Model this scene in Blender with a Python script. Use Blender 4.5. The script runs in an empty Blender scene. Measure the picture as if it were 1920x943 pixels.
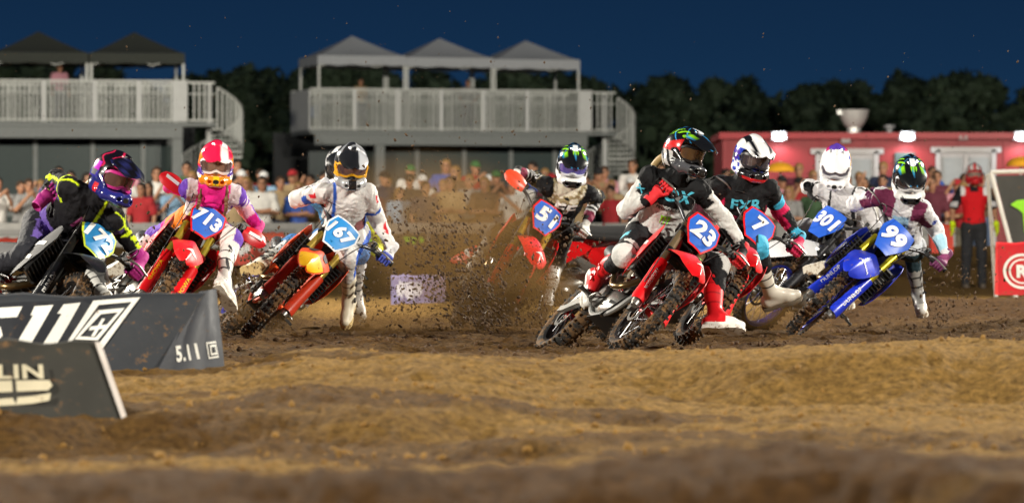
import bpy, bmesh, math, random
import numpy as np
from mathutils import Vector, Matrix
from mathutils.bvhtree import BVHTree

random.seed(7)
RNG = np.random.default_rng(11)
SC = bpy.context.scene
COL = SC.collection
R = math.radians

# ------------------------------------------------------------------ camera
FPX, PCX, PCY, CAMH = 8000.0, 960.0, 462.0, 0.65     # focal length in photo pixels, horizon row, lens height
cam_d = bpy.data.cameras.new("camera")
cam = bpy.data.objects.new("camera", cam_d)
COL.objects.link(cam)
cam.location = (0, 0, CAMH)
cam.rotation_euler = (R(90), 0, 0)
cam_d.sensor_width = 36.0
cam_d.lens = FPX * 36.0 / 1920.0
cam_d.shift_y = -(471.5 - PCY) / 1920.0
cam_d.clip_start = 0.5
cam_d.clip_end = 6000
cam_d.dof.use_dof = True
cam_d.dof.focus_distance = 28.6
cam_d.dof.aperture_fstop = 3.8
SC.camera = cam

# ------------------------------------------------------------------ dusk sky
SUN_EL, SUN_ROT = 2.0, 180.0
world = bpy.data.worlds.new("World")
SC.world = world
world.use_nodes = True
wn = world.node_tree
bg = wn.nodes["Background"]
sky = wn.nodes.new("ShaderNodeTexSky")
sky.sky_type = 'NISHITA'
sky.sun_disc = False
sky.sun_elevation = R(SUN_EL)
sky.sun_rotation = R(SUN_ROT)
sky.ozone_density = 4.3
sky.air_density = 1.0
sky.dust_density = 0.0
sky_tc = wn.nodes.new("ShaderNodeTexCoord")
sky_mp = wn.nodes.new("ShaderNodeMapping")          # sky lookup raised above the horizon, clear of the glow band low down
sky_mp.inputs['Location'].default_value = (0, 0, .2)
sky_mp.inputs['Scale'].default_value = (1, 1, 5)
wn.links.new(sky_tc.outputs['Generated'], sky_mp.inputs[0])
wn.links.new(sky_mp.outputs[0], sky.inputs[0])
wn.links.new(sky.outputs[0], bg.inputs[0])
bg.inputs[1].default_value = 0.052

# ------------------------------------------------------------------ light of the stadium floods (towers built further down)
FLOODS = [  # (x, y, z, aim x, aim y, watts)
    (-30.0, 5.0, 16.0, 0.0, 36.0, 84000.0),
    (32.0, 4.0, 17.0, 0.0, 34.0, 92000.0),
    (-24.0, 50.0, 14.0, 0.0, 24.0, 80000.0),
    (26.0, 52.0, 14.0, 0.0, 24.0, 92000.0),
    (-24.5, 49.5, 14.0, -4.0, 135.0, 88000.0),  # this and the next: extra lamps added to brighten the decks
    (26.5, 51.5, 14.0, -4.0, 135.0, 52000.0),
]
for fx, fy, fz, tx, ty, w in FLOODS:
    ld = bpy.data.lights.new("flood_lamp", 'SPOT')
    ld.energy = w
    ld.color = (1.0, 0.93, 0.80)
    ld.spot_size = R(110 if ty < 100 else 64)     # the pair aimed at the decks is narrower
    ld.spot_blend = 0.6 if ty < 100 else 0.8
    ld.shadow_soft_size = 0.9
    lo = bpy.data.objects.new("flood_lamp", ld)
    COL.objects.link(lo)
    lo.location = (fx, fy, fz)
    lo.rotation_euler = (Vector((tx, ty, 0)) - Vector((fx, fy, fz))).to_track_quat('-Z', 'Y').to_euler()

SC.view_settings.view_transform = 'Standard'
SC.view_settings.look = 'None'
SC.view_settings.gamma = 1.0
SC.view_settings.exposure = 0.0
SC.view_settings.use_curve_mapping = False
SC.cycles.max_bounces = 6
SC.cycles.volume_bounces = 0
SC.cycles.transparent_max_bounces = 12
SC.cycles.use_denoising = True
SC.cycles.sample_clamp_indirect = 4.0

def at(px, py, d):
    """photo pixel + distance -> world point"""
    return np.array([(px - PCX) / FPX * d, d, CAMH + (PCY - py) / FPX * d])

def proj(p):
    return np.array([PCX + FPX * p[0] / p[1], PCY + FPX * (CAMH - p[2]) / p[1]])

def S(h):
    """#rrggbb -> linear rgb"""
    h = h.lstrip('#')
    out = []
    for i in (0, 2, 4):
        v = int(h[i:i + 2], 16) / 255.0
        out.append(v / 12.92 if v <= 0.04045 else ((v + 0.055) / 1.055) ** 2.4)
    return tuple(out)

def nrm(v):
    v = np.asarray(v, float)
    return v / (np.linalg.norm(v) + 1e-12)

# ------------------------------------------------------------------ materials
MATS = {}
MUD = S('#6b4f30')

def base_mat(name):
    m = bpy.data.materials.new(name)
    m.use_nodes = True
    nt = m.node_tree
    return m, nt, nt.nodes["Principled BSDF"]

def mat(name, col, rough=0.45, metal=0.0, mud=0.0, bump=0.0, bscale=60.0, coat=0.0, var=0.06, vscale=9.0, transmission=0.0):
    """one procedural material: colour, slight mottling, optional splashes of mud, fine relief"""
    if name in MATS:
        return MATS[name]
    m, nt, b = base_mat(name)
    L = nt.links.new
    tc = nt.nodes.new("ShaderNodeTexCoord")
    n1 = nt.nodes.new("ShaderNodeTexNoise")
    n1.inputs["Scale"].default_value = vscale
    n1.inputs["Detail"].default_value = 5
    L(tc.outputs["Object"], n1.inputs["Vector"])
    mr = nt.nodes.new("ShaderNodeMapRange")
    mr.inputs["To Min"].default_value = 1 - var * 2
    mr.inputs["To Max"].default_value = 1 + var * 2
    L(n1.outputs["Fac"], mr.inputs["Value"])
    mx = nt.nodes.new("ShaderNodeMix")
    mx.data_type = 'RGBA'
    mx.blend_type = 'MULTIPLY'
    mx.inputs["Factor"].default_value = 1.0
    mx.inputs[6].default_value = (*col, 1)
    L(mr.outputs[0], mx.inputs[7])
    src = mx.outputs[2]
    rsrc = None
    if mud > 0:
        n2 = nt.nodes.new("ShaderNodeTexNoise")
        n2.inputs["Scale"].default_value = 16
        n2.inputs["Detail"].default_value = 8
        n2.inputs["Roughness"].default_value = 0.72
        L(tc.outputs["Object"], n2.inputs["Vector"])
        cr = nt.nodes.new("ShaderNodeMapRange")
        cr.inputs["From Min"].default_value = 0.66 - mud * 0.3
        cr.inputs["From Max"].default_value = 0.74 - mud * 0.3
        L(n2.outputs["Fac"], cr.inputs["Value"])
        mm = nt.nodes.new("ShaderNodeMix")
        mm.data_type = 'RGBA'
        mm.inputs[7].default_value = (*MUD, 1)
        L(cr.outputs[0], mm.inputs["Factor"])
        L(src, mm.inputs[6])
        src = mm.outputs[2]
        rm = nt.nodes.new("ShaderNodeMapRange")
        rm.inputs["To Min"].default_value = rough
        rm.inputs["To Max"].default_value = 0.9
        L(cr.outputs[0], rm.inputs["Value"])
        rsrc = rm.outputs[0]
        if metal > 0:
            rmm = nt.nodes.new("ShaderNodeMapRange")
            rmm.inputs["To Min"].default_value = metal
            rmm.inputs["To Max"].default_value = 0.0
            L(cr.outputs[0], rmm.inputs["Value"])
            L(rmm.outputs[0], b.inputs["Metallic"])
    L(src, b.inputs["Base Color"])
    if rsrc:
        L(rsrc, b.inputs["Roughness"])
    else:
        b.inputs["Roughness"].default_value = rough
    if not (mud > 0 and metal > 0):
        b.inputs["Metallic"].default_value = metal
    b.inputs["Coat Weight"].default_value = coat
    b.inputs["Coat Roughness"].default_value = 0.12
    if bump > 0:
        n3 = nt.nodes.new("ShaderNodeTexNoise")
        n3.inputs["Scale"].default_value = bscale
        n3.inputs["Detail"].default_value = 4
        L(tc.outputs["Object"], n3.inputs["Vector"])
        bp = nt.nodes.new("ShaderNodeBump")
        bp.inputs["Strength"].default_value = bump
        bp.inputs["Distance"].default_value = 0.02
        L(n3.outputs["Fac"], bp.inputs["Height"])
        L(bp.outputs[0], b.inputs["Normal"])
    MATS[name] = m
    return m

def emit_mat(name, col, strength):
    if name in MATS:
        return MATS[name]
    m, nt, b = base_mat(name)
    b.inputs["Base Color"].default_value = (*col, 1)
    b.inputs["Emission Color"].default_value = (*col, 1)
    b.inputs["Emission Strength"].default_value = strength
    MATS[name] = m
    return m

def dye_mat(name, rough=0.75, coat=0.0, bump=0.0, mud=0.0, spec=0.5):
    """printed colour carried by the mesh (attribute 'dye')"""
    if name in MATS:
        return MATS[name]
    m, nt, b = base_mat(name)
    L = nt.links.new
    at_ = nt.nodes.new("ShaderNodeAttribute")
    at_.attribute_name = "dye"
    tc = nt.nodes.new("ShaderNodeTexCoord")
    n1 = nt.nodes.new("ShaderNodeTexNoise")
    n1.inputs["Scale"].default_value = 14
    n1.inputs["Detail"].default_value = 8
    n1.inputs["Roughness"].default_value = 0.7
    L(tc.outputs["Object"], n1.inputs["Vector"])
    cr = nt.nodes.new("ShaderNodeMapRange")
    cr.inputs["From Min"].default_value = 0.70 - mud * 0.3
    cr.inputs["From Max"].default_value = 0.80 - mud * 0.3
    cr.inputs["To Max"].default_value = 0.8
    L(n1.outputs["Fac"], cr.inputs["Value"])
    mm = nt.nodes.new("ShaderNodeMix")
    mm.data_type = 'RGBA'
    mm.inputs[7].default_value = (*MUD, 1)
    L(cr.outputs[0], mm.inputs["Factor"])
    L(at_.outputs["Color"], mm.inputs[6])
    L(mm.outputs[2], b.inputs["Base Color"])
    b.inputs["Roughness"].default_value = rough
    b.inputs["Coat Weight"].default_value = coat
    b.inputs["Coat Roughness"].default_value = 0.08
    b.inputs["Specular IOR Level"].default_value = spec
    if bump > 0:
        n3 = nt.nodes.new("ShaderNodeTexNoise")
        n3.inputs["Scale"].default_value = 22
        n3.inputs["Detail"].default_value = 3
        n3.inputs["Distortion"].default_value = 0.6
        L(tc.outputs["Object"], n3.inputs["Vector"])
        bp = nt.nodes.new("ShaderNodeBump")
        bp.inputs["Strength"].default_value = bump
        bp.inputs["Distance"].default_value = 0.03
        L(n3.outputs["Fac"], bp.inputs["Height"])
        L(bp.outputs[0], b.inputs["Normal"])
    MATS[name] = m
    return m

# ------------------------------------------------------------------ mesh helpers
class MB:
    def __init__(s):
        s.v, s.f = [], []
    def add(s, vs, fs):
        o = len(s.v)
        s.v += [tuple(map(float, p)) for p in vs]
        s.f += [tuple(i + o for i in f) for f in fs]
        return s
    def box(s, c, d, rot=None, taper=1.0):
        c = np.array(c, float); d = np.array(d, float) / 2
        vs = []
        for z in (-1, 1):
            t = taper if z > 0 else 1.0
            for x, y in ((-1, -1), (1, -1), (1, 1), (-1, 1)):
                p = np.array([x * d[0] * t, y * d[1] * t, z * d[2]])
                if rot is not None:
                    p = np.array(rot) @ p
                vs.append(c + p)
        return s.add(vs, [(3, 2, 1, 0), (4, 5, 6, 7), (0, 1, 5, 4), (1, 2, 6, 5), (2, 3, 7, 6), (3, 0, 4, 7)])
    def bar(s, a, b, w, h=None, up=(0, 0, 1)):
        a = np.array(a, float); b = np.array(b, float); h = h or w
        t = nrm(b - a); u = np.cross(t, up)
        if np.linalg.norm(u) < 1e-4: u = np.cross(t, (1, 0, 0))
        u = nrm(u); n = np.cross(u, t)
        vs = [p + u * sx * w / 2 + n * sy * h / 2 for p in (a, b) for sx, sy in ((-1, -1), (1, -1), (1, 1), (-1, 1))]
        return s.add(vs, [(3, 2, 1, 0), (4, 5, 6, 7), (0, 1, 5, 4), (1, 2, 6, 5), (2, 3, 7, 6), (3, 0, 4, 7)])
    def tube(s, pts, r, n=8, cap=True):
        pts = [np.array(p, float) for p in pts]
        m = len(pts)
        rr = r if hasattr(r, '__len__') else [r] * m
        u = None; vs = []
        for i in range(m):
            t = nrm(pts[min(i + 1, m - 1)] - pts[max(i - 1, 0)])
            if u is None:
                u = np.cross(t, (0, 0, 1))
                if np.linalg.norm(u) < 1e-3: u = np.cross(t, (1, 0, 0))
            else:
                u = u - t * np.dot(u, t)
            u = nrm(u); w = np.cross(t, u)
            for k in range(n):
                a = 2 * math.pi * k / n
                vs.append(pts[i] + (u * math.cos(a) + w * math.sin(a)) * rr[i])
        fs = [(i * n + k, i * n + (k + 1) % n, (i + 1) * n + (k + 1) % n, (i + 1) * n + k) for i in range(m - 1) for k in range(n)]
        if cap:
            fs += [tuple(range(n - 1, -1, -1)), tuple(range((m - 1) * n, m * n))]
        return s.add(vs, fs)
    def lathe(s, prof, n=32, axis='y', c=(0, 0, 0), closed=False):
        """prof: (radius, along) pairs turned round the axis"""
        m = len(prof); vs = []
        for r, h in prof:
            for k in range(n):
                a = 2 * math.pi * k / n
                x, y = r * math.cos(a), r * math.sin(a)
                p = {'y': (x, h, y), 'z': (x, y, h), 'x': (h, x, y)}[axis]
                vs.append((p[0] + c[0], p[1] + c[1], p[2] + c[2]))
        rng = range(m) if closed else range(m - 1)
        fs = [(i * n + k, ((i + 1) % m) * n + k, ((i + 1) % m) * n + (k + 1) % n, i * n + (k + 1) % n) for i in rng for k in range(n)]
        if axis == 'z':
            fs = [f[::-1] for f in fs]
        return s.add(vs, fs)
    def loft(s, secs, closed=True, cap=True):
        n = len(secs[0]); m = len(secs)
        vs = [p for sec in secs for p in sec]
        rng = n if closed else n - 1
        fs = [(i * n + k, i * n + (k + 1) % n, (i + 1) * n + (k + 1) % n, (i + 1) * n + k) for i in range(m - 1) for k in range(rng)]
        if cap and closed:
            fs += [tuple(range(n - 1, -1, -1)), tuple(range((m - 1) * n, m * n))]
        return s.add(vs, fs)
    def prism(s, poly, a, b):
        """poly: points (3d) ; swept from offset a to offset b (vectors)"""
        n = len(poly); a = np.array(a, float); b = np.array(b, float)
        vs = [np.array(p, float) + a for p in poly] + [np.array(p, float) + b for p in poly]
        fs = [tuple(range(n - 1, -1, -1)), tuple(range(n, 2 * n))] + [(k, (k + 1) % n, n + (k + 1) % n, n + k) for k in range(n)]
        return s.add(vs, fs)
    def mesh(s, name, sharp=35, fix=True):
        me = bpy.data.meshes.new(name)
        me.from_pydata(s.v, [], s.f)
        if fix:
            bm = bmesh.new(); bm.from_mesh(me)
            bmesh.ops.recalc_face_normals(bm, faces=bm.faces)
            bm.to_mesh(me); bm.free()
        if sharp:
            me.shade_smooth()
            me.set_sharp_from_angle(angle=R(sharp))
        return me
    def build(s, name, m=None, parent=None, sharp=35, fix=True):
        return obj(name, s.mesh(name, sharp, fix), m, parent)

def obj(name, me, m=None, parent=None, mtx=None):
    if m is not None:
        if len(me.materials) == 0:
            me.materials.append(m)
    o = bpy.data.objects.new(name, me)
    COL.objects.link(o)
    if m is not None and me.materials[0] is not m:
        o.material_slots[0].link = 'OBJECT'
        o.material_slots[0].material = m
    if parent is not None:
        o.parent = parent
    if mtx is not None:
        o.matrix_basis = mtx
    return o

def tag(o, label, cat, group=None, kind=None):
    if label: o['label'] = label
    if cat: o['category'] = cat
    if group: o['group'] = group
    if kind: o['kind'] = kind
    return o

def empty(name, loc=(0, 0, 0), rz=0.0):
    o = bpy.data.objects.new(name, None)
    COL.objects.link(o)
    o.location = loc
    o.rotation_euler = (0, 0, rz)
    o.empty_display_size = 0.2
    return o

def curve_pts(pts, n=24):
    """Catmull-Rom through the points"""
    P = [np.array(p, float) for p in pts]
    P = [2 * P[0] - P[1]] + P + [2 * P[-1] - P[-2]]
    out = []
    segs = len(P) - 3
    for i in range(segs):
        for k in range(max(2, n // segs)):
            t = k / max(2, n // segs)
            a, b, c, d = P[i:i + 4]
            out.append(0.5 * (2 * b + (c - a) * t + (2 * a - 5 * b + 4 * c - d) * t * t + (3 * b - a - 3 * c + d) * t ** 3))
    out.append(P[-2])
    return out

_FONT_CACHE = {}
def text_2d(txt, bold=0.02, shear=0.0):
    """flat glyph mesh: vertices (n,2) normalised to height 1 and centred, faces"""
    key = (txt, bold, shear)
    if key in _FONT_CACHE:
        return _FONT_CACHE[key]
    cu = bpy.data.curves.new("lettering", 'FONT')
    cu.body = txt; cu.offset = bold; cu.shear = shear; cu.space_character = 1.0 + bold * 2
    cu.resolution_u = 4; cu.fill_mode = 'FRONT'
    o = bpy.data.objects.new("lettering", cu)
    COL.objects.link(o)
    dg = bpy.context.evaluated_depsgraph_get()
    me = bpy.data.meshes.new_from_object(o.evaluated_get(dg))
    bpy.data.objects.remove(o); bpy.data.curves.remove(cu)
    v = np.array([tuple(p.co)[:2] for p in me.vertices])
    f = [tuple(p.vertices) for p in me.polygons]
    bpy.data.meshes.remove(me)
    lo, hi = v.min(0), v.max(0)
    v = (v - (lo + hi) / 2) / (hi[1] - lo[1])
    _FONT_CACHE[key] = (v, f)
    return v, f

def fine(v, f, maxlen):
    """split triangles until no edge is longer than maxlen (so that print follows a curved surface)"""
    bm = bmesh.new()
    vs = [bm.verts.new((p[0], p[1], 0)) for p in v]
    for q in f:
        try: bm.faces.new([vs[i] for i in q])
        except ValueError: pass
    bmesh.ops.triangulate(bm, faces=bm.faces)
    for _ in range(5):
        es = [e for e in bm.edges if e.calc_length() > maxlen]
        if not es: break
        bmesh.ops.subdivide_edges(bm, edges=es, cuts=1)
        bmesh.ops.triangulate(bm, faces=[x for x in bm.faces if len(x.verts) > 3])
    bm.verts.index_update()
    nv = np.array([tuple(p.co)[:2] for p in bm.verts]); nf = [tuple(x.index for x in q.verts) for q in bm.faces]
    bm.free()
    return nv, nf

def flat_print(name, glyph, origin, u, w, height, m, parent, lift=0.0015, width=None, bend=None):
    """glyph mesh (2d) laid flat on a plane given by axes u (reading direction) and w (up)"""
    v, f = glyph
    sx = height if width is None else width / (v[:, 0].max() - v[:, 0].min())
    u = nrm(u); w = nrm(w); n = np.cross(u, w)
    if bend is not None:
        v, f = fine(v, f, 0.16)
    P = np.array(origin) + v[:, :1] * sx * u + v[:, 1:] * height * w + n * lift
    if bend is not None:
        P = P + np.outer(bend(v[:, 0] * sx, v[:, 1] * height), n)
    return MB().add(P, f).build(name, m, parent, sharp=0, fix=False)

def wrap_print(name, glyph, origin, u, w, height, m, parent, bvh, lift=0.004, width=None, off=None, reach=0.35, maxlen=0.12):
    """glyph mesh projected on to a curved surface (bvh in world space)"""
    v, f = fine(*glyph, maxlen)
    sx = height if width is None else width / (v[:, 0].max() - v[:, 0].min())
    u = nrm(u); w = nrm(w); n = np.cross(u, w)
    P = np.array(origin) + v[:, :1] * sx * u + v[:, 1:] * height * w + n * reach * .5
    ok = np.zeros(len(P), bool); Q = P.copy()
    for i, p in enumerate(P):
        h, hn, _, dist = bvh.ray_cast(Vector(p), Vector(-n), reach)
        if h is not None and hn.dot(Vector(n)) > 0.12:
            Q[i] = np.array(h) + n * lift; ok[i] = True
    f = [q for q in f if all(ok[i] for i in q)]
    if not f:
        return None
    if off is not None: Q = Q - np.array(off)
    return MB().add(Q, f).build(name, m, parent, sharp=0, fix=False)

def claw():
    """three ragged claw strokes"""
    v, f = [], []
    for k in (-1, 0, 1):
        x = k * .30; b = -.5 + .12 * abs(k)
        pts = [(x - .16, .5), (x + .12, .5), (x + .10, .12), (x + .13, .02), (x + .07, -.1), (x + .03, b), (x - .05, b + .18), (x - .03, -.02), (x - .09, .08), (x - .05, .25)]
        o = len(v); v += pts; f.append(tuple(range(o, o + len(pts)))[::-1])
    return np.array(v), f

# ------------------------------------------------------------------ numpy noise
def _hash(ix, iy, iz, seed):
    h = (ix.astype(np.int64) * 374761393 + iy.astype(np.int64) * 668265263 + iz.astype(np.int64) * 2147483647 + seed * 1274126177) & 0xffffffff
    h = ((h ^ (h >> 13)) * 1274126177) & 0xffffffff
    h = (h ^ (h >> 16)) & 0xffffffff
    return h / 4294967295.0

def noise3(p, seed=0):
    p = np.asarray(p, float)
    i = np.floor(p).astype(np.int64); f = p - i
    u = f * f * f * (f * (f * 6 - 15) + 10)
    r = 0
    for dx in (0, 1):
        for dy in (0, 1):
            for dz in (0, 1):
                w = (u[:, 0] if dx else 1 - u[:, 0]) * (u[:, 1] if dy else 1 - u[:, 1]) * (u[:, 2] if dz else 1 - u[:, 2])
                r = r + w * _hash(i[:, 0] + dx, i[:, 1] + dy, i[:, 2] + dz, seed)
    return r * 2 - 1

def fbm(p, octs=4, seed=0, gain=0.5, lac=2.03):
    p = np.asarray(p, float); a = 1.0; s = 0; t = 0
    for o in range(octs):
        s = s + a * noise3(p * lac ** o + o * 17.3, seed + o); t += a; a *= gain
    return s / t

# ------------------------------------------------------------------ signed distance modelling (bodies, helmets, boots, gloves)
class SDF:
    def __init__(s, lo, hi, h):
        s.h = h; s.lo = np.array(lo, float)
        s.n = np.ceil((np.array(hi, float) - s.lo) / h).astype(int) + 1
        s.g = np.full(s.n, 0.5, np.float32)
    def _sub(s, lo, hi):
        a = np.clip(np.floor((np.array(lo) - s.lo) / s.h).astype(int), 0, s.n)
        b = np.clip(np.ceil((np.array(hi) - s.lo) / s.h).astype(int) + 1, 0, s.n)
        sl = tuple(slice(x, y) for x, y in zip(a, b))
        ax = [s.lo[i] + s.h * np.arange(a[i], b[i]) for i in range(3)]
        X = np.stack(np.meshgrid(*ax, indexing='ij'), -1).astype(np.float32)
        return sl, X
    def _put(s, sl, d, k, op):
        o = s.g[sl]
        if op == 'cut':
            d = -d
            h = np.clip(0.5 - 0.5 * (o - d) / k, 0, 1)
            s.g[sl] = o * (1 - h) + d * h + k * h * (1 - h)
        else:
            h = np.clip(0.5 + 0.5 * (o - d) / k, 0, 1)
            s.g[sl] = o * (1 - h) + d * h - k * h * (1 - h)
    def cone(s, a, b, r1, r2, k=0.02, flat=None, ff=1.0, op='add'):
        a = np.array(a, float); b = np.array(b, float); m = max(r1, r2) + 3 * s.h + 2 * k
        sl, X = s._sub(np.minimum(a, b) - m, np.maximum(a, b) + m)
        ba = b - a
        t = np.clip(((X - a) @ ba) / (ba @ ba + 1e-9), 0, 1)
        q = X - a - t[..., None] * ba
        if flat is not None:
            fl = nrm(flat); q = q + (q @ fl)[..., None] * fl * (ff - 1)
        s._put(sl, np.linalg.norm(q, axis=-1) - (r1 + (r2 - r1) * t), k, op)
        return s
    def ell(s, c, rad, rot=np.eye(3), k=0.02, op='add'):
        """rot rows = local axes"""
        c = np.array(c, float); rad = np.array(rad, float); m = rad.max() + 3 * s.h + 2 * k
        sl, X = s._sub(c - m, c + m)
        q = (X - c) @ np.array(rot).T
        a = np.linalg.norm(q / rad, axis=-1); g = np.linalg.norm(q / rad ** 2, axis=-1) + 1e-6
        s._put(sl, a * (a - 1) / g, k, op)
        return s
    def boxy(s, c, half, rnd, rot=np.eye(3), k=0.01, op='add'):
        c = np.array(c, float); half = np.array(half, float); m = np.linalg.norm(half) + 3 * s.h + 2 * k
        sl, X = s._sub(c - m, c + m)
        q = np.abs((X - c) @ np.array(rot).T) - (half - rnd)
        d = np.linalg.norm(np.maximum(q, 0), axis=-1) + np.minimum(q.max(-1), 0) - rnd
        s._put(sl, d, k, op)
        return s
    def nets(s, iso=0.0):
        g = s.g - iso; ins = g < 0
        n = np.array(g.shape)
        cs = [(i, j, k) for i in (0, 1) for j in (0, 1) for k in (0, 1)]
        sub = lambda a, c: a[c[0]:n[0] - 1 + c[0], c[1]:n[1] - 1 + c[1], c[2]:n[2] - 1 + c[2]]
        cnt = sum(sub(ins, c).astype(np.int8) for c in cs)
        act = (cnt > 0) & (cnt < 8)
        ids = np.argwhere(act)
        num = np.zeros((len(ids), 3)); den = np.zeros(len(ids))
        val = {c: sub(g, c)[act] for c in cs}
        for c in cs:
            for ax in range(3):
                if c[ax]: continue
                e = list(c); e[ax] = 1; e = tuple(e)
                a, b = val[c], val[e]; x = (a < 0) != (b < 0)
                t = np.where(x, a / (a - b + 1e-12), 0)
                p = np.array(c, float)[None] + np.zeros((len(ids), 3)); p[:, ax] += t
                num += p * x[:, None]; den += x
        V = (ids + num / den[:, None]) * s.h + s.lo
        idx = np.full(act.shape, -1, np.int64); idx[act] = np.arange(len(ids))
        F = []
        for ax in range(3):
            o1, o2 = [(1, 2), (2, 0), (0, 1)][ax]
            sl0 = [slice(1, None)] * 3; sl1 = [slice(1, None)] * 3
            sl0[ax] = slice(0, n[ax] - 1); sl1[ax] = slice(1, None)
            A, B = ins[tuple(sl0)], ins[tuple(sl1)]
            for flip in (False, True):
                e = np.argwhere((A & ~B) if not flip else (~A & B))
                if not len(e): continue
                for a_ in (o1, o2): e[:, a_] += 1
                ok = (e[:, o1] < n[o1] - 1) & (e[:, o2] < n[o2] - 1)
                e = e[ok]
                q = []
                for d1, d2 in ((1, 1), (0, 1), (0, 0), (1, 0)):
                    c = e.copy(); c[:, o1] -= d1; c[:, o2] -= d2
                    q.append(idx[c[:, 0], c[:, 1], c[:, 2]])
                q = np.stack(q, 1)
                F.append(q if not flip else q[:, ::-1])
        F = np.concatenate(F)
        return V, F[(F >= 0).all(1)]

def np_mesh(name, V, F, dye=None, smooth=True):
    me = bpy.data.meshes.new(name)
    V = np.asarray(V, np.float32); F = np.asarray(F, np.int32); k = F.shape[1]
    me.vertices.add(len(V)); me.vertices.foreach_set("co", V.ravel())
    me.loops.add(F.size); me.loops.foreach_set("vertex_index", F.ravel())
    me.polygons.add(len(F)); me.polygons.foreach_set("loop_start", np.arange(0, F.size, k, dtype=np.int32))
    if smooth: me.polygons.foreach_set("use_smooth", np.ones(len(F), bool))
    me.update(calc_edges=True)
    if dye is not None:
        a = me.color_attributes.new("dye", 'FLOAT_COLOR', 'POINT')
        c = np.ones((len(V), 4), np.float32); c[:, :3] = dye
        a.data.foreach_set("color", c.ravel())
    return me

def vnormals(V, F):
    n = np.cross(V[F[:, 1]] - V[F[:, 0]], V[F[:, 2]] - V[F[:, 0]])
    N = np.zeros_like(V)
    for k in range(F.shape[1]): np.add.at(N, F[:, k], n)
    return N / (np.linalg.norm(N, axis=1, keepdims=True) + 1e-12)

def relax(V, F, it=1, lam=0.5):
    for _ in range(it):
        A = np.zeros_like(V); c = np.zeros(len(V)); k = F.shape[1]
        for a in range(k):
            np.add.at(A, F[:, a], V[F[:, (a + 1) % k]]); np.add.at(c, F[:, a], 1)
        V = V + lam * (A / np.maximum(c, 1)[:, None] - V)
    return V
# ------------------------------------------------------------------ terrain
def smoothstep(a, b, x):
    t = np.clip((np.asarray(x, float) - a) / (b - a), 0, 1)
    return t * t * (3 - 2 * t)

def terrain_base(x, y):
    """large shapes: foreground berms, corner floor, far bank, rise under the crowd"""
    x = np.asarray(x, float); y = np.asarray(y, float)
    r = smoothstep(-.4, .7, x + .25 * np.sin(y * .5))                       # 0 left, 1 right
    wob = .22 * np.sin(x * 1.7 + 1.0) + .13 * np.sin(x * 3.9) + .07 * np.sin(x * 8.3 + 2)
    far_y = [27, 60, 64, 71.0, 72.5, 74.5, 76, 82, 84, 4000]
    far_z = [0, 0, .05, .62, .66, .35, .05, .60, .62, .62]
    # stepped berms of the foreground, left and right, as seen in section
    yl = np.array([0, 7.8, 8.5, 9.3, 9.8, 11.2, 12.5, 15.1, 16.6, 16.85, 17.2, 17.5, 19.6, 23.0] + far_y)
    zl = np.array([-.5, -.5, -.22, .08, .115, -.05, -.12, -.11, -.135, -.11, .02, .03, .02, .0] + far_z)
    yr = np.array([0, 7.8, 8.5, 9.3, 9.8, 11.2, 12.5, 15.2, 17.6, 19.45, 19.6, 20.05, 21.0, 23.0] + far_y)
    zr = np.array([-.5, -.5, -.16, .145, .18, -.0, -.085, -.06, -.075, -.085, -.06, .01, .012, 0] + far_z)
    near = smoothstep(27, 23, y)
    yy = y - wob * near
    z = np.interp(yy, yl, zl) * (1 - r) + np.interp(yy, yr, zr) * r
    crest = np.interp(x, [-2.2, -1.5, -.95, -.3, .25, .9, 1.9, 3.0], [.0, .01, .105, .110, .062, .095, .155, .17])
    back = smoothstep(23.4, 21.6, yy)
    front = (1 - r) * smoothstep(17.6, 21.2, yy) + r * smoothstep(19.5, 20.15, yy)
    z = z + crest * back * front
    z = z - .05 * smoothstep(-.9, -1.3, x) * smoothstep(15, 16.5, y) * smoothstep(19.5, 18, y)
    z = z + .05 * np.exp(-((x + 1.0) / .9) ** 2 - ((y - 26.4) / .8) ** 2)
    # wet ridge under the banner at the right
    z = z + .16 * smoothstep(2.2, 3.6, x) * np.exp(-((y - 40.0) / 3.0) ** 2) + .10 * smoothstep(3.0, 4.2, x) * np.exp(-((y - 33.0) / 1.2) ** 2)
    return z

def terrain(x, y):
    x = np.asarray(x, float); y = np.asarray(y, float)
    sh = x.shape
    x = x.ravel(); y = y.ravel()
    z = terrain_base(x, y)
    P = np.stack([x, y, 0 * x], 1)
    far = smoothstep(60, 46, y)
    track = smoothstep(22.5, 24.5, y) * smoothstep(44, 38, y)
    z = z - .035 * track
    z = z + (.030 - .018 * track) * far * fbm(P * np.array([.55, .8, 1]), 3, 21)
    z = z + (.045 - .015 * track) * far * fbm(P * 2.2, 3, 3)
    lump = 1 - np.abs(fbm(P * np.array([5.5, 6.5, 1]), 4, 8, .55))
    z = z + (.055 - .003 * track) * far * (lump - .80)
    z = z + (.014 + .010 * track) * far * fbm(P * 17, 3, 14)
    # wheel ruts running through the corner
    w = np.sin((y - 29 - .5 * np.sin(x * .6)) * 5.2 + .6 * np.sin(x * 1.3)) * .016 * track
    z = z + w
    z = z + .05 * smoothstep(44, 70, y) * fbm(P * .8, 3, 30) * (y < 90)
    return z.reshape(sh)

def ground_z(x, y):
    return float(terrain(np.array([x]), np.array([y]))[0])

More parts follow.
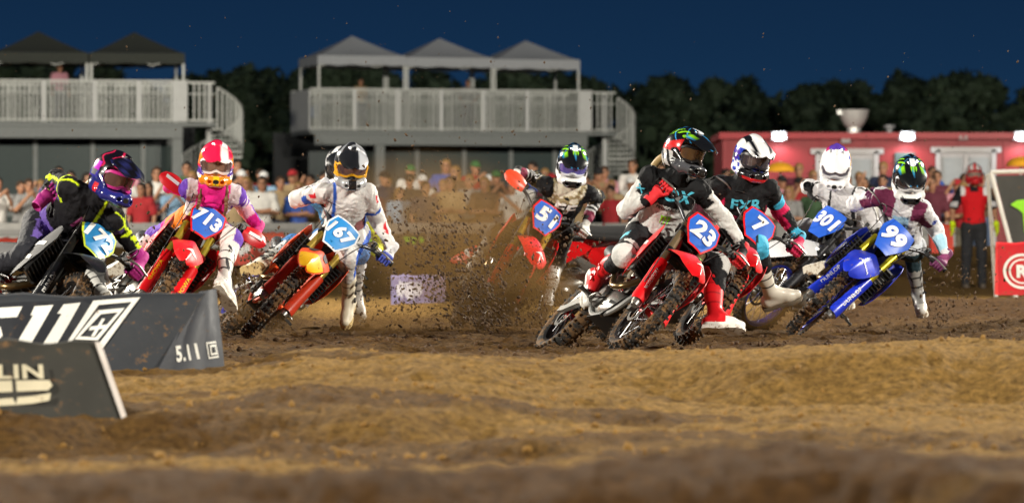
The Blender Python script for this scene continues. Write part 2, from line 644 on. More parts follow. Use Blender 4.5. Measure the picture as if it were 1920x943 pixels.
ys = np.concatenate([np.linspace(2, 7.4, 8), np.arange(7.5, 18, .06), np.arange(18, 40, .034), np.arange(40, 50, .10), np.arange(50, 90, .35), np.linspace(91, 300, 24), np.array([400, 700, 1200, 2500, 4000])])
NU = 330
u = np.linspace(-1, 1, NU)
uu = np.sign(u) * (np.abs(u) * .62 + .38 * np.abs(u) ** 7)
half = np.where(ys < 90, ys * .155 + 2.2, ys * .155 + 2.2 + (ys - 90) * 1.3)
GX = uu[None, :] * half[:, None] / .62 * .72 + (np.sign(u) * (np.clip((np.abs(u) - .93) / .07, 0, 1) ** 2) * 320)[None, :]
GY = np.repeat(ys[:, None], NU, 1)
GZ = terrain(GX, GY)
nr, nc = GX.shape
V = np.stack([GX.ravel(), GY.ravel(), GZ.ravel()], 1)
ii = (np.arange(nr - 1)[:, None] * nc + np.arange(nc - 1)[None, :]).ravel()
F = np.stack([ii, ii + 1, ii + nc + 1, ii + nc], 1)

def ground_material():
    m, nt, b = base_mat('dirt')
    L = nt.links.new
    geo = nt.nodes.new("ShaderNodeNewGeometry")
    at_ = nt.nodes.new("ShaderNodeAttribute"); at_.attribute_name = "damp"  # watered track plus the shade painted on the foreground
    n1 = nt.nodes.new("ShaderNodeTexNoise"); n1.inputs["Scale"].default_value = 2.3; n1.inputs["Detail"].default_value = 8; n1.inputs["Roughness"].default_value = .68
    n2 = nt.nodes.new("ShaderNodeTexNoise"); n2.inputs["Scale"].default_value = 24; n2.inputs["Detail"].default_value = 8; n2.inputs["Roughness"].default_value = .75
    for n in (n1, n2): L(geo.outputs["Position"], n.inputs["Vector"])
    dry = nt.nodes.new("ShaderNodeValToRGB")
    dry.color_ramp.elements[0].position = .36; dry.color_ramp.elements[0].color = (*S('#5a4524'), 1)
    dry.color_ramp.elements[1].position = .64; dry.color_ramp.elements[1].color = (*S('#a27f46'), 1)
    L(n2.outputs["Fac"], dry.inputs[0])
    wet = nt.nodes.new("ShaderNodeValToRGB")  # wet soil colour, also used for the painted foreground shade
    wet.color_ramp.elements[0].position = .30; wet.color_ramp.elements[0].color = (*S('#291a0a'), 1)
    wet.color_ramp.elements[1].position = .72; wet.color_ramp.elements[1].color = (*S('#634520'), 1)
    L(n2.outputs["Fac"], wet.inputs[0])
    ad = nt.nodes.new("ShaderNodeMath"); ad.operation = 'MULTIPLY_ADD'; ad.inputs[1].default_value = .9; ad.inputs[2].default_value = -.45
    L(n1.outputs["Fac"], ad.inputs[0])
    ad2 = nt.nodes.new("ShaderNodeMath"); ad2.operation = 'ADD'; ad2.use_clamp = True
    L(ad.outputs[0], ad2.inputs[0]); L(at_.outputs["Fac"], ad2.inputs[1])
    mx = nt.nodes.new("ShaderNodeMix"); mx.data_type = 'RGBA'
    L(ad2.outputs[0], mx.inputs["Factor"]); L(dry.outputs[0], mx.inputs[6]); L(wet.outputs[0], mx.inputs[7])
    L(mx.outputs[2], b.inputs["Base Color"])
    rr = nt.nodes.new("ShaderNodeMapRange"); rr.inputs["To Min"].default_value = .95; rr.inputs["To Max"].default_value = .80
    L(ad2.outputs[0], rr.inputs["Value"]); L(rr.outputs[0], b.inputs["Roughness"])
    b.inputs["Specular IOR Level"].default_value = .14
    n3 = nt.nodes.new("ShaderNodeTexNoise"); n3.inputs["Scale"].default_value = 38; n3.inputs["Detail"].default_value = 7; n3.inputs["Roughness"].default_value = .7
    L(geo.outputs["Position"], n3.inputs["Vector"])
    bp = nt.nodes.new("ShaderNodeBump"); bp.inputs["Strength"].default_value = .9; bp.inputs["Distance"].default_value = .03
    L(n3.outputs["Fac"], bp.inputs["Height"]); L(bp.outputs[0], b.inputs["Normal"])
    MATS['dirt'] = m
    return m

gme = np_mesh('ground', V, F)
damp = (.85 * smoothstep(22.6, 24.6, V[:, 1]) * smoothstep(43, 38, V[:, 1]) + .22 * smoothstep(22.5, 18, V[:, 1])
        + .25 * smoothstep(76, 80, V[:, 1])
        + .55 * smoothstep(2.2, 3.4, V[:, 0]) * smoothstep(36, 39, V[:, 1]) * smoothstep(46, 43, V[:, 1]))
# long streaks of watered soil left by the grader across the foreground, and the fresh damp mound nearest the camera
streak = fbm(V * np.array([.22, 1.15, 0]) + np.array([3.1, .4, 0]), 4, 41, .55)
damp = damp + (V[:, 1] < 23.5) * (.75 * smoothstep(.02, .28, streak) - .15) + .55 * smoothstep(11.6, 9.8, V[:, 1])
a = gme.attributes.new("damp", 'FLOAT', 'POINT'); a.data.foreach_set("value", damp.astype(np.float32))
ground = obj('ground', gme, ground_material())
tag(ground, 'brown and tan dirt of the motocross track', 'dirt', kind='structure')

def clod_mesh(name, pts, sizes, seed=1, stretch=None):
    """lumps of soil: each a squashed irregular octahedron-like chunk, joined"""
    rng = np.random.default_rng(seed)
    base = np.array([(0, 0, 1), (.89, 0, .45), (.28, .85, .45), (-.72, .53, .45), (-.72, -.53, .45), (.28, -.85, .45), (.72, .53, -.45), (-.28, .85, -.45), (-.89, 0, -.45), (-.28, -.85, -.45), (.72, -.53, -.45), (0, 0, -1)])
    fc = np.array([(0, 1, 2), (0, 2, 3), (0, 3, 4), (0, 4, 5), (0, 5, 1), (1, 6, 2), (2, 7, 3), (3, 8, 4), (4, 9, 5), (5, 10, 1), (6, 7, 2), (7, 8, 3), (8, 9, 4), (9, 10, 5), (10, 6, 1), (11, 7, 6), (11, 8, 7), (11, 9, 8), (11, 10, 9), (11, 6, 10)])
    n = len(pts)
    B = base[None] * (1 + rng.uniform(-.38, .38, (n, 12, 1))) * rng.uniform(.6, 1.35, (n, 1, 3))
    q = rng.normal(size=(n, 4)); q /= np.linalg.norm(q, axis=1, keepdims=True)
    w, x, y, z = q.T
    Rm = np.stack([1 - 2 * (y * y + z * z), 2 * (x * y - z * w), 2 * (x * z + y * w), 2 * (x * y + z * w), 1 - 2 * (x * x + z * z), 2 * (y * z - x * w), 2 * (x * z - y * w), 2 * (y * z + x * w), 1 - 2 * (x * x + y * y)], 1).reshape(n, 3, 3)
    B = np.einsum('nij,nkj->nki', Rm, B) * np.asarray(sizes)[:, None, None]
    if stretch is not None:
        d = stretch[:, None, :]; B = B + (B * d).sum(-1, keepdims=True) * d * .7
    Vv = (B + np.asarray(pts)[:, None, :]).reshape(-1, 3)
    Ff = (fc[None] + (np.arange(n) * 12)[:, None, None]).reshape(-1, 3)
    return np_mesh(name, Vv, Ff, smooth=False)

rng = np.random.default_rng(5)
n = 12000
cy_ = rng.uniform(23.0, 41, n) ; cx_ = rng.uniform(-1, 1, n) * (cy_ * .135 + .6)
sz = .004 + .019 * rng.random(n) ** 4.0
cz_ = terrain(cx_, cy_) + sz * .35
clod_mat = mat('damp_soil', S('#4b3318'), rough=.9, var=.3, vscale=6, bump=.6, bscale=60)
cl = obj('dirt_clods', clod_mesh('dirt_clods', np.stack([cx_, cy_, cz_], 1), sz, 2), clod_mat)
tag(cl, 'loose dark clods of dirt lying on the track', 'dirt', kind='stuff')
n = 3800
cy_ = rng.uniform(10.5, 23.5, n); cx_ = rng.uniform(-1, 1, n) * (cy_ * .135 + .4)
sz = .003 + .015 * rng.random(n) ** 4
cl = obj('dry_clods', clod_mesh('dry_clods', np.stack([cx_, cy_, terrain(cx_, cy_) + sz * .3], 1), sz, 3), mat('dry_soil', S('#86642e'), rough=.95, var=.3, vscale=6, bump=.5))
tag(cl, 'dry tan crumbs of dirt on the foreground berms', 'dirt', kind='stuff')

# ------------------------------------------------------------------ motocross bike (local: x forward, y rider's left, z up, z=0 ground)
RF, RR = 0.345, 0.335
S27, C27 = math.sin(R(27)), math.cos(R(27))
FA = np.array([0.74, 0, RF])                      # front axle
FAX = np.array([-S27, 0, C27])                    # up along the fork
FN = np.array([C27, 0, S27])                      # forward, square to the fork
S0 = FA + FAX * 0.7 - FN * 0.022                  # point on the steering axis
def fk(t, y=0.0, n=0.0):
    return FA + FAX * t + FN * n + np.array([0, y, 0])
GRIP = np.array([0.277, 0.36, 1.15])

def make_wheel_meshes(R_, w, rim, npitch, tag_):
    D = {}
    n = 56
    ro = R_ - 0.013
    prof = [(rim + .004, -w * .30), (rim + .022, -w * .44), (rim + .5 * (ro - rim), -w * .5), (ro - .020, -w * .43), (ro - .005, -w * .26), (ro, 0),
            (ro - .005, w * .26), (ro - .020, w * .43), (rim + .5 * (ro - rim), w * .5), (rim + .022, w * .44), (rim + .004, w * .30)]
    t = MB().lathe(prof, n, 'y', closed=True)
    for i in range(npitch):
        a0 = 2 * math.pi * i / npitch
        rows = ((0.0, .016, .024, ro + .004), (w * .27, .014, .019, ro - .001), (-w * .27, .014, .019, ro - .001)) if i % 2 == 0 else \
               ((w * .13, .014, .016, ro + .003), (-w * .13, .014, .016, ro + .003))
        rows = rows + ((w * .45, .019, .016, ro - .013), (-w * .45, .019, .016, ro - .013))
        for y, L_, W_, rr in rows:
            ta = -math.copysign(R(48), y) if abs(y) > w * .4 else (-math.copysign(R(18), y) if abs(y) > w * .2 else 0)
            ca, sa = math.cos(a0), math.sin(a0)
            er = np.array([ca, 0, sa]); et = np.array([-sa, 0, ca]); ey = np.array([0, 1, 0])
            er2 = er * math.cos(ta) - ey * math.sin(ta); ey2 = np.cross(er2, et)
            c = er * rr + ey * y
            rot = np.stack([et, -ey2, er2], 1)
            t.box(c, (L_, W_, .022), rot, taper=.82)
    D['tyre'] = t.mesh('tyre', 40)
    r = MB().lathe([(rim - .014, -w * .20), (rim - .012, -w * .30), (rim + .006, -w * .36), (rim + .008, -w * .31), (rim - .002, -w * .2), (rim - .004, w * .2),
                    (rim + .008, w * .31), (rim + .006, w * .36), (rim - .012, w * .30), (rim - .014, w * .20)], 48, 'y', closed=True)
    D['rim'] = r.mesh('rim', 40)
    h = MB().lathe([(.0, -.062), (.02, -.062), (.022, -.05), (.040, -.046), (.040, -.036), (.022, -.028), (.022, .028), (.040, .036), (.040, .046), (.022, .05), (.02, .062), (0, .062)], 24, 'y')
    D['hub'] = h.mesh('hub', 40)
    s = MB()
    for i in range(32):
        a = 2 * math.pi * i / 32; side = 1 if i % 2 else -1; tw = .55 if (i // 2) % 2 else -.55
        p = np.array([math.cos(a + tw) * .038, side * .041, math.sin(a + tw) * .038]); q = np.array([math.cos(a) * (rim - .008), side * .004, math.sin(a) * (rim - .008)])
        s.tube([p, q], .0026, 4, cap=False)
    D['spokes'] = s.mesh('spokes', 60)
    d = MB()
    ys = -.058
    rd = .13 if R_ == RF else .12
    d.lathe([(rd, ys - .002), (rd, ys + .002), (rd - .022, ys + .002), (rd - .022, ys - .002)], 40, 'y', closed=True)
    for i in range(5):
        a = 2 * math.pi * i / 5
        d.bar((.03 * math.cos(a), ys, .03 * math.sin(a)), ((rd - .02) * math.cos(a + .35), ys, (rd - .02) * math.sin(a + .35)), .004, .016)
    D['disc'] = d.mesh('disc', 40)
    if R_ == RR:
        k = MB()
        k.lathe([(.112, .055), (.112, .060), (.088, .060), (.088, .055)], 48, 'y', closed=True)
        for i in range(48):
            a = 2 * math.pi * i / 48
            k.box((.115 * math.cos(a), .0575, .115 * math.sin(a)), (.010, .004, .006), np.array([[math.cos(a), 0, -math.sin(a)], [0, 1, 0], [math.sin(a), 0, math.cos(a)]]))
        for i in range(6):
            a = 2 * math.pi * i / 6
            k.bar((.035 * math.cos(a), .0575, .035 * math.sin(a)), (.09 * math.cos(a + .2), .0575, .09 * math.sin(a + .2)), .004, .018)
        D['sprocket'] = k.mesh('sprocket', 40)
    return D

WF = make_wheel_meshes(RF, .088, .262, 44, 'f')
WR = make_wheel_meshes(RR, .115, .238, 38, 'r')

def panel_mesh(name, outline, yf, thick=.004, cuts=2, side=1):
    """curved plastic panel: outline in (x, z), yf(x, z) gives its sideways position"""
    pts = np.array(outline, float)
    dense = []
    for i in range(len(pts)):
        a, b = pts[i], pts[(i + 1) % len(pts)]
        m = max(1, int(np.linalg.norm(b - a) / .05))
        for k in range(m): dense.append(a + (b - a) * k / m)
    bm = bmesh.new()
    vs = [bm.verts.new((p[0], 0, p[1])) for p in dense]
    es = [bm.edges.new((vs[i], vs[(i + 1) % len(vs)])) for i in range(len(vs))]
    bmesh.ops.triangle_fill(bm, use_beauty=True, edges=es)
    for _ in range(2):
        e = [x for x in bm.edges if x.calc_length() > .06]
        if e:
            bmesh.ops.subdivide_edges(bm, edges=e, cuts=1)
            bmesh.ops.triangulate(bm, faces=[x for x in bm.faces if len(x.verts) > 3])
    for v in bm.verts:
        v.co.y = side * yf(v.co.x, v.co.z)
    bmesh.ops.recalc_face_normals(bm, faces=bm.faces)
    g = bmesh.ops.solidify(bm, geom=bm.faces[:], thickness=thick)
    bmesh.ops.recalc_face_normals(bm, faces=bm.faces)
    me = bpy.data.meshes.new(name); bm.to_mesh(me); bm.free()
    me.shade_smooth(); me.set_sharp_from_angle(angle=R(40))
    return me

def strip_mesh(name, secs, thick=.004):
    """sheet through cross sections (lists of points), thickened"""
    b = MB().loft(secs, closed=False, cap=False)
    bm = bmesh.new()
    vs = [bm.verts.new(p) for p in b.v]
    for f in b.f: bm.faces.new([vs[i] for i in f])
    bmesh.ops.recalc_face_normals(bm, faces=bm.faces)
    bmesh.ops.solidify(bm, geom=bm.faces[:], thickness=thick)
    bmesh.ops.recalc_face_normals(bm, faces=bm.faces)
    me = bpy.data.meshes.new(name); bm.to_mesh(me); bm.free()
    me.shade_smooth(); me.set_sharp_from_angle(angle=R(45))
    return me

def rsec(cx, cz, hw, hh, n=14, p=3.2, y0=0.0):
    """superellipse section in the y-z plane at x=cx"""
    out = []
    for k in range(n):
        a = 2 * math.pi * k / n
        c, s = math.cos(a), math.sin(a)
        out.append((cx, y0 + hw * math.copysign(abs(c) ** (2 / p), c), cz + hh * math.copysign(abs(s) ** (2 / p), s)))
    return out

PLATE_OUT = [(a * 1.0, b * 1.0) for a, b in [(-.112, .128), (.112, .128), (.136, .045), (.118, -.02), (.060, -.142), (-.060, -.142), (-.118, -.02), (-.136, .045)]]
PLATE_C = fk(.735, 0, .105)

def plate_bend(u, v):
    return -2.2 * u * u

def plate_poly(scale, lift):
    bm = bmesh.new()
    dense = []
    for i in range(len(PLATE_OUT)):
        a = np.array(PLATE_OUT[i]); b = np.array(PLATE_OUT[(i + 1) % len(PLATE_OUT)])
        m = max(1, int(np.linalg.norm(b - a) / .035))
        for k in range(m): dense.append((a + (b - a) * k / m) * scale)
    vs = [bm.verts.new((p[0], p[1], 0)) for p in dense]
    es = [bm.edges.new((vs[i], vs[(i + 1) % len(vs)])) for i in range(len(vs))]
    bmesh.ops.triangle_fill(bm, use_beauty=True, edges=es)
    e = [x for x in bm.edges if x.calc_length() > .04]
    bmesh.ops.subdivide_edges(bm, edges=e, cuts=1)
    bmesh.ops.triangulate(bm, faces=[x for x in bm.faces if len(x.verts) > 3])
    for v in bm.verts:
        u, w = v.co.x, v.co.y
        p = PLATE_C + np.array([0, u, 0]) + FAX * w + FN * (plate_bend(u, w) + lift)
        v.co = p
    bmesh.ops.recalc_face_normals(bm, faces=bm.faces)
    bmesh.ops.solidify(bm, geom=bm.faces[:], thickness=.002)
    bmesh.ops.recalc_face_normals(bm, faces=bm.faces)
    me = bpy.data.meshes.new('number_plate'); bm.to_mesh(me); bm.free()
    me.shade_smooth(); me.set_sharp_from_angle(angle=R(40))
    return me

def mirror(me):
    m = me.copy()
    co = np.empty(len(m.vertices) * 3); m.vertices.foreach_get("co", co)
    co[1::3] *= -1; m.vertices.foreach_set("co", co); m.flip_normals(); m.update()
    return m

FEN_X = [.38, .44, .52, .62, .74, .86, .97, 1.05, 1.10, 1.125]
def fender_at(x):
    """height of the fender's ridge, half width and drop of its edges at x"""
    return (float(np.interp(x, FEN_X, [.835, .848, .850, .842, .822, .790, .745, .700, .662, .640])),
            float(np.interp(x, FEN_X, [.080, .105, .122, .130, .128, .120, .104, .082, .055, .03])),
            float(np.interp(x, FEN_X, [.030, .040, .052, .060, .064, .060, .050, .036, .02, .01])))

def make_bike_meshes():
    M = {}
    # front end -------------------------------------------------
    for s, nm in ((1, 'L'), (-1, 'R')):
        y = s * .103
        M['outer' + nm] = MB().tube([fk(.355, y), fk(.37, y), fk(.49, y), fk(.50, y), fk(.70, y), fk(.785, y)], [.026, .030, .030, .0285, .0285, .0275], 16).mesh('fork_tube', 50)
        M['cap' + nm] = MB().tube([fk(.785, y), fk(.80, y)], [.022, .018], 12).mesh('fork_cap', 50)
        M['slider' + nm] = MB().tube([fk(.05, y), fk(.37, y)], .0235, 14).mesh('slider', 50)
        lug = MB().tube([fk(.11, y), fk(.05, y), fk(.0, y), fk(-.045, y)], [.029, .033, .034, .024], 12)
        lug.lathe([(0, y - .03), (.022, y - .03), (.022, y + .03), (0, y + .03)], 14, 'y', c=tuple(fk(0)))
        M['lug' + nm] = lug.mesh('axle_lug', 45)
        secs = []
        for t, rad, a0 in ((-.01, .050, 62), (.03, .052, 78), (.12, .046, 88), (.25, .043, 88), (.36, .043, 80), (.395, .042, 60)):
            sec = []
            for k in range(11):
                a = R(-a0 - s * 22 + (2 * a0) * k / 10) + s * R(22) * 2
                sec.append(fk(t, y + rad * math.sin(a), rad * math.cos(a)))
            secs.append(sec)
        M['guard' + nm] = strip_mesh('fork_guard', secs, .004)
        cl = MB()
        g = np.array([GRIP[0], s * GRIP[1], GRIP[2]])
        d = nrm(g - np.array([.30, s * .2, 1.135]))
        M['grip' + nm] = MB().tube([g - d * .075, g - d * .065, g - d * .064, g + d * .055, g + d * .06, g + d * .066], [.024, .024, .0165, .0165, .021, .019], 14).mesh('grip', 40)
        M['gripdir' + nm] = d
        lev = [g - d * .10 + FN * .03, g - d * .085 + FN * .055 - FAX * .01, g - d * .03 + FN * .075 - FAX * .015, g + d * .06 + FN * .062 - FAX * .02]
        M['lever' + nm] = MB().tube(curve_pts(lev, 12), .0068, 6).mesh('lever', 50)
        pc = MB().box(g - d * .115 + FN * .015, (.045, .035, .035), taper=.8)
        pc.tube([g - d * .13 + FN * .02 + FAX * .01, g - d * .13 + FN * .02 + FAX * .045], .016, 10)
        M['perch' + nm] = pc.mesh('lever_perch', 40)
        # hand guard shield
        secs = []
        for k in range(9):
            q = k / 8
            c = g + d * (-.10 + .19 * q) + FN * (.085 - .05 * (q - .3) ** 2) - FAX * .022
            hh = .018 + .052 * math.sin(math.pi * min(1, .18 + .72 * q)) ** .8
            if k == 8: hh *= .45
            secs.append([c + FAX * hh * w - FN * .02 * w * w for w in (-1, -.6, -.2, .2, .6, 1)])
        M['hguard' + nm] = strip_mesh('hand_guard', secs, .004)
    tc = MB()
    for t, d in ((.50, .075), (.715, .065)):
        c = fk(t, 0, -.012)
        rot = np.stack([FN, np.array([0, 1, 0]), FAX], 1)
        tc.box(c, (d, .17, .034), rot)
        for s in (1, -1):
            tc.tube([fk(t - .019, s * .103), fk(t + .019, s * .103)], .041, 16)
    for s in (1, -1):
        tc.tube([fk(.73, s * .05, -.02), fk(.81, s * .05, -.02)], .016, 10)
    M['clamp'] = tc.mesh('triple_clamp', 40)
    hb = [(.277, .41, 1.152), (.288, .29, 1.143), (.305, .205, 1.125), (.352, .115, 1.068), (.368, .06, 1.06), (.368, 0, 1.06)]
    hb = hb + [(x, -y, z) for x, y, z in hb[-2::-1]]
    M['bar'] = MB().tube(curve_pts(hb, 44), .0135, 12).mesh('handlebar', 60)
    pad = MB().loft([rsec(0, 0, .028, .024, 12, 3)] * 2)
    secs = []
    for y in (-.125, -.115, -.04, .04, .115, .125):
        w = .6 if abs(y) > .12 else 1
        secs.append([(.335 + q[1] * w, y, 1.118 + q[2] * w) for q in rsec(0, 0, .030, .026, 12, 3)])
    M['pad'] = MB().loft(secs).mesh('bar_pad', 50)
    M['plate'] = plate_poly(1.0, 0.0)
    M['plate_bg'] = plate_poly(.90, .0022)
    M['plate_full'] = plate_poly(.985, .0022)
    # brake hose and clutch cable looping in front of the bars
    M['hose'] = MB().tube(curve_pts([(.31, -.26, 1.14), (.40, -.25, 1.17), (.50, -.19, 1.16), (.54, -.165, 1.02), (.60, -.155, .78), (.70, -.14, .48)], 30), .0038, 6).mesh('brake_hose', 60)
    M['cable'] = MB().tube(curve_pts([(.31, .26, 1.14), (.42, .26, 1.18), (.53, .21, 1.16), (.54, .165, 1.04), (.49, .13, .92), (.40, .10, .80)], 30), .0036, 6).mesh('clutch_cable', 60)
    # front fender
    secs = []
    for x in (.38, .44, .52, .62, .74, .86, .97, 1.05, 1.10, 1.125):
        z, hw, dr = fender_at(x)
        secs.append([(x - .03 * abs(w) ** 2 * (x > .95), hw * w, z - dr * abs(w) ** 2.0 + .016 * math.exp(-(w / .28) ** 2)) for w in np.linspace(-1, 1, 17)])
    M['ffender'] = strip_mesh('front_fender', secs, .004)
    cal = MB().box(fk(.04, -.072, -.10), (.06, .035, .085))
    M['caliper'] = cal.mesh('brake_caliper', 40)
    # bodywork ---------------------------------------------------
    shr = [(.47, .905), (.525, .80), (.50, .665), (.40, .545), (.30, .515), (.27, .60), (.17, .72), (.0, .80), (-.06, .86), (.02, .905), (.22, .945), (.36, .955)]
    yf = lambda x, z: .118 + .100 * float(smoothstep(.02, .45, np.float64(x))) - .05 * max(0, (.66 - z)) + .02 * math.sin((z - .5) * 7)
    M['shroudL'] = panel_mesh('shroud', shr, yf)
    M['shroudR'] = mirror(M['shroudL'])
    sp = [(-.06, .86), (-.02, .78), (-.12, .62), (-.22, .555), (-.36, .60), (-.52, .72), (-.62, .80), (-.58, .87), (-.30, .875)]
    yf2 = lambda x, z: .115 + .03 * math.sin((z - .55) * 8) - .02 * (x < -.5)
    M['sideL'] = panel_mesh('side_panel', sp, yf2)
    M['sideR'] = mirror(M['sideL'])
    for s, nm in ((1, 'L'), (-1, 'R')):
        ra = MB()
        rot = np.stack([nrm((.93, -s * .28, 0)), nrm((s * .28, .93, 0)), np.array([0, 0, 1.])], 1)
        ra.box((.395, s * .135, .71), (.030, .115, .30), rot)
        M['rad' + nm] = ra.mesh('radiator', 40)
        lv = MB()
        fr = rot[:, 0]; sd = rot[:, 1]
        c0 = np.array([.43, s * .148, .71])
        for k in range(11):
            c = c0 + np.array([0, 0, -.145 + .029 * k])
            lv.box(c, (.022, .125, .007), rot @ np.array([[.82, 0, .57], [0, 1, 0], [-.57, 0, .82]]))
        for q in (-.062, .062):
            lv.box(c0 + sd * q, (.026, .006, .315), rot)
        M['louvre' + nm] = lv.mesh('radiator_louvre', 40)
        M['peg' + nm] = MB().box((-.085, s * .215, .365), (.055, .095, .018)).box((-.085, s * .165, .365), (.03, .03, .035)).mesh('footpeg', 40)
        fr_ = MB()
        fr_.loft([[(.375 + a * .03, s * (.035 + b * .02), .90 + c * .05) for a, b, c in ((-1, -1, -1), (1, -1, -1), (1, 1, 1), (-1, 1, 1))],
                  [(.18 + a * .03, s * (.115 + b * .016), .80 + c * .045) for a, b, c in ((-1, -1, -1), (1, -1, -1), (1, 1, 1), (-1, 1, 1))],
                  [(-.08 + a * .03, s * (.130 + b * .015), .64 + c * .045) for a, b, c in ((-1, -1, -1), (1, -1, -1), (1, 1, 1), (-1, 1, 1))],
                  [(-.14 + a * .035, s * (.125 + b * .015), .42 + c * .05) for a, b, c in ((-1, -1, -1), (1, -1, -1), (1, 1, 1), (-1, 1, 1))]])
        fr_.tube(curve_pts([(.385, 0, .84), (.375, s * .02, .62), (.34, s * .05, .42), (.26, s * .075, .285), (.0, s * .085, .265), (-.12, s * .11, .33)], 20), .018, 8)
        fr_.tube([(-.06, s * .09, .70), (-.35, s * .075, .80), (-.62, s * .06, .85)], .012, 8)
        fr_.tube([(-.13, s * .10, .55), (-.40, s * .08, .74)], .011, 8)
        M['frame' + nm] = fr_.mesh('frame_spar', 40)
        sw = MB()
        sw.loft([[(-.13, s * (.10 + b * .022), .39 + c * .035) for b, c in ((-1, -1), (1, -1), (1, 1), (-1, 1))],
                 [(-.40, s * (.11 + b * .017), .385 + c * .042) for b, c in ((-1, -1), (1, -1), (1, 1), (-1, 1))],
                 [(-.72, s * (.092 + b * .012), .338 + c * .024) for b, c in ((-1, -1), (1, -1), (1, 1), (-1, 1))],
                 [(-.81, s * (.092 + b * .012), .333 + c * .022) for b, c in ((-1, -1), (1, -1), (1, 1), (-1, 1))]])
        M['swing' + nm] = sw.mesh('swingarm', 40)
    tk = [rsec(.36, .90, .05, .035), rsec(.30, .925, .085, .05), rsec(.18, .93, .10, .05), rsec(.06, .915, .085, .04), rsec(.0, .905, .07, .03)]
    M['tank'] = MB().loft(tk).mesh('fuel_tank', 60)
    st = [rsec(.30, .965, .045, .02), rsec(.20, .962, .062, .03), rsec(.05, .940, .074, .040), rsec(-.15, .915, .085, .045), rsec(-.35, .915, .098, .040), rsec(-.55, .930, .092, .028), rsec(-.63, .935, .07, .016)]
    M['seat'] = MB().loft(st).mesh('seat', 60)
    secs = []
    for x, z, hw, dr in ((-.34, .865, .085, .05), (-.48, .885, .105, .05), (-.64, .905, .110, .040), (-.80, .925, .098, .030), (-.94, .945, .080, .022), (-1.0, .952, .06, .014)):
        secs.append([(x, hw * w, z - dr * abs(w) ** 2.5) for w in np.linspace(-1, 1, 11)])
    M['rfender'] = strip_mesh('rear_fender', secs, .004)
    # engine ------------------------------------------------------
    en = MB()
    en.loft([rsec(-.13, .40, .075, .085), rsec(-.08, .40, .105, .115), rsec(.05, .385, .118, .115), rsec(.20, .375, .110, .10), rsec(.27, .37, .075, .07)])
    M['engine'] = en.mesh('engine_case', 50)
    cy = MB()
    ex = np.array([.16, 0, 1.]); ex = nrm(ex)
    for k in range(7):
        c = np.array([.17, 0, .49]) + ex * .020 * k
        cy.box(c, (.150 if k % 2 else .13, .150 if k % 2 else .13, .013 if k % 2 else .03))
    cy.box(np.array([.17, 0, .49]) + ex * .165, (.165, .155, .065), taper=.85)
    cy.box(np.array([.17, 0, .49]) + ex * .215, (.13, .125, .04), taper=.8)
    M['cyl'] = cy.mesh('cylinder', 40)
    for s, nm, cx, cz, r in ((-1, 'clutch', -.0, .40, .078), (1, 'ignition', .13, .375, .066)):
        y0 = s * .108
        M[nm] = MB().lathe([(r + .012, y0), (r + .012, y0 + s * .02), (r, y0 + s * .032), (r * .9, y0 + s * .040), (r * .35, y0 + s * .043), (0, y0 + s * .041)], 28, 'y', c=(cx, 0, cz)).mesh('cover', 40)
    M['header'] = MB().tube(curve_pts([(.24, -.02, .64), (.315, -.035, .63), (.355, -.085, .55), (.325, -.145, .455), (.22, -.17, .445), (.10, -.17, .53), (-.05, -.155, .62), (-.22, -.125, .70)], 40), .021, 12).mesh('exhaust_pipe', 60)
    M['muffler'] = MB().tube([(-.20, -.125, .69), (-.24, -.128, .707), (-.28, -.13, .722), (-.60, -.125, .815), (-.66, -.12, .833), (-.67, -.12, .836)], [.024, .040, .052, .054, .040, .026], 16).mesh('muffler', 45)
    sh = MB().tube([(-.03, 0, .72), (-.17, 0, .42)], .016, 8)
    pts = [np.array([-.045, 0, .69]) + np.array([-.105, 0, -.22]) * k / 60 + .042 * (np.array([.9, 0, -.43]) * math.cos(k * .9) + np.array([0, 1, 0]) * math.sin(k * .9)) for k in range(60)]
    sh.tube(pts, .008, 6)
    M['shock'] = sh.mesh('shock_absorber', 50)
    ch = [(-.10, .0575, .43)] + [(-.74 - .112 * math.sin(a), .0575, RR + .112 * math.cos(a)) for a in np.linspace(0, math.pi, 9)] + [(-.10, .0575, .37), (-.07, .0575, .40), (-.10, .0575, .43)]
    M['chain'] = MB().tube(ch, .008, 6).mesh('chain', 60)
    sk = [[(.31, -.07, .44), (.31, .07, .44)], [(.27, -.10, .30), (.27, .10, .30)], [(.20, -.105, .245), (.20, .105, .245)], [(-.05, -.10, .238), (-.05, .10, .238)]]
    M['skid'] = strip_mesh('skid_plate', [[np.array(a) + (np.array(b) - np.array(a)) * t for t in np.linspace(0, 1, 5)] for a, b in sk], .005)
    M['shift'] = MB().tube(curve_pts([(-.02, .15, .36), (.06, .18, .37), (.12, .19, .385), (.125, .22, .385)], 10), .007, 6).mesh('shift_lever', 60)
    M['brakep'] = MB().tube(curve_pts([(-.06, -.15, .33), (.03, -.19, .33), (.12, -.19, .36), (.13, -.16, .365)], 10), .007, 6).mesh('brake_pedal', 60)
    return M

BM = make_bike_meshes()

def tinted(name, col, **k):
    return mat(name, S(col), **k)

BLACK = lambda: mat('black_plastic', S('#161617'), rough=.5, mud=.25)
RUBBER = lambda: mat('tyre_rubber', S('#242220'), rough=.85, mud=.62, bump=.3)
SILVER = lambda: mat('cast_aluminium', S('#9d9c98'), rough=.38, metal=.85, mud=.35)
CHROME = lambda: mat('polished_steel', S('#c9cbd0'), rough=.2, metal=1.0, mud=.2)
WHITEP = lambda: mat('white_print', S('#e9e9e6'), rough=.5, mud=.12)
DARKMET = lambda: mat('dark_cast_metal', S('#4c4b49'), rough=.45, metal=.7, mud=.4)

BIKE_INFO = {}

